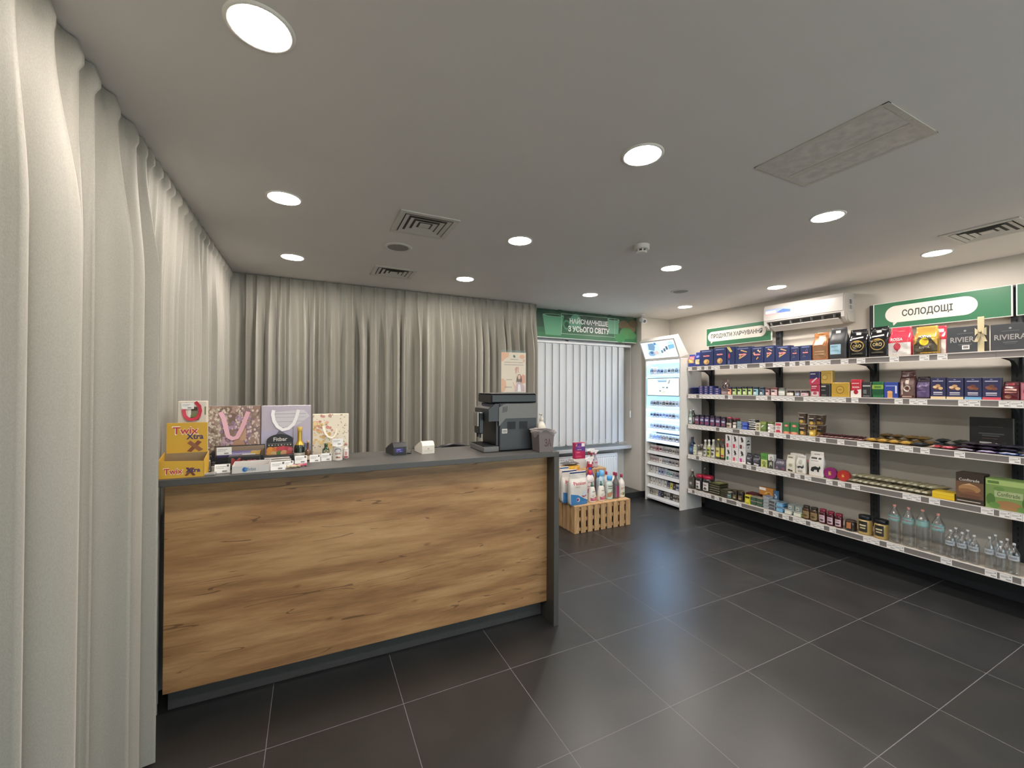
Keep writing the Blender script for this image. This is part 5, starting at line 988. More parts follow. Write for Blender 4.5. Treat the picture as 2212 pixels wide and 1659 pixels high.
tin(4.480, 3.071, 1.170, 0.072, 0.042, 'blue_tin', 'bright blue tin, upper of the pair on the third shelf', 'tin', 'pair of bright blue tins', d=0.07, base='#3a55b4', rim='#3f5cc0', lab='#5570c8')
tin(4.480, 2.984, 1.128, 0.082, 0.023, 'black_tin', 'black tin with silver rims, bottom of a stack of five', 'tin', 'black tins stacked on the third shelf', d=0.08, base='#2b2d2e', rim='#b4b8b6')
tin(4.480, 2.984, 1.151, 0.082, 0.023, 'black_tin', 'black tin with silver rims, second up of a stack of five', 'tin', 'black tins stacked on the third shelf', d=0.08, base='#2b2d2e', rim='#b4b8b6')
tin(4.480, 2.984, 1.175, 0.082, 0.023, 'black_tin', 'black tin with silver rims, middle of a stack of five', 'tin', 'black tins stacked on the third shelf', d=0.08, base='#2b2d2e', rim='#b4b8b6')
tin(4.480, 2.984, 1.198, 0.082, 0.023, 'black_tin', 'black tin with silver rims, fourth up of a stack of five', 'tin', 'black tins stacked on the third shelf', d=0.08, base='#2b2d2e', rim='#b4b8b6')
tin(4.480, 2.984, 1.222, 0.082, 0.023, 'black_tin', 'black tin with silver rims, top of a stack of five', 'tin', 'black tins stacked on the third shelf', d=0.08, base='#2b2d2e', rim='#b4b8b6')
carton(4.480, 2.917, 1.128, 0.052, 0.089, 'tea_box', 'narrow cream and olive box right of the black tins', 'box', None, d=0.05, base='#cfcab4', items=[('r', 0.2, 0.1, 0.8, 0.5, '#8f8a60'), ('r', 0.2, 0.65, 0.8, 0.8, '#6e6a4c')])
can(4.480, 2.869, 1.128, 0.070, 0.108, 'vegetable_can', 'green can with a white leaf picture on the third shelf', 'can', None, base='#6f8a4a', items=[('p', [(0.25, 0.35), (0.5, 0.4), (0.75, 0.68), (0.5, 0.6)], '#e9ecdc'), ('r', 0, 0.82, 1, 0.95, '#a4b25c'), ('r', 0, 0.05, 1, 0.15, '#4c6434')], rim='#a9b060')
can(4.580, 2.844, 1.128, 0.072, 0.103, 'vegetable_can', 'olive green can standing behind the white tins', 'can', None, base='#7a8c54', items=[('e', 0.5, 0.5, 0.25, 0.2, '#c9cf9a')], rim='#b4b884')
tin(4.480, 2.770, 1.128, 0.068, 0.042, 'white_tin', 'plain white tin, lower one, before the olive green can', 'tin', 'pair of plain white tins', d=0.07, base='#e4e0dc', rim='#d8d4d0', lab='#cfcac8')
tin(4.480, 2.770, 1.170, 0.068, 0.042, 'white_tin', 'plain white tin, upper one, before the olive green can', 'tin', 'pair of plain white tins', d=0.07, base='#e4e0dc', rim='#d8d4d0', lab='#cfcac8')
carton(4.480, 2.693, 1.128, 0.068, 0.108, 'flour_box', 'white box with red pictures beside the green and red boxes', 'box', None, d=0.05, base='#e6e0dc', items=[('r', 0.1, 0.72, 0.9, 0.95, '#c24a5c'), ('p', [(0.1, 0.05), (0.9, 0.05), (0.7, 0.32), (0.2, 0.3)], '#c03c50'), ('e', 0.5, 0.52, 0.3, 0.12, '#b9a6a2')])
carton(4.480, 2.611, 1.128, 0.067, 0.118, 'rice_box', 'green box with a red oval and red foot, left of two', 'box', 'green and red boxes on the third shelf', d=0.055, base='#3f7a4c', items=[('e', 0.5, 0.72, 0.3, 0.12, '#c8504e'), ('e', 0.5, 0.72, 0.22, 0.07, '#e0a89c'), ('r', 0, 0, 1, 0.2, '#b8574e'), ('e', 0.5, 0.12, 0.35, 0.1, '#d9a07c')])
carton(4.480, 2.532, 1.128, 0.078, 0.121, 'rice_box', 'green box with a red oval and red foot, right of two', 'box', 'green and red boxes on the third shelf', d=0.055, base='#3f7a4c', items=[('e', 0.5, 0.72, 0.3, 0.12, '#c8504e'), ('e', 0.5, 0.72, 0.22, 0.07, '#e0a89c'), ('r', 0, 0, 1, 0.2, '#b8574e'), ('e', 0.5, 0.12, 0.35, 0.1, '#d9a07c')])
cup(4.480, 2.465, 1.128, 0.079, 0.116, 'noodle_cup', 'brown and yellow noodle cup, lower front left one', 'noodle cup', 'noodle cups stacked on the third shelf', body='#6e5a3c', items=[('r', 0.0, 0.0, 1, 0.3, '#8a6a34'), ('e', 0.5, 0.22, 0.22, 0.16, '#d9b45c'), ('r', 0, 0.78, 1, 0.94, '#54463c'), ('e', 0.22, 0.84, 0.07, 0.07, '#e9e4da'), ('r', 0.1, 0.42, 0.9, 0.55, '#3a322c'), ('r', 0.25, 0.62, 0.75, 0.7, '#d9cfc0')], lid='#d8cfc2')
cup(4.480, 2.469, 1.245, 0.081, 0.107, 'noodle_cup', 'brown noodle cup, upper front left one', 'noodle cup', 'noodle cups stacked on the third shelf', body='#5c4a40', items=[('r', 0.0, 0.0, 1, 0.3, '#8a6a34'), ('e', 0.5, 0.22, 0.22, 0.16, '#d9b45c'), ('r', 0, 0.78, 1, 0.94, '#54463c'), ('e', 0.22, 0.84, 0.07, 0.07, '#e9e4da'), ('r', 0.1, 0.42, 0.9, 0.55, '#3a322c'), ('r', 0.25, 0.62, 0.75, 0.7, '#d9cfc0')], lid='#d8cfc2')
cup(4.480, 2.376, 1.128, 0.073, 0.104, 'noodle_cup', 'golden yellow noodle cup, lower front right one', 'noodle cup', 'noodle cups stacked on the third shelf', body='#b48f3c', items=[('r', 0.0, 0.0, 1, 0.62, '#c9a23c'), ('e', 0.5, 0.28, 0.24, 0.18, '#f0dc8c'), ('r', 0, 0.72, 1, 0.92, '#3f3a36'), ('e', 0.5, 0.82, 0.08, 0.09, '#d9a03c'), ('r', 0.2, 0.62, 0.8, 0.7, '#4a3c28')], lid='#e6e2da')
cup(4.480, 2.376, 1.233, 0.075, 0.113, 'noodle_cup', 'brown noodle cup on top of the golden yellow one', 'noodle cup', 'noodle cups stacked on the third shelf', body='#5a4c44', items=[('r', 0.0, 0.0, 1, 0.3, '#8a6a34'), ('e', 0.5, 0.22, 0.22, 0.16, '#d9b45c'), ('r', 0, 0.78, 1, 0.94, '#54463c'), ('e', 0.22, 0.84, 0.07, 0.07, '#e9e4da'), ('r', 0.1, 0.42, 0.9, 0.55, '#3a322c'), ('r', 0.25, 0.62, 0.75, 0.7, '#d9cfc0')], lid='#d8cfc2')
cup(4.605, 2.380, 1.128, 0.093, 0.103, 'noodle_cup', 'brown noodle cup in the second row from the front, lower one', 'noodle cup', 'noodle cups stacked on the third shelf', body='#5c4a3e', items=[('r', 0.0, 0.0, 1, 0.3, '#8a6a34'), ('e', 0.5, 0.22, 0.22, 0.16, '#d9b45c'), ('r', 0, 0.78, 1, 0.94, '#54463c'), ('e', 0.22, 0.84, 0.07, 0.07, '#e9e4da'), ('r', 0.1, 0.42, 0.9, 0.55, '#3a322c'), ('r', 0.25, 0.62, 0.75, 0.7, '#d9cfc0')], lid='#cfc6b8')
cup(4.605, 2.380, 1.233, 0.093, 0.103, 'noodle_cup', 'brown noodle cup in the second row from the front, upper one', 'noodle cup', 'noodle cups stacked on the third shelf', body='#5c4a3e', items=[('r', 0.0, 0.0, 1, 0.3, '#8a6a34'), ('e', 0.5, 0.22, 0.22, 0.16, '#d9b45c'), ('r', 0, 0.78, 1, 0.94, '#54463c'), ('e', 0.22, 0.84, 0.07, 0.07, '#e9e4da'), ('r', 0.1, 0.42, 0.9, 0.55, '#3a322c'), ('r', 0.25, 0.62, 0.75, 0.7, '#d9cfc0')], lid='#cfc6b8')
cup(4.715, 2.426, 1.128, 0.093, 0.103, 'noodle_cup', 'brown noodle cup in the third row from the front, lower one', 'noodle cup', 'noodle cups stacked on the third shelf', body='#5c4a3e', items=[('r', 0.0, 0.0, 1, 0.3, '#8a6a34'), ('e', 0.5, 0.22, 0.22, 0.16, '#d9b45c'), ('r', 0, 0.78, 1, 0.94, '#54463c'), ('e', 0.22, 0.84, 0.07, 0.07, '#e9e4da'), ('r', 0.1, 0.42, 0.9, 0.55, '#3a322c'), ('r', 0.25, 0.62, 0.75, 0.7, '#d9cfc0')], lid='#cfc6b8')
cup(4.715, 2.426, 1.233, 0.093, 0.103, 'noodle_cup', 'brown noodle cup in the third row from the front, upper one', 'noodle cup', 'noodle cups stacked on the third shelf', body='#5c4a3e', items=[('r', 0.0, 0.0, 1, 0.3, '#8a6a34'), ('e', 0.5, 0.22, 0.22, 0.16, '#d9b45c'), ('r', 0, 0.78, 1, 0.94, '#54463c'), ('e', 0.22, 0.84, 0.07, 0.07, '#e9e4da'), ('r', 0.1, 0.42, 0.9, 0.55, '#3a322c'), ('r', 0.25, 0.62, 0.75, 0.7, '#d9cfc0')], lid='#cfc6b8')
carton(4.680, 1.220, 1.128, 0.226, 0.256, 'chocolate_display', 'tall black chocolate presentation box leaning at the back of the third shelf', 'chocolate box', None, d=0.03, base='#232526', items=[('r', 0.22, 0.72, 0.78, 0.73, '#55585a'), ('r', 0.22, 0.5, 0.8, 0.54, '#4c5052'), ('r', 0.3, 0.44, 0.7, 0.48, '#4c5052'), ('r', 0.3, 0.37, 0.66, 0.385, '#6a4c4c'), ('r', 0.24, 0.16, 0.52, 0.27, '#b9bcbc'), ('p', [(0.55, 0.2), (0.62, 0.25), (0.72, 0.21), (0.71, 0.19), (0.62, 0.22)], '#e4e4e2')], rough=0.3)
bottle(4.480, 3.822, 0.734, 0.080, 0.225, 'oil_bottle', 'dark blue bottle at the left end of the fourth shelf', 'bottle', None, body='#24334f', cap='#1e2a44', lab='#3c5878', neck=0.38, sh=0.58, items=[('e', 0.5, 0.5, 0.3, 0.25, '#6a86a8')])
bottle(4.480, 3.767, 0.734, 0.054, 0.135, 'syrup_bottle', 'small white capped bottle, front of three on the fourth shelf', 'bottle', 'small white capped bottles', body='#bfc4ae', cap='#dedcd8', lab='#cfd2c0', neck=0.6, sh=0.72, caph=0.13, items=[('r', 0.2, 0.3, 0.8, 0.5, '#8a8c7e')])
bottle(4.560, 3.773, 0.734, 0.040, 0.124, 'syrup_bottle', 'small white capped bottle, middle of three on the fourth shelf', 'bottle', 'small white capped bottles', body='#8a8c86', cap='#dedcd8', lab='#a9a9a4', neck=0.6, sh=0.72, caph=0.13, items=[('r', 0.2, 0.3, 0.8, 0.5, '#8a8c7e')])
bottle(4.630, 3.787, 0.734, 0.040, 0.128, 'syrup_bottle', 'small white capped bottle, rear of three on the fourth shelf', 'bottle', 'small white capped bottles', body='#8a847e', cap='#dedcd8', lab='#a8a29c', neck=0.6, sh=0.72, caph=0.13, items=[('r', 0.2, 0.3, 0.8, 0.5, '#8a8c7e')])
jar(4.480, 3.694, 0.734, 0.073, 0.060, 'cream_jar', 'small white jar in front of the white capped bottles', 'jar', None, body='#d4d2cc', lid='#c9c7c2', lab='#dedcd6', items=[('r', 0.2, 0.3, 0.8, 0.6, '#8f8f90')], lidh=0.22)
bottle(4.480, 3.613, 0.734, 0.051, 0.214, 'dressing_bottle', 'grey labelled dressing bottle with a white tip, fourth shelf', 'bottle', None, body='#a8aaa0', cap='#eeecea', lab='#cfcfc8', neck=0.45, sh=0.6, caph=0.1, items=[('e', 0.5, 0.3, 0.3, 0.18, '#6a6c64'), ('r', 0.15, 0.6, 0.85, 0.8, '#4c4e48')], lv=(0.08, 0.56))
bottle(4.480, 3.558, 0.734, 0.050, 0.222, 'dressing_bottle', 'lime yellow labelled dressing bottle with a white tip, fourth shelf', 'bottle', None, body='#c2c4ae', cap='#eeecea', lab='#c6cf5c', neck=0.45, sh=0.6, caph=0.1, items=[('e', 0.5, 0.3, 0.3, 0.18, '#55584c'), ('r', 0.15, 0.6, 0.85, 0.8, '#4c4e48')], lv=(0.08, 0.56))
bottle(4.480, 3.500, 0.734, 0.058, 0.230, 'dressing_bottle', 'white labelled dressing bottle with a white tip, fourth shelf', 'bottle', None, body='#b4b2aa', cap='#eeecea', lab='#d8d6d0', neck=0.45, sh=0.6, caph=0.1, items=[('e', 0.5, 0.3, 0.3, 0.18, '#55504c'), ('r', 0.15, 0.6, 0.85, 0.8, '#4c4e48')], lv=(0.08, 0.56))
bottle(4.480, 3.431, 0.734, 0.061, 0.246, 'oil_bottle', 'dark oil bottle with yellow cap and pale yellow label', 'bottle', None, body='#4a4a34', cap='#d8c85c', lab='#d9cf8a', neck=0.36, sh=0.6, items=[('r', 0.1, 0.1, 0.9, 0.3, '#e6d83c'), ('r', 0.2, 0.5, 0.8, 0.7, '#8a8450')], lv=(0.12, 0.58))
bottle(4.480, 3.365, 0.734, 0.052, 0.250, 'oil_bottle', 'dark oil bottle with a red cap beside the monkey tea boxes', 'bottle', None, body='#45402f', cap='#a83248', lab='#d4c880', neck=0.36, sh=0.6, items=[('r', 0.1, 0.1, 0.9, 0.25, '#b4404c'), ('e', 0.5, 0.6, 0.3, 0.15, '#e8d84c')], lv=(0.12, 0.58))
carton(4.480, 3.276, 0.734, 0.078, 0.146, 'tea_box', 'white monkey tea box with a green square, bottom row of three', 'tea box', 'white tea boxes with a black monkey', d=0.1, base='#e6e4e2', items=[('p', [(0.45, 0.92), (0.62, 0.88), (0.66, 0.76), (0.8, 0.62), (0.62, 0.66), (0.7, 0.52), (0.5, 0.6), (0.34, 0.5), (0.44, 0.68), (0.3, 0.8), (0.4, 0.8)], '#2b2c30'), ('e', 0.42, 0.88, 0.1, 0.055, '#2b2c30'), ('r', 0.18, 0.1, 0.52, 0.38, '#3f8a62'), ('r', 0.66, 0.16, 0.86, 0.2, '#8a8a8c'), ('r', 0.66, 0.26, 0.82, 0.29, '#a9a9aa')], side=[('p', [(0.15, 0.55), (0.5, 0.75), (0.85, 0.55), (0.6, 0.62), (0.4, 0.62)], '#2b2c30'), ('r', 0.2, 0.36, 0.8, 0.48, '#3a3b3e'), ('r', 0.4, 0.15, 0.6, 0.25, '#8a8a8c')])
carton(4.480, 3.276, 0.881, 0.078, 0.169, 'tea_box', 'white monkey tea box with a red square, top row, left', 'tea box', 'white tea boxes with a black monkey', d=0.1, base='#e6e4e2', items=[('p', [(0.45, 0.92), (0.62, 0.88), (0.66, 0.76), (0.8, 0.62), (0.62, 0.66), (0.7, 0.52), (0.5, 0.6), (0.34, 0.5), (0.44, 0.68), (0.3, 0.8), (0.4, 0.8)], '#2b2c30'), ('e', 0.42, 0.88, 0.1, 0.055, '#2b2c30'), ('r', 0.18, 0.1, 0.52, 0.38, '#cf4a5c'), ('r', 0.66, 0.16, 0.86, 0.2, '#8a8a8c'), ('r', 0.66, 0.26, 0.82, 0.29, '#a9a9aa')], side=[('p', [(0.15, 0.55), (0.5, 0.75), (0.85, 0.55), (0.6, 0.62), (0.4, 0.62)], '#2b2c30'), ('r', 0.2, 0.36, 0.8, 0.48, '#3a3b3e'), ('r', 0.4, 0.15, 0.6, 0.25, '#8a8a8c')])
carton(4.480, 3.192, 0.734, 0.077, 0.148, 'tea_box', 'white monkey tea box with a coral square, bottom row of three', 'tea box', 'white tea boxes with a black monkey', d=0.1, base='#e6e4e2', items=[('p', [(0.45, 0.92), (0.62, 0.88), (0.66, 0.76), (0.8, 0.62), (0.62, 0.66), (0.7, 0.52), (0.5, 0.6), (0.34, 0.5), (0.44, 0.68), (0.3, 0.8), (0.4, 0.8)], '#2b2c30'), ('e', 0.42, 0.88, 0.1, 0.055, '#2b2c30'), ('r', 0.18, 0.1, 0.52, 0.38, '#d9606c'), ('r', 0.66, 0.16, 0.86, 0.2, '#8a8a8c'), ('r', 0.66, 0.26, 0.82, 0.29, '#a9a9aa')], side=[('p', [(0.15, 0.55), (0.5, 0.75), (0.85, 0.55), (0.6, 0.62), (0.4, 0.62)], '#2b2c30'), ('r', 0.2, 0.36, 0.8, 0.48, '#3a3b3e'), ('r', 0.4, 0.15, 0.6, 0.25, '#8a8a8c')])
carton(4.480, 3.192, 0.883, 0.077, 0.165, 'tea_box', 'white monkey tea box with a red square, top row, middle', 'tea box', 'white tea boxes with a black monkey', d=0.1, base='#e6e4e2', items=[('p', [(0.45, 0.92), (0.62, 0.88), (0.66, 0.76), (0.8, 0.62), (0.62, 0.66), (0.7, 0.52), (0.5, 0.6), (0.34, 0.5), (0.44, 0.68), (0.3, 0.8), (0.4, 0.8)], '#2b2c30'), ('e', 0.42, 0.88, 0.1, 0.055, '#2b2c30'), ('r', 0.18, 0.1, 0.52, 0.38, '#d0485c'), ('r', 0.66, 0.16, 0.86, 0.2, '#8a8a8c'), ('r', 0.66, 0.26, 0.82, 0.29, '#a9a9aa')], side=[('p', [(0.15, 0.55), (0.5, 0.75), (0.85, 0.55), (0.6, 0.62), (0.4, 0.62)], '#2b2c30'), ('r', 0.2, 0.36, 0.8, 0.48, '#3a3b3e'), ('r', 0.4, 0.15, 0.6, 0.25, '#8a8a8c')])
carton(4.480, 3.105, 0.734, 0.085, 0.152, 'tea_box', 'white monkey tea box with a magenta square, bottom row of three', 'tea box', 'white tea boxes with a black monkey', d=0.1, base='#e6e4e2', items=[('p', [(0.45, 0.92), (0.62, 0.88), (0.66, 0.76), (0.8, 0.62), (0.62, 0.66), (0.7, 0.52), (0.5, 0.6), (0.34, 0.5), (0.44, 0.68), (0.3, 0.8), (0.4, 0.8)], '#2b2c30'), ('e', 0.42, 0.88, 0.1, 0.055, '#2b2c30'), ('r', 0.18, 0.1, 0.52, 0.38, '#cc48a0'), ('r', 0.66, 0.16, 0.86, 0.2, '#8a8a8c'), ('r', 0.66, 0.26, 0.82, 0.29, '#a9a9aa')], side=[('p', [(0.15, 0.55), (0.5, 0.75), (0.85, 0.55), (0.6, 0.62), (0.4, 0.62)], '#2b2c30'), ('r', 0.2, 0.36, 0.8, 0.48, '#3a3b3e'), ('r', 0.4, 0.15, 0.6, 0.25, '#8a8a8c')])
carton(4.480, 3.105, 0.887, 0.085, 0.158, 'tea_box', 'white monkey tea box with a brown square, top row, right', 'tea box', 'white tea boxes with a black monkey', d=0.1, base='#e6e4e2', items=[('p', [(0.45, 0.92), (0.62, 0.88), (0.66, 0.76), (0.8, 0.62), (0.62, 0.66), (0.7, 0.52), (0.5, 0.6), (0.34, 0.5), (0.44, 0.68), (0.3, 0.8), (0.4, 0.8)], '#2b2c30'), ('e', 0.42, 0.88, 0.1, 0.055, '#2b2c30'), ('r', 0.18, 0.1, 0.52, 0.38, '#74484c'), ('r', 0.66, 0.16, 0.86, 0.2, '#8a8a8c'), ('r', 0.66, 0.26, 0.82, 0.29, '#a9a9aa')], side=[('p', [(0.15, 0.55), (0.5, 0.75), (0.85, 0.55), (0.6, 0.62), (0.4, 0.62)], '#2b2c30'), ('r', 0.2, 0.36, 0.8, 0.48, '#3a3b3e'), ('r', 0.4, 0.15, 0.6, 0.25, '#8a8a8c')])
pouch(4.480, 3.022, 0.734, 0.066, 0.133, 'tea_pouch', 'black and grey tea pouch with a sticker, left of two', 'pouch', 'black and grey tea pouches', d=0.05, base='#34343a', items=[('r', 0.12, 0.3, 0.88, 0.66, '#5a5c66'), ('p', [(0.2, 0.08), (0.8, 0.02), (0.86, 0.16), (0.26, 0.24)], '#d0d0d2'), ('r', 0.2, 0.5, 0.8, 0.56, '#a8aab2'), ('r', 0.2, 0.8, 0.8, 0.86, '#77777e')], rough=0.3)
pouch(4.480, 2.938, 0.734, 0.086, 0.133, 'tea_pouch', 'black and grey tea pouch with a sticker, right of two', 'pouch', 'black and grey tea pouches', d=0.05, base='#34343a', items=[('r', 0.12, 0.3, 0.88, 0.66, '#5a5c66'), ('p', [(0.2, 0.08), (0.8, 0.02), (0.86, 0.16), (0.26, 0.24)], '#d0d0d2'), ('r', 0.2, 0.5, 0.8, 0.56, '#a8aab2'), ('r', 0.2, 0.8, 0.8, 0.86, '#77777e')], rough=0.3)
carton(4.480, 2.847, 0.734, 0.074, 0.154, 'tea_box', 'green box with a yellow lower half on the fourth shelf', 'tea box', None, d=0.05, base='#5e9a4a', items=[('r', 0.05, 0, 0.95, 0.56, '#c9cc8a'), ('e', 0.5, 0.3, 0.3, 0.16, '#8a9a4c'), ('p', [(0.2, 0.05), (0.8, 0.05), (0.6, 0.25)], '#6a7a3c'), ('r', 0.2, 0.7, 0.8, 0.78, '#4a8440')])
carton(4.480, 2.774, 0.734, 0.059, 0.150, 'tea_box', 'black and white box with an oval ring, right of the green box', 'tea box', None, d=0.05, base='#e2e0de', items=[('r', 0, 0, 1, 0.58, '#45483f'), ('e', 0.6, 0.72, 0.22, 0.14, '#55564c'), ('e', 0.6, 0.72, 0.14, 0.09, '#dcdad6'), ('p', [(0.2, 0.1), (0.5, 0.3), (0.8, 0.15), (0.7, 0.5), (0.3, 0.45)], '#b9bcae')])
pouch(4.480, 2.682, 0.734, 0.112, 0.116, 'nut_pouch', 'grey-violet pouch with white letters on the fourth shelf', 'pouch', None, d=0.06, base='#55505e', items=[('t', 'LOVO', 0.2, 0.62, 0.85, 0.8, '#c8c6d0'), ('p', [(0.1, 0.1), (0.4, 0.15), (0.3, 0.4)], '#8c8494'), ('p', [(0.6, 0.08), (0.92, 0.1), (0.85, 0.3)], '#8a4a5c'), ('r', 0.2, 0.48, 0.8, 0.52, '#8a8494')], rough=0.35)
pouch(4.480, 2.574, 0.734, 0.086, 0.174, 'coffee_pouch', 'cream pouch with a black leaf print at its foot', 'pouch', None, d=0.05, base='#d9d6c8', items=[('e', 0.4, 0.12, 0.18, 0.06, '#34342e'), ('e', 0.66, 0.1, 0.16, 0.05, '#34342e'), ('e', 0.55, 0.42, 0.2, 0.1, '#a9a890'), ('r', 0.15, 0.82, 0.7, 0.9, '#8a8474')], rough=0.5)
carton(4.580, 2.576, 0.734, 0.102, 0.187, 'cereal_box', 'plain white box standing behind the cream pouch', 'box', None, d=0.05, base='#dddad2', items=[('r', 0.1, 0.9, 0.9, 0.97, '#e8e6e0')])
pouch(4.480, 2.476, 0.734, 0.088, 0.194, 'coffee_pouch', 'white pouch with a grey elephant picture, left of two', 'pouch', None, d=0.06, base='#dcdad4', items=[('e', 0.5, 0.62, 0.22, 0.12, '#b9bcae'), ('p', [(0.15, 0.36), (0.4, 0.42), (0.75, 0.4), (0.85, 0.52), (0.9, 0.36), (0.7, 0.28), (0.5, 0.34), (0.3, 0.27)], '#3f4142'), ('r', 0.25, 0.08, 0.75, 0.2, '#a8a6a2'), ('r', 0.1, 0.84, 0.9, 0.88, '#b4b2ac')], rough=0.5)
pouch(4.590, 2.451, 0.734, 0.115, 0.199, 'coffee_pouch', 'grey pouch with a red band standing behind the white elephant pouches', 'pouch', None, d=0.06, base='#a09c98', items=[('r', 0.1, 0.58, 0.9, 0.68, '#b86a74'), ('r', 0.1, 0.1, 0.9, 0.35, '#55565a')], rough=0.4)
pouch(4.480, 2.335, 0.734, 0.127, 0.243, 'coffee_pouch', 'tall white pouch with a black elephant and label bars, right of two', 'pouch', None, d=0.07, base='#e0ddd8', items=[('p', [(0.16, 0.22), (0.22, 0.36), (0.5, 0.42), (0.72, 0.38), (0.8, 0.46), (0.86, 0.36), (0.76, 0.28), (0.74, 0.2), (0.64, 0.2), (0.6, 0.28), (0.42, 0.27), (0.38, 0.19), (0.26, 0.19)], '#2b2c2e'), ('r', 0.12, 0.7, 0.56, 0.77, '#3f3f42'), ('r', 0.66, 0.7, 0.86, 0.77, '#3f3f42'), ('r', 0.3, 0.88, 0.72, 0.91, '#8a8886'), ('r', 0.15, 0.62, 0.7, 0.65, '#a8a6a2')], rough=0.45)
disc(4.490, 2.216, 0.734, 0.109, 0.102, 'halva_box', 'round purple sweet box standing on edge beside the elephant pouch', 'sweet box', None, d=0.04, base='#8c2f6e', swirl='#c4a04c')
disc(4.490, 2.106, 0.734, 0.102, 0.102, 'halva_box', 'round orange-red sweet box standing on edge beside the elephant pouch', 'sweet box', None, d=0.04, base='#b03a34', swirl='#c46a3c')
carton(4.480, 1.423, 0.734, 0.127, 0.055, 'biscuit_box', 'low bright yellow box at the end of the snack packets', 'biscuit box', None, d=0.12, base='#d9b92c', items=[('r', 0.02, 0.75, 0.98, 0.82, '#efd860'), ('r', 0.02, 0.06, 0.98, 0.14, '#b89a20')])
carton(4.480, 1.278, 0.734, 0.146, 0.229, 'croissant_box', 'dark brown box with a pastry picture and white title', 'cake box', None, d=0.12, base='#3c332c', items=[('r', 0.0, 0.18, 1, 0.72, '#6e5440'), ('e', 0.5, 0.5, 0.4, 0.14, '#a67f58'), ('e', 0.4, 0.42, 0.32, 0.08, '#8a6444'), ('e', 0.6, 0.34, 0.34, 0.07, '#7a5640'), ('e', 0.5, 0.25, 0.4, 0.06, '#694a3a'), ('p', [(0.2, 0.6), (0.5, 0.68), (0.8, 0.6), (0.5, 0.62)], '#c9a67c'), ('t', 'Confitrade', 0.12, 0.74, 0.86, 0.83, '#d6d0c8'), ('r', 0.05, 0.07, 0.9, 0.1, '#b9b2a8')])
carton(4.480, 1.084, 0.734, 0.225, 0.216, 'cake_box', 'large green box with a leafy cake picture, right end of fourth shelf', 'cake box', None, d=0.12, base='#7d9a5a', items=[('r', 0.02, 0.8, 0.98, 0.97, '#a8c078'), ('r', 0.05, 0.84, 0.3, 0.93, '#5e7c40'), ('r', 0.2, 0.4, 0.8, 0.62, '#a9b88a'), ('t', 'Confitrade', 0.26, 0.44, 0.74, 0.58, '#5c6c44'), ('e', 0.5, 0.16, 0.3, 0.15, '#9c7850'), ('e', 0.12, 0.3, 0.1, 0.2, '#557a3e'), ('e', 0.88, 0.3, 0.1, 0.22, '#4c7038'), ('e', 0.2, 0.12, 0.12, 0.1, '#628a4a'), ('e', 0.8, 0.1, 0.12, 0.08, '#648c4c'), ('e', 0.3, 0.68, 0.12, 0.07, '#6c8c4e')])
bottle(4.480, 3.821, 0.286, 0.082, 0.245, 'syrup_bottle', 'dark olive bottle with silver cap at the left end of the lowest shelf', 'bottle', None, body='#45423a', cap='#b9b4ac', lab='#55524a', neck=0.34, sh=0.55, items=[('e', 0.5, 0.5, 0.2, 0.2, '#a8a49c')])
bottle(4.730, 3.831, 0.286, 0.061, 0.246, 'syrup_bottle', 'dark red-brown bottle behind the red lidded jars', 'bottle', None, body='#4a3834', cap='#b9b4ac', lab='#5c4c48', neck=0.34, sh=0.55)
jar(4.480, 3.715, 0.286, 0.102, 0.202, 'coffee_jar', 'big dark jar with a crimson lid and white badge, left of two', 'jar', 'big dark jars with crimson lids', body='#2a2828', lid='#c02c4e', lab='#dcdad8', items=[('p', [(0.2, 0.2), (0.5, 0.45), (0.8, 0.25), (0.7, 0.1), (0.3, 0.1)], '#55504c'), ('r', 0.25, 0.6, 0.75, 0.72, '#8a6a6c')], lidh=0.18, lv=(0.15, 0.75), arc=1.3)
jar(4.480, 3.603, 0.286, 0.130, 0.204, 'coffee_jar', 'big dark jar with a crimson lid and white badge, right of two', 'jar', 'big dark jars with crimson lids', body='#2a2828', lid='#c02c4e', lab='#dcdad8', items=[('p', [(0.2, 0.2), (0.5, 0.45), (0.8, 0.25), (0.7, 0.1), (0.3, 0.1)], '#55504c'), ('r', 0.25, 0.6, 0.75, 0.72, '#8a6a6c')], lidh=0.18, lv=(0.15, 0.75), arc=1.3)
tin(4.480, 3.467, 0.286, 0.142, 0.028, 'tea_tin', 'flat olive gift tin, bottom of the taller stack of five', 'tin', 'flat olive gift tins on the lowest shelf', d=0.17, base='#3a382e', rim='#a8a68c', top=[('r', 0.1, 0.1, 0.9, 0.9, '#77784c'), ('e', 0.5, 0.5, 0.3, 0.3, '#a3a470')])
tin(4.480, 3.467, 0.315, 0.142, 0.028, 'tea_tin', 'flat olive gift tin, second up of the taller stack of five', 'tin', 'flat olive gift tins on the lowest shelf', d=0.17, base='#3a382e', rim='#a8a68c', top=[('r', 0.1, 0.1, 0.9, 0.9, '#77784c'), ('e', 0.5, 0.5, 0.3, 0.3, '#a3a470')])
tin(4.480, 3.467, 0.343, 0.142, 0.028, 'tea_tin', 'flat olive gift tin, middle of the taller stack of five', 'tin', 'flat olive gift tins on the lowest shelf', d=0.17, base='#3a382e', rim='#a8a68c', top=[('r', 0.1, 0.1, 0.9, 0.9, '#77784c'), ('e', 0.5, 0.5, 0.3, 0.3, '#a3a470')])
tin(4.480, 3.467, 0.371, 0.142, 0.028, 'tea_tin', 'flat olive gift tin, fourth up of the taller stack of five', 'tin', 'flat olive gift tins on the lowest shelf', d=0.17, base='#3a382e', rim='#a8a68c', top=[('r', 0.1, 0.1, 0.9, 0.9, '#77784c'), ('e', 0.5, 0.5, 0.3, 0.3, '#a3a470')])
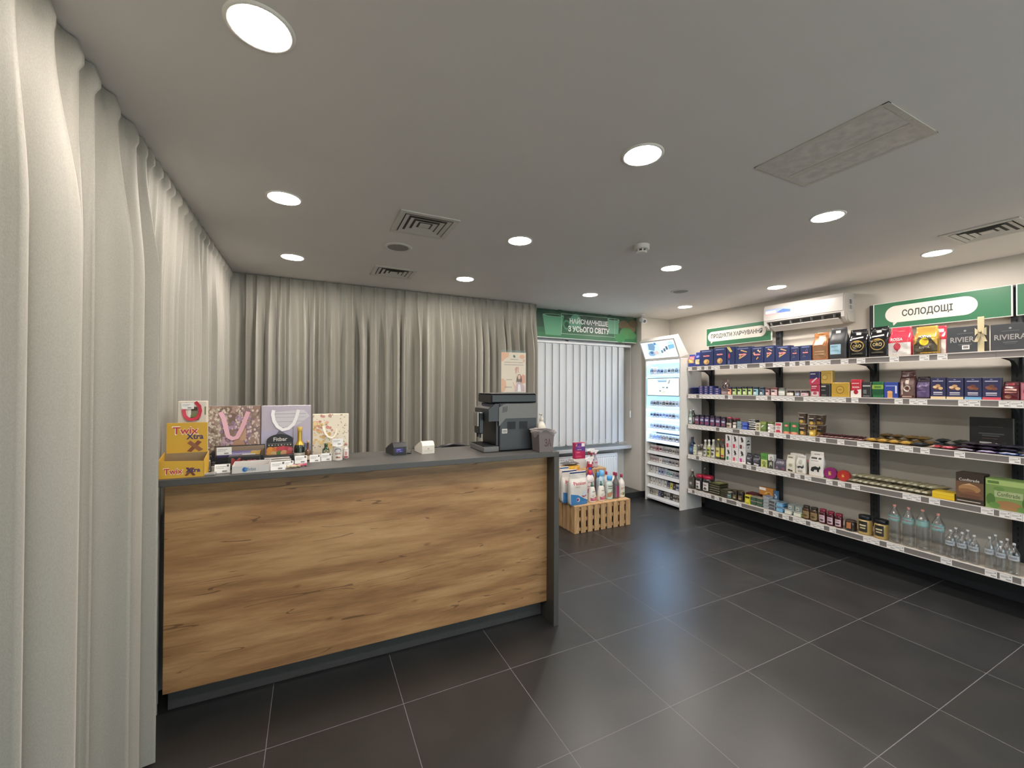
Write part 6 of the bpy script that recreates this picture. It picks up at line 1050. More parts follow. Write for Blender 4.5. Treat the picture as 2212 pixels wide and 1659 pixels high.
tin(4.480, 3.467, 0.400, 0.142, 0.028, 'tea_tin', 'flat olive gift tin, top of the taller stack of five', 'tin', 'flat olive gift tins on the lowest shelf', d=0.17, base='#3a382e', rim='#8f9062', top=[('r', 0.1, 0.1, 0.9, 0.9, '#77784c'), ('e', 0.5, 0.5, 0.3, 0.3, '#a3a470')])
tin(4.480, 3.339, 0.286, 0.096, 0.023, 'tea_tin', 'flat dark olive tin, bottom of the lower stack of four', 'tin', 'flat olive gift tins on the lowest shelf', d=0.12, base='#47443a', rim='#7d7a66', top=[('r', 0.1, 0.1, 0.9, 0.9, '#6a6a54')])
tin(4.480, 3.339, 0.309, 0.096, 0.023, 'tea_tin', 'flat dark olive tin, second up of the lower stack of four', 'tin', 'flat olive gift tins on the lowest shelf', d=0.12, base='#47443a', rim='#7d7a66', top=[('r', 0.1, 0.1, 0.9, 0.9, '#6a6a54')])
tin(4.480, 3.339, 0.333, 0.096, 0.023, 'tea_tin', 'flat dark olive tin, third up of the lower stack of four', 'tin', 'flat olive gift tins on the lowest shelf', d=0.12, base='#47443a', rim='#7d7a66', top=[('r', 0.1, 0.1, 0.9, 0.9, '#6a6a54')])
tin(4.480, 3.339, 0.356, 0.096, 0.023, 'tea_tin', 'flat dark olive tin, top of the lower stack of four', 'tin', 'flat olive gift tins on the lowest shelf', d=0.12, base='#47443a', rim='#7d7a66', top=[('r', 0.1, 0.1, 0.9, 0.9, '#6a6a54')])
jar(4.480, 3.277, 0.286, 0.060, 0.084, 'olive_jar', 'small jar with a teal label beside the flat olive tins', 'jar', None, body='#4a4a40', lid='#b4b6a4', lab='#5a7a7c', items=[('r', 0.2, 0.6, 0.8, 0.75, '#c8ccc8')], lidh=0.14)
jar(4.480, 3.207, 0.286, 0.061, 0.118, 'truffle_jar', 'dark jar with a gold label, front left of four', 'jar', 'dark gold labelled jars on the lowest shelf', body='#26221e', lid='#5c4c34', lab='#3a342c', items=[('e', 0.5, 0.3, 0.3, 0.2, '#a89468'), ('r', 0.2, 0.62, 0.8, 0.78, '#8a7450')], lidh=0.14)
jar(4.480, 3.136, 0.286, 0.066, 0.127, 'truffle_jar', 'dark jar with a gold label, front right of four', 'jar', 'dark gold labelled jars on the lowest shelf', body='#26221e', lid='#5c4c34', lab='#3a342c', items=[('e', 0.5, 0.3, 0.3, 0.2, '#a89468'), ('r', 0.2, 0.62, 0.8, 0.78, '#8a7450')], lidh=0.14)
jar(4.580, 3.261, 0.286, 0.054, 0.090, 'truffle_jar', 'dark jar with a gold label, rear left of four', 'jar', 'dark gold labelled jars on the lowest shelf', body='#26221e', lid='#5c4c34', lab='#3a342c', items=[('e', 0.5, 0.3, 0.3, 0.2, '#a89468'), ('r', 0.2, 0.62, 0.8, 0.78, '#8a7450')], lidh=0.14)
jar(4.580, 3.189, 0.286, 0.059, 0.090, 'truffle_jar', 'dark jar with a gold label, rear right of four', 'jar', 'dark gold labelled jars on the lowest shelf', body='#26221e', lid='#5c4c34', lab='#3a342c', items=[('e', 0.5, 0.3, 0.3, 0.2, '#a89468'), ('r', 0.2, 0.62, 0.8, 0.78, '#8a7450')], lidh=0.14)
carton(4.600, 3.074, 0.286, 0.130, 0.032, 'tea_box', 'dark red flat box, bottom of three behind the yellow card', 'box', 'dark red flat boxes', d=0.11, base='#5c242c', items=[('r', 0.3, 0.3, 0.7, 0.6, '#a87a6c')])
carton(4.600, 3.074, 0.319, 0.130, 0.032, 'tea_box', 'dark red flat box, middle of three behind the yellow card', 'box', 'dark red flat boxes', d=0.11, base='#5c242c', items=[('r', 0.3, 0.3, 0.7, 0.6, '#a87a6c')])
carton(4.600, 3.074, 0.351, 0.130, 0.032, 'tea_box', 'dark red flat box, top of three behind the yellow card', 'box', 'dark red flat boxes', d=0.11, base='#5c242c', items=[('r', 0.3, 0.3, 0.7, 0.6, '#a87a6c')])
carton(4.475, 3.036, 0.286, 0.062, 0.100, 'snack_box', 'small black and yellow box with a lime yellow front', 'box', None, d=0.04, base='#d2c83c', items=[('r', 0.08, 0.66, 0.92, 0.86, '#3c3a30'), ('e', 0.5, 0.38, 0.3, 0.2, '#e6dc5c'), ('e', 0.5, 0.1, 0.3, 0.06, '#a89c2c')])
tin(4.480, 2.973, 0.286, 0.063, 0.048, 'sardine_tin', 'dark green fish tin, lower in the left pair', 'tin', 'dark green fish tins', d=0.09, base='#55705c', rim='#c8cab8', lab='#3f5c4a')
tin(4.480, 2.973, 0.334, 0.063, 0.048, 'sardine_tin', 'dark green fish tin, upper in the left pair', 'tin', 'dark green fish tins', d=0.09, base='#55705c', rim='#c8cab8', lab='#3f5c4a')
tin(4.480, 2.903, 0.286, 0.066, 0.048, 'sardine_tin', 'dark green fish tin, lower in the right pair', 'tin', 'dark green fish tins', d=0.09, base='#55705c', rim='#c8cab8', lab='#3f5c4a')
tin(4.480, 2.903, 0.334, 0.066, 0.048, 'sardine_tin', 'dark green fish tin, upper in the right pair', 'tin', 'dark green fish tins', d=0.09, base='#55705c', rim='#c8cab8', lab='#3f5c4a')
tin(4.480, 2.828, 0.286, 0.064, 0.033, 'sardine_tin', 'white and blue fish tin, bottom of the stack of four', 'tin', 'white and blue fish tins on the lowest shelf', d=0.09, base='#c8ccd0', rim='#dcdedf', lab='#9aa6b0', top=[('r', 0.1, 0.1, 0.9, 0.9, '#4a78a8')])
tin(4.480, 2.828, 0.320, 0.064, 0.033, 'sardine_tin', 'white and blue fish tin, second up of the stack of four', 'tin', 'white and blue fish tins on the lowest shelf', d=0.09, base='#c8ccd0', rim='#dcdedf', lab='#9aa6b0', top=[('r', 0.1, 0.1, 0.9, 0.9, '#4a78a8')])
tin(4.480, 2.828, 0.353, 0.064, 0.033, 'sardine_tin', 'white and blue fish tin, third up of the stack of four', 'tin', 'white and blue fish tins on the lowest shelf', d=0.09, base='#c8ccd0', rim='#dcdedf', lab='#9aa6b0', top=[('r', 0.1, 0.1, 0.9, 0.9, '#4a78a8')])
tin(4.480, 2.828, 0.386, 0.064, 0.033, 'sardine_tin', 'white and blue fish tin, top of the stack of four', 'tin', 'white and blue fish tins on the lowest shelf', d=0.09, base='#c8ccd0', rim='#dcdedf', lab='#9aa6b0', top=[('r', 0.1, 0.1, 0.9, 0.9, '#4a78a8')])
tin(4.480, 2.759, 0.286, 0.059, 0.035, 'sardine_tin', 'white and blue fish tin, bottom of the stack of three', 'tin', 'white and blue fish tins on the lowest shelf', d=0.09, base='#c4c8ce', rim='#d8dadc', lab='#55585e', top=[('r', 0.1, 0.1, 0.9, 0.9, '#8aa2b4')])
tin(4.480, 2.759, 0.321, 0.059, 0.035, 'sardine_tin', 'white and blue fish tin, middle of the stack of three', 'tin', 'white and blue fish tins on the lowest shelf', d=0.09, base='#c4c8ce', rim='#d8dadc', lab='#55585e', top=[('r', 0.1, 0.1, 0.9, 0.9, '#8aa2b4')])
tin(4.480, 2.759, 0.357, 0.059, 0.035, 'sardine_tin', 'white and blue fish tin, top of the stack of three', 'tin', 'white and blue fish tins on the lowest shelf', d=0.09, base='#c4c8ce', rim='#d8dadc', lab='#55585e', top=[('r', 0.1, 0.1, 0.9, 0.9, '#8aa2b4')])
tin(4.480, 2.682, 0.286, 0.081, 0.052, 'tuna_tin', 'sky blue fish tin, lower of two', 'tin', 'sky blue fish tins', d=0.1, base='#4a8cc0', rim='#a8c4d8', lab='#7fb4d8')
tin(4.480, 2.682, 0.338, 0.081, 0.052, 'tuna_tin', 'sky blue fish tin, upper of two', 'tin', 'sky blue fish tins', d=0.1, base='#4a8cc0', rim='#a8c4d8', lab='#7fb4d8')
tin(4.480, 2.596, 0.286, 0.078, 0.052, 'tuna_tin', 'pale grey-green fish tin at the front, under the clear boxes', 'tin', None, d=0.1, base='#c9d0c4', rim='#c8ccc6', lab='#dfe2d6')
tin(4.480, 2.504, 0.286, 0.088, 0.052, 'tuna_tin', 'yellow-green fish tin at the front, under the clear boxes', 'tin', None, d=0.1, base='#8a9a4c', rim='#c8ccc6', lab='#dfe2d6')
carton(4.490, 2.572, 0.339, 0.064, 0.055, 'pate_box', 'grey-green glassy box, left one, resting on the front fish tins', 'box', 'grey-green boxes on the lowest shelf', d=0.1, base='#8f9a96', items=[('r', 0.15, 0.2, 0.6, 0.75, '#d4d8d4'), ('r', 0.2, 0.3, 0.5, 0.6, '#8a908c')], rough=0.2)
carton(4.490, 2.499, 0.339, 0.069, 0.055, 'pate_box', 'grey-green glassy box, right one, resting on the front fish tins', 'box', 'grey-green boxes on the lowest shelf', d=0.1, base='#8f9a96', items=[('r', 0.15, 0.2, 0.6, 0.75, '#d4d8d4'), ('r', 0.2, 0.3, 0.5, 0.6, '#8a908c')], rough=0.2)
carton(4.600, 2.899, 0.401, 0.155, 0.085, 'cracker_box', 'orange box with a white price card, lying on the tins at the back', 'box', None, d=0.05, base='#b97f3c', items=[('p', [(0.3, 0.1), (0.6, 0.3), (0.9, 0.2), (0.8, 0.5), (0.5, 0.45)], '#d9b46c'), ('r', 0.0, 0.62, 0.48, 0.98, '#e9e6e2'), ('e', 0.7, 0.3, 0.12, 0.12, '#8a5a2c')])
carton(4.610, 2.888, 0.286, 0.108, 0.113, 'cracker_box', 'light brown box under the orange one at the back of the lowest shelf', 'box', None, d=0.08, base='#9c8a6c', items=[('r', 0.1, 0.2, 0.9, 0.8, '#b4a484')])
carton(4.595, 2.790, 0.286, 0.047, 0.190, 'promotion_tag', 'blue display card reading 2x behind the fish tins', 'display card', None, d=0.02, base='#3f6488', items=[('t', '2x', 0.25, 0.58, 0.8, 0.82, '#e6ecf0'), ('r', 0.2, 0.3, 0.8, 0.36, '#a9c0d2')])
jar(4.480, 2.432, 0.286, 0.062, 0.134, 'honey_jar', 'brown jar with dark lid and beige label, left of two', 'jar', 'brown jars with beige labels', body='#4c3524', lid='#3a342c', lab='#9a835c', items=[('e', 0.5, 0.35, 0.3, 0.2, '#5c4a30'), ('r', 0.2, 0.7, 0.8, 0.8, '#6a5438')], lidh=0.16)
jar(4.480, 2.361, 0.286, 0.066, 0.134, 'honey_jar', 'brown jar with dark lid and beige label, right of two', 'jar', 'brown jars with beige labels', body='#4c3524', lid='#3a342c', lab='#9a835c', items=[('e', 0.5, 0.35, 0.3, 0.2, '#5c4a30'), ('r', 0.2, 0.7, 0.8, 0.8, '#6a5438')], lidh=0.16)
jar(4.480, 2.283, 0.286, 0.061, 0.139, 'jam_jar', 'dark red jam jar with crimson lid, left of three', 'jar', 'dark red jam jars', body='#4c1c24', lid='#8e2f45', lab='#d0b9c2', items=[('e', 0.5, 0.3, 0.34, 0.16, '#5a4450'), ('r', 0.2, 0.68, 0.8, 0.8, '#9a6a7c')], lidh=0.18, arc=1.7)
jar(4.480, 2.215, 0.286, 0.061, 0.135, 'jam_jar', 'dark red jam jar with crimson lid, middle of three', 'jar', 'dark red jam jars', body='#4c1c24', lid='#8e2f45', lab='#d0b9c2', items=[('e', 0.5, 0.3, 0.34, 0.16, '#5a4450'), ('r', 0.2, 0.68, 0.8, 0.8, '#9a6a7c')], lidh=0.18, arc=1.7)
jar(4.480, 2.148, 0.286, 0.062, 0.131, 'jam_jar', 'dark red jam jar with crimson lid, right of three', 'jar', 'dark red jam jars', body='#4c1c24', lid='#8e2f45', lab='#d0b9c2', items=[('e', 0.5, 0.3, 0.34, 0.16, '#5a4450'), ('r', 0.2, 0.68, 0.8, 0.8, '#9a6a7c')], lidh=0.18, arc=1.7)
jar(4.480, 2.058, 0.286, 0.088, 0.096, 'spread_jar', 'low black jar with an orange label beside the gold jars', 'jar', None, body='#2a2422', lid='#5c4c44', lab='#b4784c', lidh=0.14, arc=0.8, lv=(0.3, 0.98))
jar(4.480, 1.951, 0.286, 0.103, 0.168, 'nut_jar', 'golden jar with a black lid and black label, left of two', 'jar', 'golden jars with black lids', body='#b49a5c', lid='#23242a', lab='#2e2c26', items=[('r', 0.15, 0.55, 0.85, 0.68, '#d9cfae'), ('r', 0.2, 0.3, 0.8, 0.42, '#c8bc94')], lidh=0.2, arc=1.3, lv=(0.2, 0.9))
jar(4.480, 1.833, 0.286, 0.103, 0.165, 'nut_jar', 'golden jar with a black lid and black label, right of two', 'jar', 'golden jars with black lids', body='#b49a5c', lid='#23242a', lab='#2e2c26', items=[('r', 0.15, 0.55, 0.85, 0.68, '#d9cfae'), ('r', 0.2, 0.3, 0.8, 0.42, '#c8bc94')], lidh=0.2, arc=1.3, lv=(0.2, 0.9))
bottle(4.480, 1.737, 0.286, 0.080, 0.322, 'water_bottle', 'large clear water bottle with a teal label, leftmost of four', 'water bottle', 'large water bottles', body='~#f6f8f8', cap='#c98a80', lab='#8fb3b0', items=[('r', 0, 0.0, 1, 0.18, '#6f9c98'), ('r', 0, 0.85, 1, 1, '#6f9c98'), ('t', 'Морш', 0.2, 0.35, 0.8, 0.72, '#a8486a')], neck=0.22, sh=0.72, caph=0.05, lv=(0.58, 0.74), arc=2.6, ribs=5)
bottle(4.480, 1.645, 0.286, 0.078, 0.321, 'water_bottle', 'large clear water bottle with a teal label, second from the left of four', 'water bottle', 'large water bottles', body='~#f6f8f8', cap='#c98a80', lab='#8fb3b0', items=[('r', 0, 0.0, 1, 0.18, '#6f9c98'), ('r', 0, 0.85, 1, 1, '#6f9c98'), ('t', 'Морш', 0.2, 0.35, 0.8, 0.72, '#a8486a')], neck=0.22, sh=0.72, caph=0.05, lv=(0.58, 0.74), arc=2.6, ribs=5)
bottle(4.480, 1.557, 0.286, 0.083, 0.328, 'water_bottle', 'large clear water bottle with a teal label, third from the left of four', 'water bottle', 'large water bottles', body='~#f6f8f8', cap='#c98a80', lab='#8fb3b0', items=[('r', 0, 0.0, 1, 0.18, '#6f9c98'), ('r', 0, 0.85, 1, 1, '#6f9c98')], neck=0.22, sh=0.72, caph=0.05, lv=(0.58, 0.74), arc=2.6, ribs=5)
bottle(4.480, 1.464, 0.286, 0.079, 0.320, 'water_bottle', 'large clear water bottle with a teal label, rightmost of four', 'water bottle', 'large water bottles', body='~#f6f8f8', cap='#c98a80', lab='#8fb3b0', items=[('r', 0, 0.0, 1, 0.18, '#6f9c98'), ('r', 0, 0.85, 1, 1, '#6f9c98'), ('t', 'Морш', 0.2, 0.35, 0.8, 0.72, '#a8486a')], neck=0.22, sh=0.72, caph=0.05, lv=(0.58, 0.74), arc=2.6, ribs=5)
bottle(4.480, 1.390, 0.286, 0.058, 0.216, 'water_bottle', 'small clear water bottle with white cap, first from the left in the front row', 'water bottle', 'small water bottles', body='~#f6f7f8', cap='#cfd0d2', lab='#b6bdc2', items=[('r', 0.2, 0.3, 0.8, 0.7, '#8a9098')], neck=0.26, sh=0.66, caph=0.06, lv=(0.46, 0.62), arc=2.4, ribs=4)
bottle(4.480, 1.326, 0.286, 0.056, 0.217, 'water_bottle', 'small clear water bottle with white cap, second from the left in the front row', 'water bottle', 'small water bottles', body='~#f6f7f8', cap='#cfd0d2', lab='#b6bdc2', items=[('r', 0.2, 0.3, 0.8, 0.7, '#8a9098')], neck=0.26, sh=0.66, caph=0.06, lv=(0.46, 0.62), arc=2.4, ribs=4)
bottle(4.480, 1.262, 0.286, 0.056, 0.215, 'water_bottle', 'small clear water bottle with white cap, third from the left in the front row', 'water bottle', 'small water bottles', body='~#f6f7f8', cap='#cfd0d2', lab='#b6bdc2', items=[('r', 0.2, 0.3, 0.8, 0.7, '#8a9098')], neck=0.26, sh=0.66, caph=0.06, lv=(0.46, 0.62), arc=2.4, ribs=4)
bottle(4.480, 1.183, 0.286, 0.048, 0.229, 'water_bottle', 'small clear water bottle with white cap, fourth from the left in the front row', 'water bottle', 'small water bottles', body='~#f6f7f8', cap='#cfd0d2', lab='#b6bdc2', items=[('r', 0.2, 0.3, 0.8, 0.7, '#8a9098')], neck=0.26, sh=0.66, caph=0.06, lv=(0.46, 0.62), arc=2.4, ribs=4)
bottle(4.480, 1.127, 0.286, 0.052, 0.217, 'water_bottle', 'small clear water bottle with white cap, fifth from the left in the front row', 'water bottle', 'small water bottles', body='~#f6f7f8', cap='#cfd0d2', lab='#b6bdc2', items=[('r', 0.2, 0.3, 0.8, 0.7, '#8a9098')], neck=0.26, sh=0.66, caph=0.06, lv=(0.46, 0.62), arc=2.4, ribs=4)
bottle(4.480, 1.066, 0.286, 0.056, 0.220, 'water_bottle', 'small clear water bottle with white cap, last in the front row', 'water bottle', 'small water bottles', body='~#f6f7f8', cap='#cfd0d2', lab='#b6bdc2', items=[('r', 0.2, 0.3, 0.8, 0.7, '#8a9098')], neck=0.26, sh=0.66, caph=0.06, lv=(0.46, 0.62), arc=2.4, ribs=4)
bottle(4.575, 1.389, 0.286, 0.059, 0.220, 'water_bottle', 'small clear water bottle with white cap, first in the rear row', 'water bottle', 'small water bottles', body='~#f6f7f8', cap='#cfd0d2', lab='#b6bdc2', neck=0.26, sh=0.66, caph=0.06, lv=(0.46, 0.62), arc=2.4, ribs=4)
bottle(4.575, 1.324, 0.286, 0.057, 0.222, 'water_bottle', 'small clear water bottle with white cap, second in the rear row', 'water bottle', 'small water bottles', body='~#f6f7f8', cap='#cfd0d2', lab='#b6bdc2', neck=0.26, sh=0.66, caph=0.06, lv=(0.46, 0.62), arc=2.4, ribs=4)
bottle(4.575, 1.178, 0.286, 0.049, 0.234, 'water_bottle', 'small clear water bottle with white cap, third in the rear row', 'water bottle', 'small water bottles', body='~#f6f7f8', cap='#cfd0d2', lab='#b6bdc2', neck=0.26, sh=0.66, caph=0.06, lv=(0.46, 0.62), arc=2.4, ribs=4)
bottle(4.575, 1.121, 0.286, 0.053, 0.221, 'water_bottle', 'small clear water bottle with white cap, fourth in the rear row', 'water bottle', 'small water bottles', body='~#f6f7f8', cap='#cfd0d2', lab='#b6bdc2', neck=0.26, sh=0.66, caph=0.06, lv=(0.46, 0.62), arc=2.4, ribs=4)

# ---------------------------------------------------------------- loose packets on the third and fourth shelves
def loose():
    R = random.Random(21); z = LV[2] + .001
    for k in range(20):
        packet(SXF + .02 + R.uniform(0, .012), 2.325 - .0195 * k, z, .0185, .016, 'wafer_bar', 'thin maroon wrapped bar, %s from the left in the bottom layer' % (str(k + 1) + ('st' if k == 0 else 'nd' if k == 1 else 'rd' if k == 2 else 'th')) , 'wafer bar', 'maroon bars on the third shelf', d=.135, base=['#5e222c', '#6a2a34', '#541c26'][k % 3], items=[('r', .1, .02, .9, .25, '#b58a86' if k % 2 else '#d9c0ba')], rot=R.uniform(-.05, .05))
    for k in range(13):
        packet(SXF + .035 + R.uniform(0, .03), 2.29 - .027 * k, z + .0175, .0185, .016, 'wafer_bar', 'thin maroon wrapped bar, %s from the left in the top layer' % (str(k + 1) + ('st' if k == 0 else 'nd' if k == 1 else 'rd' if k == 2 else 'th')), 'wafer bar', 'maroon bars on the third shelf', d=.135, base=['#602430', '#4c1a24', '#6e3038'][k % 3], items=[('r', .1, .3, .9, .5, '#a87a78')], rot=.16 + R.uniform(-.06, .06))
    g = 'gold and brown snack packets on the third shelf'
    for k in range(4):
        packet(SXF + .015, 1.895 - .079 * k, z, .075, .034, 'snack_packet', 'bright gold packet at the shelf edge, %s of four' % ['leftmost', 'second from the left', 'third from the left', 'rightmost'][k], 'snack packet', g, d=.14, base='#b98f3c', items=[('r', .1, .1, .9, .35, '#d9b868')], rough=.22, metal=.3)
    for k in range(5):
        packet(SXF + .17, 1.885 - .080 * k, z, .076, .034, 'snack_packet', 'brown rear-row packet on the third shelf, %s in lower layer' % ['first from the left', 'second from the left', 'third from the left', 'fourth from the left', 'last'][k], 'snack packet', g, d=.15, base=['#6e5838', '#7a6038', '#6a543a', '#75603c', '#6e5c3c'][k], items=[('r', .1, .1, .9, .3, '#9a8050')])
    for k in range(4):
        packet(SXF + .18, 1.865 - .085 * k, z + .0355, .078, .034, 'snack_packet', 'brown rear-row packet on the third shelf, %s in upper layer' % ['first from the left', 'second from the left', 'third from the left', 'last'][k], 'snack packet', g, d=.15, base=['#5e4c30', '#6a5434', '#8a7040', '#8d7442'][k], items=[('r', .1, .1, .9, .3, '#8a7248')], rot=R.uniform(-.15, .15))
    g = 'dark packets on the third shelf'
    C5 = [(1.578, .015, '#24262e', 'black-blue packet at the shelf edge right of the gold ones'), (1.50, .17, '#2c3034', 'charcoal packet in the rear row, lower left one of its pile'), (1.415, .17, '#26302a', 'greenish black packet in the rear row, lower right one of its pile')]
    for y, dx, c, l in C5: packet(SXF + dx, y, z, .078, .032, 'snack_packet', l, 'snack packet', g, d=.145, base=c, items=[('r', .15, .1, .85, .3, '#55606a')])
    packet(SXF + .18, 1.485, z + .0335, .078, .032, 'snack_packet', 'charcoal packet lying on top of the rear dark pile, left', 'snack packet', g, d=.145, base='#34383c', rot=.12)
    packet(SXF + .18, 1.395, z + .0335, .078, .032, 'snack_packet', 'greenish black packet lying on top of the rear dark pile, right', 'snack packet', g, d=.145, base='#2a342c', items=[('e', .6, .4, .25, .1, '#4c6a3c')], rot=-.1)
    packet(SXF + .012, 1.472, z, .070, .026, 'chocolate_bar', 'cream and red wrapped bar at the edge of the third shelf', 'chocolate bar', None, d=.15, base='#b48f84', items=[('r', .5, .0, 1, .4, '#a83a4a')])
    packet(SXF + .012, 1.398, z, .070, .026, 'chocolate_bar', 'bright red wrapped bar at the edge of the third shelf', 'chocolate bar', None, d=.15, base='#a8384c', items=[('r', .1, .05, .9, .2, '#d98a94')])
    for q, (y, c, c2, nm) in enumerate(((1.302, '#55505a', '#3c2c34', 'grey-violet'), (1.195, '#8a76a8', '#3a2a44', 'lilac'), (1.090, '#5a7ac0', '#23283c', 'sky blue'), (.985, '#6a8ad0', '#262c40', 'pale blue'))):
        for k in range(3):
            packet(SXF + .010 + .02 * k, y, z + .0225 * k, .098, .0215, 'chocolate_bar', '%s chocolate bar at the bottom of its pile on the third shelf' % nm if k == 0 else 'dark chocolate bar lying %s above the %s one' % (['', 'directly', 'second'][k], nm), 'chocolate bar', 'piled chocolate bars on the third shelf', d=.16, base=c if k == 0 else c2, items=[('r', .1, .05, .9, .2, '#c4c2d4' if k == 0 else '#5a5464')], rot=R.uniform(-.06, .06))
    z = LV[3] + .001
    names = ['first', 'second', 'third', 'fourth', 'fifth', 'sixth', 'seventh', 'eighth', 'ninth', 'tenth', 'eleventh', 'twelfth', 'thirteenth']
    for k in range(13):
        packet(SXF + .025 + R.uniform(0, .01), 2.078 - .0445 * k, z, .0405, .040, 'snack_tube', 'slim olive-beige snack packet, %s from the left in the bottom layer' % names[k], 'snack packet', 'olive-beige snack packets on the fourth shelf', d=.19, base=['#98927a', '#a29c84', '#8f8972'][k % 3], items=[('r', .05, .0, .95, .13, '#cfcbb6'), ('r', .2, .25, .8, .6, '#979178')], rot=-.30 + R.uniform(-.008, .008), crimp='#d2cdb8')
    for k in range(12):
        packet(SXF + .055 + R.uniform(0, .006), 2.045 - .0475 * k, z + .0435, .0365, .040, 'snack_tube', 'slim olive-beige snack packet, %s from the left in the top layer' % names[k], 'snack packet', 'olive-beige snack packets on the fourth shelf', d=.19, base=['#938d75', '#9d977e', '#a7a188'][k % 3], items=[('r', .05, .0, .95, .12, '#c9c5b0'), ('r', .2, .3, .8, .7, '#8f8a70')], rot=-.42 + R.uniform(-.015, .015), crimp='#c6c1aa')
loose()

# ================================================================ things on the counter
Z = CT + .0005
def on_counter():
    yel = '#cda23a'
    # tray carton with raised back card
    t = thing('sweet_bar_carton', 'open yellow counter carton with raised back card, nearly empty', 'display carton', (-.545, 2.425, Z), math.radians(-1.2))
    cm = M(yel, .45, word='card'); inn = M('#8d7a5c', .7, word='raw_card')
    b = MB(); w, d = .178, .098
    b.prism([(-w/2, 0), (w/2, 0), (w/2, .074), (-w/2, .084)], 0, .002, cm)
    for s in (-1, 1):
        b.add([(s * w/2, 0, 0), (s * w/2, d, 0), (s * w/2, d, .112), (s * w/2, 0, .078), (s * (w/2 - .002), 0, 0), (s * (w/2 - .002), d, 0), (s * (w/2 - .002), d, .112), (s * (w/2 - .002), 0, .078)], [(0, 1, 2, 3), (4, 7, 6, 5), (3, 2, 6, 7), (0, 3, 7, 4), (1, 5, 6, 2)], cm)
    b.build('tray', t)
    b = MB(); b.box((-w/2 + .003, .003, .0005), (w/2 - .003, d - .003, .002), inn); b.box((-w/2 + .003, d - .004, .002), (w/2 - .003, d - .002, .105), inn); b.build('lining', t)
    b = MB(); S = flat_S(w, .08); b.prints(S, [('b', 'Twix', .125, .22, .555, .61, '#f4ece4'), ('t', 'Twix', .14, .25, .54, .58, '#b8333a'), ('p', [(.58, .12), (.64, .1), (.80, .55), (.72, .58)], '#7a4a34'), ('p', [(.60, .58), (.66, .6), (.82, .12), (.76, .08)], '#6a3f2c'), ('b', 'Xtra', .60, .30, .92, .56, '#3a3566')]); b.build('front_print', t)
    b = MB(); b.box((-.082, d - .002, .10), (.082, d, .252), cm, .001)
    b.prints(lambda u, v, off=0.0: ((u - .5) * .164, d - .002 - off, .10 + .152 * v), [('b', 'Twix', .13, .61, .79, .89, '#f4ece4'), ('t', 'Twix', .15, .635, .77, .865, '#b8333a'), ('b', 'Xtra', .48, .46, .90, .64, '#3a3566'), ('p', [(.50, .08), (.60, .05), (.86, .36), (.76, .42)], '#7a4a34'), ('p', [(.50, .34), (.58, .42), (.90, .12), (.80, .06)], '#8a5a40')])
    b.build('back_card', t)
    def paper_bag(name, label, xc, y, w, h, d, base, items, rib, rp, rw, gusset=None, rot=0.0):
        t = thing(name, label, 'gift bag', (xc, y, Z), rot, 'gift bags along the back of the counter')
        b = MB(); b.box((-w/2, 0, 0), (w/2, d, h), M(base, .35, word='bag_paper'), .001)
        b.prints(flat_S(w, h), items, rough=.3); b.build('bag', t)
        if rib:
            pts = [(( u - .5) * w, -.006 - .004 * math.sin(PI * k / (len(rp) - 1)), v * h) for k, (u, v) in enumerate(rp)]
            b = MB(); V = []; n = len(pts)
            for i, p in enumerate(pts):
                tx = pts[min(i + 1, n - 1)][0] - pts[max(i - 1, 0)][0]; tz = pts[min(i + 1, n - 1)][2] - pts[max(i - 1, 0)][2]; l = math.hypot(tx, tz) or 1
                nx, nz = -tz / l, tx / l
                V += [(p[0] + nx * rw, p[1], p[2] + nz * rw), (p[0] - nx * rw, p[1] - .002, p[2] - nz * rw)]
            b.add(V, [(2 * i, 2 * i + 1, 2 * i + 3, 2 * i + 2) for i in range(n - 1)], M(rib, .35, word='ribbon'), True); b.build('ribbon_handle', t)
        return t
    def blobs(seed, n, cols, u0=0, v0=0, u1=1, v1=1, r=.05, asp=1.0):
        R = random.Random(seed)
        return [('e', u0 + (u1 - u0) * R.random(), v0 + (v1 - v0) * R.random(), r * R.uniform(.5, 1.1), r * asp * R.uniform(.5, 1.1), R.choice(cols)) for _ in range(n)]
    R5 = lambda it: [(q[0], min(1 - q[3], max(q[3], q[1])), min(1 - q[4], max(q[4], q[2])), q[3], q[4], q[5]) if q[0] == 'e' else q for q in it]
    arcp = lambda u0, u1, vt, vb, n=14: [(u0 + (u1 - u0) * (k / n) + 0, vt - (vt - vb) * math.sin(PI * k / n)) for k in range(n + 1)]
    paper_bag('gift_bag', 'tall cream gift bag with a red ribbon behind the yellow carton', -.545, 2.62, .118, .355, .05, '#d9d0c2', [('r', .36, .72, .74, .92, '#7d7a64'), ('r', .36, .72, .46, .92, '#e6e2da'), ('r', .48, .86, .68, .91, '#4a4038'), ('e', .60, .76, .17, .03, '#54603c'), ('e', .56, .79, .12, .02, '#74804c'), ('r', .94, .80, .99, .92, '#6b7a4c')], '#c23a4e', [(.36, .97), (.26, .93), (.22, .86), (.26, .79), (.36, .75), (.50, .735), (.66, .75), (.76, .79), (.80, .86), (.76, .93), (.62, .99)], .008)
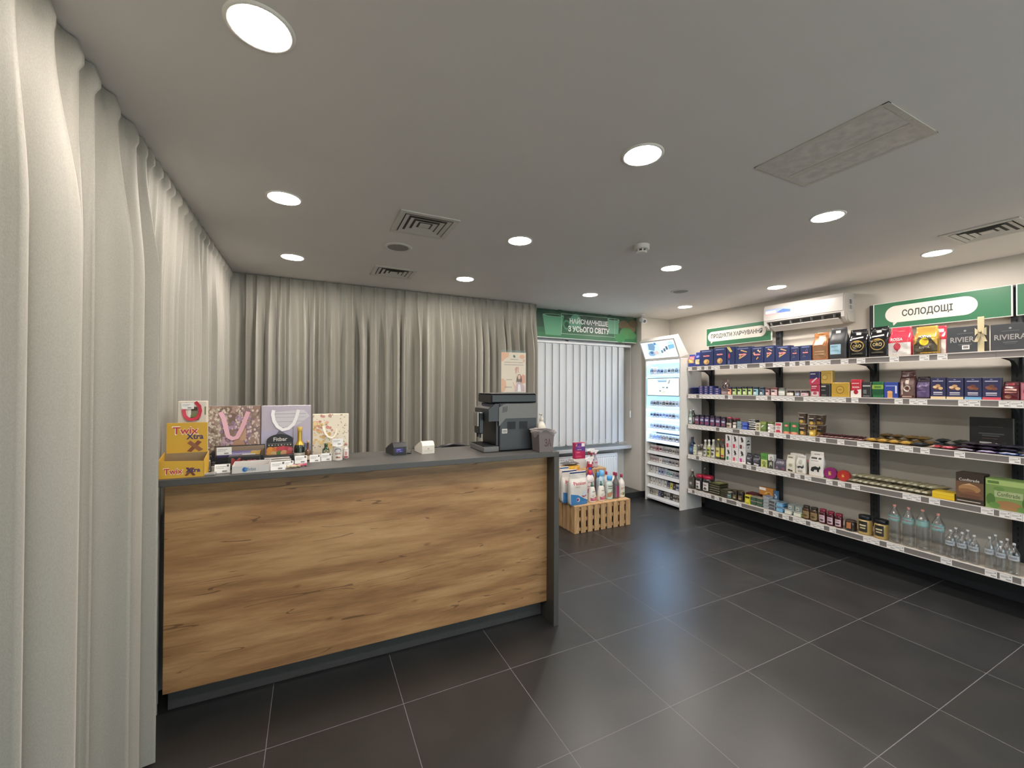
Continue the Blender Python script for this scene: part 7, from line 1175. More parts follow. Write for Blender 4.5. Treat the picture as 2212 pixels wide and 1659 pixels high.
    R = paper_bag('gift_bag', 'gift bag with a brownish pink blossom print and pale pink ribbon', -.387, 2.745, .258, .322, .05, '#8d7668',
              R5(blobs(1, 90, ['#7a6458', '#94786a', '#a88a80', '#8a6f70', '#9c8274'], r=.08) + blobs(2, 190, ['#cfc4b2', '#bdb09c', '#d8cfc0', '#b0a48f', '#9c8f7c'], 0, .25, .42, 1, .026) + blobs(3, 110, ['#a888a0', '#b497a8', '#9a7f94', '#c0a4ae', '#8f7686'], .28, .32, .82, .85, .032) + blobs(4, 120, ['#cdbfb0', '#bfa99c', '#d4c6b4', '#a08a7c'], .55, .2, 1, 1, .022) + [('p', [(.45, .08), (.75, .08), (.72, .35), (.62, .48), (.52, .40)], '#b08a70'), ('p', [(.62, .40), (.68, .60), (.74, .62), (.74, .40)], '#bf997c')] + blobs(5, 26, ['#c9b49a', '#b79a80'], .1, .05, .95, .25, .04)),
              '#d9a9b4', [(.28, .90), (.34, .78), (.38, .62), (.42, .48), (.50, .44), (.58, .46), (.66, .60), (.72, .74), (.78, .90)], .011)
    paper_bag('gift_bag', 'lilac-grey gift bag with a white hat picture and white ribbon', -.125, 2.765, .256, .32, .05, '#b4abb8',
              [('r', 0, .0, 1, .35, '#9a98b4'), ('r', 0, .28, 1, .55, '#b0aac0'), ('p', [(.2, .88), (.85, .92), (.98, .80), (.70, .62), (.40, .60), (.25, .74)], '#c6c2c6'), ('r', .18, .84, .90, .855, '#a8a4ac'), ('r', .22, .78, .90, .79, '#a8a4ac'), ('r', .28, .70, .85, .71, '#a8a4ac'), ('r', .42, .30, .44, .60, '#8f8c96'), ('r', .62, .3, .64, .6, '#8f8c96'), ('p', [(.15, .3), (.35, .55), (.65, .4), (.6, .2)], '#6a6670'), ('p', [(.2, .35), (.33, .48), (.45, .42), (.3, .3)], '#c9c5c9'), ('e', .86, .24, .10, .06, '#5f6a8c')] + blobs(6, 16, ['#c9c4d0', '#a4a0b4'], .05, .05, .95, .3, .06),
              '#e2dfe0', [(.24, .92), (.22, .84), (.25, .72), (.32, .62), (.42, .56), (.54, .58), (.64, .66), (.70, .78), (.74, .92)], .009)
    paper_bag('gift_bag', 'cream gift bag with a small flower print, rightmost of the bags', .116, 2.80, .205, .262, .045, '#e3d8c2',
              R5(blobs(7, 22, ['#c98a7c', '#c77f70', '#d9a08c'], 0, .55, .55, 1, .055, .8) + blobs(8, 26, ['#d9b46c', '#c9a45c', '#e0c488'], 0, .2, .5, .8, .06, .8) + blobs(9, 90, ['#9a9468', '#b4a878', '#8f8a70', '#a88f6c', '#b47a6c'], 0, .02, 1, 1, .020, .8)),
              '#efe6cf', [(.28, .72), (.34, .56), (.42, .47), (.52, .44), (.60, .48), (.64, .56), (.66, .66)], .006)
    # black tray of chocolate bars
    t = thing('chocolate_bar_tray', 'black cardboard tray holding wrapped chocolate bars', 'display carton', (-.348, 2.635, Z), 0)
    bk = M('#26262a', .45, word='card'); b = MB(); w, d = .236, .088
    b.box((-w/2, 0, 0), (w/2, .002, .055), bk); b.box((-w/2, d - .002, 0), (w/2, d, .105), bk); b.box((-w/2, .002, 0), (-w/2 + .002, d - .002, .085), bk); b.box((w/2 - .002, .002, 0), (w/2, d - .002, .085), bk); b.box((-w/2, .002, 0), (w/2, d - .002, .002), bk)
    b.build('tray', t)
    MB().box((-w/2 + .003, d - .0045, .01), (w/2 - .003, d - .0025, .10), M('#8d7a64', .7, word='raw_card')).build('lining', t)
    for k in range(5):
        o = carton(-.348, 2.642 + .0152 * k, Z + .004, .20, .072 if k > 1 else .062 + .006 * k, 'chocolate_bar', 'purple, white and yellow wrapped bar standing in the black tray, %s from the front' % ['first', 'second', 'third', 'fourth', 'fifth'][k], 'chocolate bar', 'bars standing in the black tray', d=.013, base='#43386a', items=[('r', .3, .35, .80, .95, '#d9d4dc'), ('t', 'SUPER', .55, .50, .80, .82, '#b03a40'), ('p', [(.80, 0), (1, 0), (1, 1), (.78, 1)], '#d9b43c'), ('t', 'KERS', .30, .45, .54, .85, '#43386a')], face=0, bev=.004)
    carton(-.311, 2.555, Z, .142, .066, 'sweets_box', 'small black box with red script letters in front of the bar tray', 'box', None, d=.05, base='#242224', items=[('b', 'Mars', .12, .30, .90, .88, '#d9b49c'), ('b', 'Mars', .125, .32, .895, .86, '#a8323c')], face=0)
    for x, y, h, l in ((-.459, 2.535, .096, 'small black bottle with a barcode label, nearer the yellow carton'), (-.437, 2.515, .05, 'short black flask with a barcode label beside the price card')):
        bottle(x, y, Z, .021, h, 'pocket_bottle', l, 'bottle', 'small black bottles on the counter', body='#1e1e22', cap='#17171a', lab='#c9c9c9', items=[('r', .1, .1, .3, .9, '#3a3a3a'), ('r', .4, .1, .5, .9, '#3a3a3a'), ('r', .65, .1, .85, .9, '#3a3a3a')], neck=.75, sh=.8, caph=.12, lv=(.05, .62), arc=1.4, face=0)
    t = thing('chewing_gum_box', 'open white counter box with a blue planet logo at the counter edge', 'display carton', (-.265, 2.425, Z), math.radians(-1.2)); wc = M('#c9c6c2', .45, word='card')
    b = MB(); w, d = .160, .075
    b.box((-w/2, 0, 0), (w/2, .0015, .036), wc); b.box((-w/2, d - .0015, 0), (w/2, d, .05), wc); b.box((-w/2, 0, 0), (w/2, d, .0015), wc)
    for s in (-1, 1): b.add([(s * w/2, 0, 0), (s * w/2, d, 0), (s * w/2, d, .05), (s * w/2, 0, .036), (s * (w/2 - .0015), 0, 0), (s * (w/2 - .0015), d, 0), (s * (w/2 - .0015), d, .05), (s * (w/2 - .0015), 0, .036)], [(0, 1, 2, 3), (4, 7, 6, 5), (3, 2, 6, 7), (0, 3, 7, 4), (1, 5, 6, 2)], wc)
    b.build('tray', t)
    b = MB(); b.prints(flat_S(w, .036), [('e', .33, .5, .075, .36, '#7fb0d8'), ('e', .34, .5, .066, .30, '#2c4f8a'), ('e', .37, .55, .045, .22, '#4c86c0'), ('t', 'Orbit', .36, .28, .64, .74, '#6f7f94'), ('r', .70, .1, .705, .9, '#a9a7a4')]); b.build('front_print', t)
    # dried fruit bar stand
    t = thing('fruit_bar_stand', 'black fruit bar stand with arched header and fruit photograph', 'display carton', (-.158, 2.70, Z), 0)
    MB().box((-.075, 0, 0), (.075, .06, .038), bk, .001).build('tray', t)
    b = MB(); arch = [(-.068, .03), (.068, .03), (.068, .115)] + [(.068 * math.cos(PI * k / 16), .115 + .04 * math.sin(PI * k / 16)) for k in range(1, 16)] + [(-.068, .115)]
    b.prism(arch, .045, .048, bk); S = lambda u, v, off=0.0: ((u - .5) * .136, .045 - off, .03 + .125 * v)
    it = [('r', .0, .0, 1, .42, '#6a4a38')] + [('e', u, v, r, r * 1.05, c) for u, v, r, c in ((.15, .28, .14, '#d9903c'), (.34, .30, .12, '#c8743c'), (.48, .32, .11, '#b84a44'), (.62, .33, .12, '#c04850'), (.78, .30, .12, '#b03c4c'), (.90, .26, .10, '#c8606c'), (.10, .13, .10, '#d49a4c'), (.28, .10, .12, '#c9a878'), (.48, .12, .11, '#5e7a3c'), (.66, .12, .13, '#c89a6c'), (.86, .10, .12, '#b8584c'))]
    it += [('t', 'Fitbar', .26, .68, .78, .86, '#cfcabe'), ('r', .05, .56, .95, .575, '#8f8a80')] + [('e', .10 + .115 * k, .50, .03, .028, ['#b4ae9c', '#c8c2b0', '#8a8472'][k % 3]) for k in range(8)]
    b.prints(S, it); b.build('header_card', t)
    for k in range(4):
        carton(-.170 + .004 * k, 2.686 - .0165 * k, Z, .125, .024 + .003 * (3 - k), 'fruit_bar', 'flat dark bar lying before the fruit bar stand, %s from the stand' % ['first', 'second', 'third', 'fourth'][k], 'fruit bar', 'bars before the fruit bar stand', d=.013, base=['#3a3638', '#d0cbc4', '#2c2a2c', '#cac5be'][k], items=[('r', .2, .3, .8, .6, '#8a8680')], face=0)
    # bottles and jars
    bottle(-.055, 2.690, Z, .060, .195, 'sparkling_wine_bottle', 'small dark sparkling wine bottle with gold foil neck', 'bottle', None, body='#1f2a22', cap='#b99a3c', foil='#c2a03f', lab='#d6d2c6', items=[('t', 'FIORELLI', .15, .35, .85, .65, '#5c5a52')], neck=.36, sh=.40, caph=.14, lv=(.06, .24), arc=2.4, face=0)
    bottle(-.011, 2.668, Z, .034, .118, 'whisky_miniature', 'small amber whisky miniature beside the sparkling wine', 'bottle', None, body='#5a3a26', cap='#b9a68c', lab='#c9b49a', neck=.36, sh=.42, caph=.10, lv=(.06, .26), face=0)
    bottle(.085, 2.660, Z, .038, .096, 'herb_liqueur_miniature', 'small square-shouldered dark green liqueur miniature with a round badge', 'bottle', None, body='#24402c', cap='#2c4a34', lab='#c8c0a8', items=[('e', .5, .5, .38, .42, '#2e2e28'), ('e', .5, .5, .26, .3, '#b8ae90')], neck=.42, sh=.62, caph=.16, lv=(.26, .60), arc=1.5, face=0)
    can(.146 - .0275, 2.633, Z, .055, .085, 'nut_spread_tub', 'white tub with a grey arched label near the flower print bag', 'tub', None, base='#dcd8d0', items=[('e', .5, .72, .3, .2, '#8f8f94'), ('e', .5, .68, .22, .13, '#dcd8d0'), ('r', .25, .44, .75, .50, '#9a5a4c'), ('e', .45, .2, .12, .07, '#8a5a3c'), ('e', .6, .18, .1, .06, '#b47a5c')], lid='#e6e2dc', face=0)
    bottle(.194, 2.655, Z, .034, .094, 'clear_spirit_miniature', 'small clear spirit miniature with a red and white label, last in the row', 'bottle', None, body='#c4c0b8', cap='#a8746c', lab='#e0dad6', items=[('r', .1, .0, .9, .2, '#b03a48'), ('r', .3, .3, .7, .8, '#c98a88')], neck=.4, sh=.6, caph=.14, lv=(.08, .56), arc=1.6, face=0)
    # price cards on little feet
    cards = [(-.392, 2.475, .065, .044, 'white price card beside the small black bottles', 0), (-.148, 2.44, .066, .044, 'white price card right of the white gum box', 0), (-.108, 2.495, .058, .036, 'cream price card behind the one by the gum box', 0),
             (-.046, 2.60, .062, .044, 'white price card before the sparkling wine bottle', 0), (.026, 2.615, .056, .042, 'white price card left of the green liqueur miniature', 0), (.086, 2.628, .056, .045, 'white price card in front of the green liqueur miniature', 0)]
    for x, y, w, h, l, z0 in cards:
        t = thing('price_card', l, 'price card', (x, y, Z), 0, 'price cards on the counter'); cm2 = M('#ecebe8', .5, word='price_card')
        X = Matrix.Rotation(math.radians(-12), 4, 'X')
        b = MB(); b.box((-w/2, 0, 0), (w/2, .001, h), cm2, 0, X); b.box((-w/2, 0, 0), (w/2, .022, .001), cm2)
        b.prints(flat_S(w, h), [('r', .08, .68, .72, .75, '#a4a2a0'), ('r', .08, .5, .6, .57, '#b0aeac'), ('r', .5, .12, .8, .28, '#8a8886'), ('r', .78, .68, .92, .92, '#5c5a58')], X=X); b.build('card', t)
    for x, y, z0, w, h, l in ((-.409, 2.6335, Z + .068, .066, .040, 'white price card clipped to the front of the bar tray'), (-.298, 2.6335, Z + .045, .060, .022, 'narrow white price card low on the front of the bar tray'), (.146, 2.632, Z + .0866, .057, .040, 'white price card standing on the lid of the white tub'), (-.562, 2.6115, Z + .315, .052, .032, 'white price card hanging on the red ribboned bag')):
        b = MB(); b.box((-w/2, -.0012, 0), (w/2, 0, h), M('#ecebe8', .5, word='price_card')); b.prints(flat_S(w, h, -.0012), [('r', .08, .68, .72, .75, '#a4a2a0'), ('r', .08, .5, .6, .57, '#b0aeac'), ('r', .5, .12, .8, .28, '#8a8886')])
        o = b.build('price_card', None, (x, y, z0)); tag(o, l, 'price card', 'price cards on the counter')
    # sweets
    for x, y, c, l in ((-.050, 2.50, '#c8607c', 'pink twist-wrapped sweet right of the price cards'), (-.198, 2.478, '#b84a60', 'red-pink twist-wrapped sweet behind the gum box end'), (-.078, 2.475, '#b8a888', 'beige twist-wrapped sweet before the cream price card')):
        t = thing('wrapped_sweet', l, 'sweet', (x, y, Z + .008), math.radians(12), 'twist-wrapped sweets'); m = M(c, .25, word='wrapper')
        MB().lathe([(.003, -.016), (.007, -.012), (.0075, .012), (.003, .016)], m, 12, Matrix.Rotation(PI / 2, 4, 'Y')).build('wrapped_body', t)
        for s in (-1, 1): MB().lathe([(.003, .016), (.006, .022), (.011, .032)], m, 10, Matrix.Rotation(s * PI / 2, 4, 'Y'), caps=False).build('wrapper_twist', t)
    carton(-.44, 2.432, Z, .05, .010, 'tear_off_strip', 'flat grey clear plastic strip at the counter edge by the yellow carton', 'strip', None, d=.04, base='#8f8f8e', face=0, rough=.2)
on_counter()

# ---------------------------------------------------------------- terminals, coffee machine, poster, bin, soap
def terminals():
    def term(name, label, x, y, rot, base, dark, scr):
        t = thing(name, label, 'card terminal', (x, y, Z), rot, 'card terminals on the counter')
        bm = M(base, .4, word='terminal_plastic'); dm = M(dark, .5, word='terminal_dark')
        prof = [(.0, .0), (.0, .052), (.018, .074), (.040, .078), (.115, .050), (.165, .028), (.165, .0)]
        b = MB(); w = .082
        V = [(-w/2, y_, z_) for y_, z_ in prof] + [(w/2, y_, z_) for y_, z_ in prof]; n = len(prof)
        b.add(V, [tuple(range(n)), tuple(range(n, 2 * n))[::-1]] + [(k, n + k, n + (k + 1) % n, (k + 1) % n) for k in range(n)], bm); b.build('casing', t)
        MB().lathe([(.019, -.030), (.022, -.027), (.022, .027), (.019, .030)], dm, 18, Matrix.Translation((0, .03, .053)) @ Matrix.Rotation(PI / 2, 4, 'Y')).build('paper_cover', t)
        b = MB(); S = lambda u, v, off=0.0: ((u - .5) * .078, -off, .004 + .046 * v); b.prints(S, scr); b.build('display', t)
        k = MB()
        for i in range(3):
            for j in range(4): k.box((-.026 + .019 * i, .118 - .012 * j, .052 + .0046 * j), (-.012 + .019 * i, .126 - .012 * j, .056 + .0046 * j), dm, .001)
        k.build('keypad', t)
    term('card_terminal', 'black card terminal with a small violet screen, left of the white one', .512, 2.655, math.radians(8), '#27272b', '#1e1e22', [('r', .12, .30, .75, .85, '#3c3a78'), ('r', .22, .62, .55, .74, '#9a96d8'), ('r', .22, .40, .35, .48, '#8a86c8'), ('r', .45, .40, .62, .48, '#8a86c8')])
    term('card_terminal', 'white card terminal beside the coffee machine end of the counter', .690, 2.64, math.radians(4), '#dcd8cc', '#6e6c68', [('r', .14, .3, .86, .34, '#a4a29a'), ('t', '45', .42, .50, .58, .72, '#7a766c')])
    b = MB(); pts = [(.565, 2.70, Z + .003), (.585, 2.68, Z + .004), (.600, 2.73, Z + .02), (.62, 2.76, Z + .035), (.625, 2.815, Z + .02), (.64, 2.828, Z + .006)]
    cv = []
    for i in range(len(pts) - 1):
        for k in range(5): cv.append(Vector(pts[i]).lerp(Vector(pts[i + 1]), k / 5))
    b.tube(cv, .003, M('#1c1c1f', .4, word='cable')); o = b.build('terminal_cable'); tag(o, 'black cable curling between the two card terminals', 'cable')
terminals()
def coffee_machine():
    t = thing('coffee_machine', 'black and grey automatic coffee machine at the right end of the counter', 'coffee machine', (1.14, 2.52, Z), math.radians(-1.5))
    bk = M('#2c2f33', .35, word='black_plastic'); gr = M('#6a6967', .42, .2, word='grey_plastic'); dk = M('#1d1f22', .3, word='dark_plastic'); ch = M('#b9b6b0', .2, .9, word='chrome')
    D = .28
    MB().box((.0, 0, .004), (.285, D, .325), bk, .006).build('body', t)
    b = MB(); b.prism([(-.004, .170), (.045, .222), (.287, .222), (.287, .322), (.045, .322), (-.004, .298)], -.003, -.0002, gr); b.build('side_panel', t)
    b = MB(); b.prism([(-.075, .205), (.0, .205), (.0, .322), (-.030, .322), (-.075, .285)], .002, D - .002, bk); b.build('brew_head', t)
    b = MB(); b.add([(-.074, .012, .2875), (-.074, D - .012, .2875), (-.032, D - .012, .3225), (-.032, .012, .3225)], [(0, 1, 2, 3)], M('#45484f', .08, coat=.5, word='screen_glass')); b.build('touch_panel', t)
    b = MB(); b.box((-.112, .09, .115), (-.076, .19, .262), dk, .006); b.build('spout_block', t)
    MB().box((-.121, .095, .165), (-.1125, .185, .262), ch, .003).build('spout_cover', t)
    for y in (.115, .165): MB().lathe([(.006, 0), (.008, .03)], dk, 12, Matrix.Translation((-.094, y, .086))).build('nozzle', t)
    MB().box((-.112, .0, .0), (-.001, D, .036), gr, .004).build('drip_tray', t)
    b = MB(); b.box((-.108, .006, .0365), (-.004, D - .006, .039), dk)
    for k in range(12): b.box((-.104, .015 + k * .021, .039), (-.008, .021 + k * .021, .041), dk)
    b.build('drip_grate', t)
    MB().box((-.02, .012, .04), (-.001, D - .012, .205), dk, .003).build('front_plate', t)
    MB().box((-.055, .008, .3265), (.288, D - .008, .388), dk, .008).build('bean_hopper', t)
    MB().box((-.056, .006, .3885), (.289, D - .006, .392), M('#55534f', .35, word='hopper_lid'), .001).build('hopper_lid', t)
    b = MB()
    for k in range(3): b.prism([(.022 + .013 * k, .262 + .003 * k), (.028 + .013 * k, .262 + .003 * k), (.031 + .013 * k, .300 + .002 * k), (.025 + .013 * k, .300 + .002 * k)], -.0042, -.0031, dk)
    b.build('side_slots', t)
    for q in (0.06, .15):
        v = MB(); v.box((q - .002, -.0006, .147), (q + .061, -.0001, .201), M('#202327', .5, word='vent_plate'))
        for k in range(7): v.box((q + k * .009, -.0012, .150), (q + .005 + k * .009, -.0001, .198), M('#121316', .7, word='vent_black'))
        v.build('air_vent', t)
    b = MB(); b.prints(lambda u, v, off=0.0: (.020 + .038 * u, -.0004 - off, .122 + .030 * v), [('r', 0, 0, 1, 1, '#dcdad6'), ('r', .1, .15, .22, .85, '#3a3a3a'), ('r', .3, .15, .36, .85, '#3a3a3a'), ('r', .44, .15, .58, .85, '#3a3a3a'), ('r', .66, .15, .72, .85, '#3a3a3a'), ('r', .8, .15, .9, .85, '#3a3a3a')]); b.build('barcode_sticker', t)
coffee_machine()
def poster():
    z0 = Z + .3935
    t = thing('poster_stand', 'clear acrylic stand with a peach leaflet on top of the coffee machine', 'leaflet stand', (1.305, 2.64, z0), math.radians(0))
    ac = clear_mat('#fafcfc', .03, 'acrylic'); w, h = .195, .285
    MB().box((-w/2 - .003, -.004, .0), (w/2 + .003, -.0025, h + .022), ac).build('front_sheet', t)
    MB().box((-w/2 - .003, .0025, .0), (w/2 + .003, .004, h + .022), ac).build('rear_sheet', t)
    MB().box((-w/2 - .012, -.045, 0), (w/2 + .012, .05, .003), ac).build('foot', t)
    b = MB(); b.box((-w/2, -.001, .004), (w/2, .001, h + .004), M('#dcc6ae', .5, word='leaflet')); S = lambda u, v, off=0.0: ((u - .5) * w, -.001 - off, .004 + h * v)
    it = [('p', [(0, .78), (.05, .76), (.16, .84), (.28, .88), (.30, 1), (0, 1)], '#dba27c'), ('e', .84, .90, .11, .055, '#dba27c'), ('e', .92, .80, .05, .04, '#d9a484'), ('p', [(0, 0), (.12, .02), (.20, .14), (.18, .28), (.06, .35), (0, .33)], '#dba27c'), ('p', [(.80, .2), (.98, .24), (.98, .42), (.88, .46), (.78, .38)], '#d08c6c'),
          ('p', [(.46, .90), (.50, .945), (.56, .92), (.57, .87), (.50, .875)], '#3d5a3c'), ('t', 'NAPOLI', .36, .815, .68, .838, '#55604c'), ('t', 'ДІЗНАВАЙСЯ ПРО ВСІ НОВИНКИ', .12, .735, .88, .765, '#5a463c'), ('t', 'ПІДПИСУЙСЯ НА НАШ ІНСТАГРАМ', .10, .675, .90, .705, '#5a463c'),
          ('p', [(.56, .50), (.60, .46), (.66, .64), (.62, .65)], '#cf8f74'), ('p', [(.54, .56), (.57, .54), (.60, .62), (.57, .64)], '#cf8f74'), ('p', [(.66, .50), (.70, .50), (.70, .64), (.67, .64)], '#cf8f74'), ('t', 'СКАНУЙ', .20, .305, .42, .335, '#6a584c'), ('t', 'NAPOLI', .14, .115, .42, .145, '#6a584c')]
    it += [('p', [(.60, .05), (.66, .20), (.64, .36), (.68, .45), (.76, .46), (.80, .40), (.82, .20), (.86, .05)], '#6e4f40'), ('e', .725, .385, .055, .055, '#d9ac92'), ('p', [(.53, .02), (.57, .16), (.68, .26), (.78, .26), (.94, .16), (.96, .02)], '#b9a0a4'), ('p', [(.66, .02), (.68, .20), (.76, .20), (.80, .02)], '#e2dcda'), ('p', [(.45, .25), (.48, .26), (.60, .10), (.55, .06)], '#d2a48a'), ('p', [(.60, .22), (.66, .30), (.64, .44), (.61, .30)], '#5c4034'), ('p', [(.79, .22), (.84, .30), (.80, .44), (.77, .32)], '#5c4034'), ('e', .708, .392, .006, .006, '#3a2a24'), ('e', .742, .392, .006, .006, '#3a2a24'), ('r', .71, .360, .742, .366, '#b0605a')]
    b.prints(S, it); b.build('leaflet', t)
poster()
def counter_bin():
    t = thing('waste_bin', 'small square grey bin with a clear liner on the counter', 'bin', (1.423, 2.380, Z), math.radians(-2)); m = M('#6b6261', .5, word='bin_plastic')
    b = MB(); w, d, h = .118, .118, .145; q = .055
    o = [(-.050, 0), (.050, 0), (.050, .104), (-.050, .104)]; u = [(-.059, -.005), (.059, -.005), (.059, .113), (-.059, .113)]
    V = [(x, y, 0) for x, y in o] + [(x, y, h) for x, y in u] + [(x * .95, .052 + (y - .052) * .95, h) for x, y in u] + [(x * .93, .052 + (y - .052) * .93, .006) for x, y in o]
    b.add(V, [(3, 2, 1, 0)] + [(k, (k + 1) % 4, 4 + (k + 1) % 4, 4 + k) for k in range(4)] + [(4 + k, 4 + (k + 1) % 4, 8 + (k + 1) % 4, 8 + k) for k in range(4)] + [(8 + k, 8 + (k + 1) % 4, 12 + (k + 1) % 4, 12 + k) for k in range(4)] + [(12, 13, 14, 15)], m); b.build('tub', t)
    b = MB(); S = lambda u_, v, off=0.0: ((u_ - .5) * .1, -.0015 - .0018 * v - off, .03 + .07 * v); b.prints(S, [('t', 'ЗА', .35, .1, .85, .85, '#4a2f30')]); b.build('lettering', t)
    lm, nt_, pb, N_, L_ = nodes_of('liner_film'); pb.inputs['Base Color'].default_value = lin('#c4bebd'); pb.inputs['Alpha'].default_value = .5; pb.inputs['Roughness'].default_value = .2; R = random.Random(4)
    b = MB(); n = 36; V = []; F = []
    for j in range(7):
        f = j / 6
        for k in range(n):
            a = 2 * PI * k / n; c, s = math.cos(a), math.sin(a); rr = 1 / max(abs(c), abs(s))
            droop = .055 * (.55 + .45 * math.sin(2.2 * a + 1))
            out = .060 + .010 * math.sin(f * PI) + .004 * math.sin(7 * a + 3 * f * 4) + .003 * math.sin(13 * a + j)
            V.append((c * rr * out, .052 + s * rr * out, h + .010 * math.sin(f * PI * .9) - f * droop + .002))
    for j in range(6):
        for k in range(n): F.append((j * n + k, j * n + (k + 1) % n, (j + 1) * n + (k + 1) % n, (j + 1) * n + k))
    b.add(V, F, lm, True); b.build('liner', t)
counter_bin()
def soap():
    t = thing('soap_dispenser', 'cream pump soap bottle squeezed behind the small bin', 'soap bottle', (1.476, 2.537, Z)); w = M('#d9d4c6', .35, word='cream_plastic'); s = M('#c9c4b4', .3, word='pump_plastic')
    MB().lathe([(.030, 0), (.033, .006), (.033, .150), (.028, .172), (.014, .186), (.013, .196)], w, 24, sq=(1, .7)).build('bottle_body', t)
    b = MB(); b.lathe([(.013, .1965), (.014, .204), (.013, .216), (.006, .220), (.005, .236)], s, 18); b.tube([(0, 0, .234), (0, 0, .244), (-.008, -.006, .247), (-.024, -.014, .243)], .005, s, 8); b.build('pump', t)
soap()

# ================================================================ slatted crates with household goods by the window
def pine():
    m, nt, b, N, L = nodes_of('raw_pine')
    tc = N('ShaderNodeTexCoord'); mp = N('ShaderNodeMapping'); mp.inputs['Scale'].default_value = (14, 14, 2.0); L(tc.outputs['Object'], mp.inputs[0])
    n = N('ShaderNodeTexNoise'); n.inputs['Scale'].default_value = 3; n.inputs['Detail'].default_value = 5; L(mp.outputs[0], n.inputs['Vector'])
    r = ramp(nt, [(.3, '#a8835a'), (.6, '#c4a176'), (.8, '#cfae84')]); L(n.outputs['Fac'], r.inputs[0])
    v = N('ShaderNodeTexVoronoi'); v.inputs['Scale'].default_value = 9; L(tc.outputs['Object'], v.inputs['Vector'])
    k = N('ShaderNodeMapRange'); k.inputs[1].default_value = .06; k.inputs[2].default_value = .13; k.inputs[3].default_value = .8; k.inputs[4].default_value = 0; L(v.outputs['Distance'], k.inputs[0])
    L(mix(nt, k.outputs[0], r.outputs[0], '#5c4028'), b.inputs['Base Color']); b.inputs['Roughness'].default_value = .65
    return m
PINE = pine()
def crate(label, x, y, w, d, h):
    t = thing('slatted_crate', label, 'crate', (x, y, 0), math.radians(-1), 'pine slat crates'); sl = .064; n = 9; gap = (w - n * sl) / (n - 1)
    for k in range(n): MB().box((k * (sl + gap), 0, .0), (k * (sl + gap) + sl, .015, h - .0165), PINE, .002).build('slat', t)
    for k in range(n): MB().box((k * (sl + gap), d - .015, .0), (k * (sl + gap) + sl, d, h - .0165), PINE, .002).build('slat', t)
    m = 4; g2 = (d - .034 - m * sl) / (m - 1)
    for x0 in (0, w - .015):
        for k in range(m): MB().box((x0, .017 + k * (sl + g2), 0), (x0 + .015, .017 + k * (sl + g2) + sl, h - .0165), PINE, .002).build('slat', t)
    for z in (.02, h / 2 - .02, h - .06): 
        b = MB(); b.box((.0155, .0155, z), (w - .0155, .028, z + .035), PINE); b.build('rail', t)
        b = MB(); b.box((.0155, .029, z), (.028, d - .0155, z + .035), PINE); b.build('rail', t)
    MB().box((0, 0, h - .016), (w, d, h), PINE, .002).build('top_board', t)
    return t
crate('low pine slat crate in front of the window, covered with detergents', 2.600, 3.745, .778, .34, .302)
crate('taller pine slat crate hidden behind the detergent display', 2.640, 4.16, .72, .32, .594)
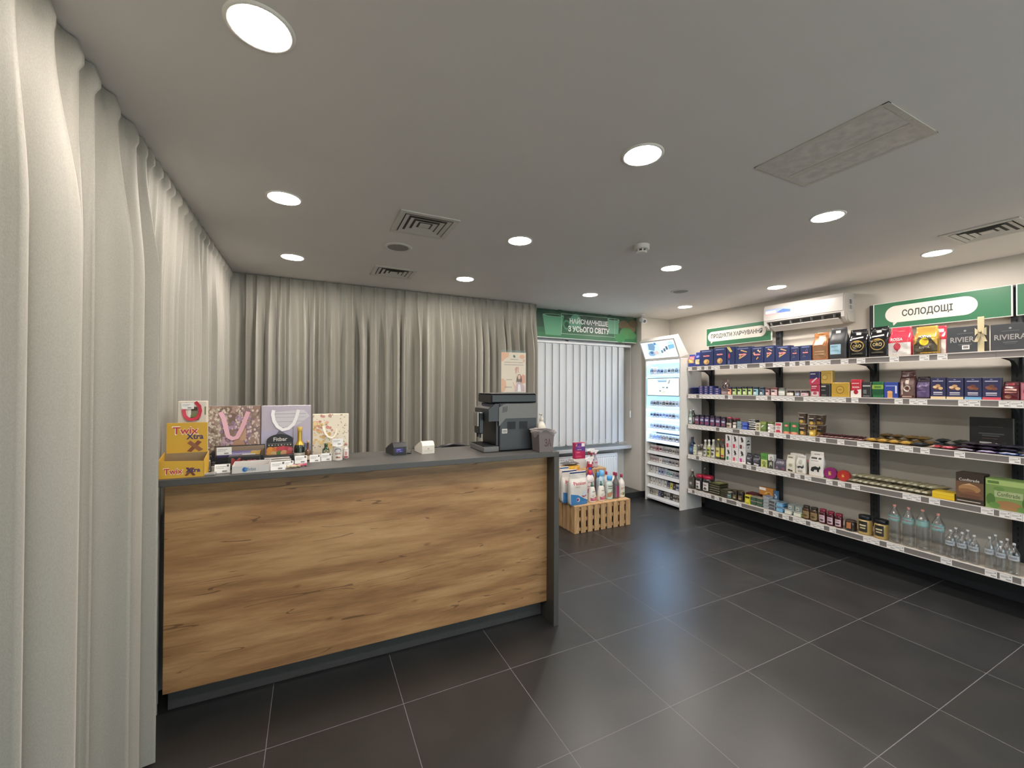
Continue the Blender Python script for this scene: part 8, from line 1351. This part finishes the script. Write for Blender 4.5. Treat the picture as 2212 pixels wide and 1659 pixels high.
def household():
    z = .3025; F = dict(face=0)
    PS = lambda: [('p', [(0, 0), (1, 0), (1, .12), (.75, .18), (.4, .30), (0, .34)], '#3f7fb8'), ('r', .0, .80, 1, .90, '#c4c0ba'), ('t', 'Passion', .16, .60, .90, .70, '#b03a4c'), ('t', 'GOLD', .24, .52, .52, .575, '#c9b48c'), ('e', .76, .31, .15, .085, '#c9d4de'), ('p', [(.62, .28), (.66, .24), (.76, .225), (.88, .25), (.90, .29), (.76, .26)], '#a83a48'), ('e', .40, .16, .11, .065, '#c9d0dc'), ('e', .37, .16, .07, .045, '#4c5a94'), ('e', .41, .165, .045, .035, '#a84a58'), ('p', [(.55, .05), (.92, .03), (.92, .1), (.6, .1)], '#4c88c0')]
    pouch(2.690, 3.775, z, .225, .365, 'washing_powder_bag', 'white and blue washing powder bag at the crate front, nearest one', 'detergent bag', 'washing powder bags', d=.085, base='#dcd8d2', items=PS(), flat=.92, crimp='#3c4a78', taper=.96, **F)
    pouch(2.655, 3.892, z, .205, .362, 'washing_powder_bag', 'white and blue washing powder bag standing behind the nearest one', 'detergent bag', 'washing powder bags', d=.085, base='#d8d4ce', items=PS(), flat=.92, crimp='#3c4a78', taper=.96, **F)
    pouch(2.656, 4.000, z, .125, .380, 'washing_powder_bag', 'third white washing powder bag with a blue edge, rearmost of the three', 'detergent bag', 'washing powder bags', d=.08, base='#dedad4', items=PS(), flat=.92, crimp='#4a6a9a', taper=.96, **F)
    def pump(x, y, label):
        t = thing('pump_bottle', label, 'pump bottle', (x, y, z), 0, 'white pump bottles on the crate'); w = M('#e2dcd4', .3, coat=.2, word='bottle_plastic'); g = M('#3c6a5c', .35, word='pump_green')
        P = [(.044, 0), (.050, .006), (.052, .04), (.046, .10), (.036, .145), (.029, .165), (.020, .172)]
        MB().lathe(P, w, 26, sq=(1, .72)).build('bottle_body', t)
        S = lambda u, v, off=0.0: (lambda a, zz, rr: ((rr + off) * math.sin(a), -(rr * .72 + off) * math.cos(a), zz))((u - .5) * 2.0, .012 + .12 * v, .0525 - .014 * max(0, (v - .35)) / .65 - .0008 * (1 - v))
        b = MB(); b.prints(S, [('p', [(.12, .05), (.88, .05), (.95, .25), (.9, .42), (.6, .36), (.3, .30), (.08, .36)], '#b8586c'), ('e', .42, .52, .18, .14, '#c9c4b8'), ('r', .3, .86, .85, .93, '#8a8480'), ('e', .55, .25, .2, .1, '#d08a98')], nu=8, lift=.0012); b.build('paper_label', t)
        b = MB(); b.lathe([(.016, .1725), (.017, .180), (.015, .194), (.006, .198), (.005, .210)], g, 16); b.tube([(0, 0, .208), (0, 0, .216), (-.01, -.008, .222), (-.026, -.02, .218)], .006, g); b.build('pump', t)
    pump(2.892, 3.822, 'white pump bottle with a pink label, left of two on the crate'); pump(3.022, 3.822, 'white pump bottle with a pink label, right of two on the crate')
    bottle(3.146, 3.785, z, .086, .270, 'fabric_softener_bottle', 'pale aqua bottle with a bright blue cap and pink tip, front row', 'bottle', 'fabric softener bottles', body='#c9dcdc', cap='#4c9ad4', lab='#d0d6cc', items=[('r', .1, .8, .8, .86, '#5c6a64'), ('r', .1, .66, .85, .71, '#6c7a70'), ('p', [(.0, .1), (.5, .1), (.9, .5), (.6, .48), (0, .35)], '#b08a68'), ('e', .8, .5, .2, .12, '#8fb0a4'), ('r', 0, 0, 1, .1, '#a9cfc4')], neck=.62, sh=.66, caph=.17, lv=(.05, .68), squash=.75, **F)
    bottle(3.245, 3.790, z, .086, .300, 'dish_soap_bottle', 'dark grey bottle with a magenta stripe and red nozzle, front row', 'bottle', 'dish soap bottles', body='#62605f', cap='#8e2744', lab='#8e2f5a', items=[('r', .0, 0, .22, 1, '#8a7e88'), ('r', .40, .1, .52, .9, '#b4548a')], neck=.34, sh=.60, caph=.12, lv=(.06, .50), squash=.8, arc=1.2, **F)
    for x, y, h, l in ((3.338, 3.800, .272, 'white bottle with a green leaf label and red nozzle, right end of the crate front'), (3.335, 3.925, .272, 'white red-nozzled bottle, second behind the right end'), (3.235, 3.950, .285, 'white red-nozzled bottle standing behind the dark grey one'), (3.245, 4.040, .285, 'white red-nozzled bottle at the rear of the low crate')):
        bottle(x, y, z, .086, h, 'dish_soap_bottle', l, 'bottle', 'dish soap bottles', body='#e0dad2', cap='#98284a', lab='#dcd6c8', items=[('p', [(.1, .2), (.4, .4), (.7, .35), (.9, .55), (.9, .25), (.6, .1)], '#5e7a44'), ('e', .35, .25, .16, .1, '#b8a88a'), ('r', .2, .78, .85, .84, '#a86a68'), ('r', .2, .66, .4, .72, '#8a8480')], neck=.30, sh=.62, caph=.13, lv=(.06, .50), squash=.8, **F)
    for x, y, h, cap, l in ((3.125, 3.905, .315, '#6ab0e0', 'tall pale bottle with a sky blue cap in the middle of the crate'), (3.158, 3.996, .270, '#4c9ad4', 'pale aqua bottle with a blue cap in the second row')):
        bottle(x, y, z, .080, h, 'fabric_softener_bottle', l, 'bottle', 'fabric softener bottles', body='#bcd4e0', cap=cap, lab='#c8d8dc', items=[('r', .1, .6, .9, .7, '#8a98a4')], neck=.62, sh=.68, caph=.2, lv=(.1, .6), squash=.75, **F)
    for x, y, cap, l in ((3.005, 3.955, '#c0304c', 'large white bottle with a red cap behind the pump bottles'), (2.890, 3.955, '#d4788c', 'large white bottle with a pink cap behind the left pump bottle')):
        bottle(x, y, z, .112, .315, 'gel_detergent_bottle', l, 'bottle', 'large gel detergent bottles', body='#e2dcd8', cap=cap, lab='#d8ccc8', items=[('r', .05, .55, .95, .62, '#a88a90'), ('e', .3, .3, .3, .2, '#a85c78'), ('r', .5, .05, .95, .4, '#4c3c44'), ('r', .1, .8, .9, .9, '#b8b0ac')], neck=.40, sh=.70, caph=.16, lv=(.05, .66), squash=.6, **F)
    z2 = .5945
    carton(3.045, 4.265, z2 + .116, .155, .20, 'laundry_capsule_box', 'tall magenta and violet box standing at the very back', 'box', None, d=.06, base='#b02c58', items=[('p', [(0, .55), (1, .45), (1, .9), (.3, 1), (0, .9)], '#5c3a80'), ('r', .62, .76, .94, .97, '#e4dce0'), ('r', .2, .56, .62, .585, '#d9c4d0'), ('e', .4, .75, .2, .08, '#8a4a98'), ('e', .3, .4, .2, .04, '#d86a80'), ('p', [(.05, .85), (.2, .95), (.15, .75)], '#d9a050'), ('r', .1, .08, .6, .2, '#c84a68')], face=0)
    carton(3.045, 4.26, z2, .20, .115, 'powder_carton', 'plain white carton under the magenta box', 'box', None, d=.10, base='#d6d4d2', face=0)
    carton(2.870, 4.175, z2, .225, .055, 'wipes_pack', 'amber yellow pack with printed blobs lying on the rear crate', 'pack', None, d=.10, base='#d9a23c', items=[('e', .2, .5, .1, .3, '#e8c45c'), ('e', .45, .55, .12, .3, '#e6b84c'), ('e', .7, .45, .1, .3, '#e8c468'), ('r', .4, .05, .95, .2, '#d98a6a')], face=0, bev=.012)
    packet(2.862, 4.17, z2 + .0555, .225, .050, 'sponge_pack', 'dark grey pack with white triangles lying on the amber pack', 'pack', None, d=.12, base='#5a5856', items=[('p', [(.38, .3), (.48, .2), (.48, .4)], '#d9d7d4'), ('p', [(.52, .3), (.62, .2), (.62, .4)], '#d9d7d4')], face=0)
    def spray(x, y, zz, body, trig, label, h=.20, lab='#d8d2cc', w=.085, rot=.0):
        t = thing('spray_bottle', label, 'spray bottle', (x, y, zz), rot, 'trigger spray bottles'); bm = M(body, .25, coat=.3, word='bottle_plastic'); tm = M('#e9e6e4', .35, word='trigger_white'); rm = M(trig, .35, word='trigger_red')
        r = w / 2
        MB().lathe([(r * .9, 0), (r, .008), (r * .98, h * .5), (r * .8, h * .66), (r * .42, h * .82), (r * .34, h * .92)], bm, 22, sq=(1, .65)).build('bottle_body', t)
        b = MB(); S = lambda u, v, off=0.0: ((r * .99 + off) * math.sin((u - .5) * 1.9), -(r * .645 + off + .001) * math.cos((u - .5) * 1.9), .02 + h * .42 * v); b.prints(S, [('r', 0, 0, 1, 1, lab), ('e', .5, .6, .3, .2, trig), ('r', .2, .15, .8, .25, '#8a8a90')], nu=8); b.build('paper_label', t)
        MB().lathe([(r * .46, h * .925), (r * .46, h * 1.03)], rm, 16).build('collar', t)
        b = MB(); b.prism([(-.070, h * 1.14), (-.070, h * 1.20), (-.02, h * 1.27), (.045, h * 1.27), (.050, h * 1.22), (.02, h * 1.12), (.014, h * 1.03), (-.014, h * 1.03), (-.012, h * 1.12)], -.012, .012, tm); b.build('spray_head', t)
        b = MB(); b.prism([(-.040, h * 1.13), (-.030, h * 1.13), (-.036, h * .98), (-.052, h * .86), (-.056, h * .88), (-.044, h * 1.0)], -.006, .006, rm); b.build('trigger', t)
    spray(3.068, 4.092, z, '#2f5cb4', '#b0304c', 'cobalt blue spray bottle with a white and red trigger', .36, '#3f70c4', .12, 0)
    spray(3.165, 4.20, z2, '#6a4a30', '#a83040', 'brown spray bottle with a white label', .19, '#d6cdc4', .062)
    spray(3.245, 4.225, z2, '#a8a2ac', '#b8788c', 'grey-lilac spray bottle at the right end of the rear crate', .17, '#cfc0c8', .07)
    for x, y, c, l in ((2.965, 4.085, '#c98aa4', 'round pink tub lying on edge among the bottles, left one'), (3.335, 4.085, '#b84a68', 'round crimson tub on edge among the bottles, right one')):
        t = thing('round_tub', l, 'tub', (x, y, z + .045), 0, 'round tubs on the crate')
        X = Matrix.Rotation(PI / 2, 4, 'X'); MB().lathe([(.042, -.03), (.044, -.028), (.044, 0)], M(c, .3, word='tub_plastic'), 26, X).build('tub_body', t)
        MB().lathe([(.045, .0005), (.0455, .010), (.040, .013)], M('#d9a8bc', .3, word='tub_lid'), 26, X).build('tub_lid', t)
household()
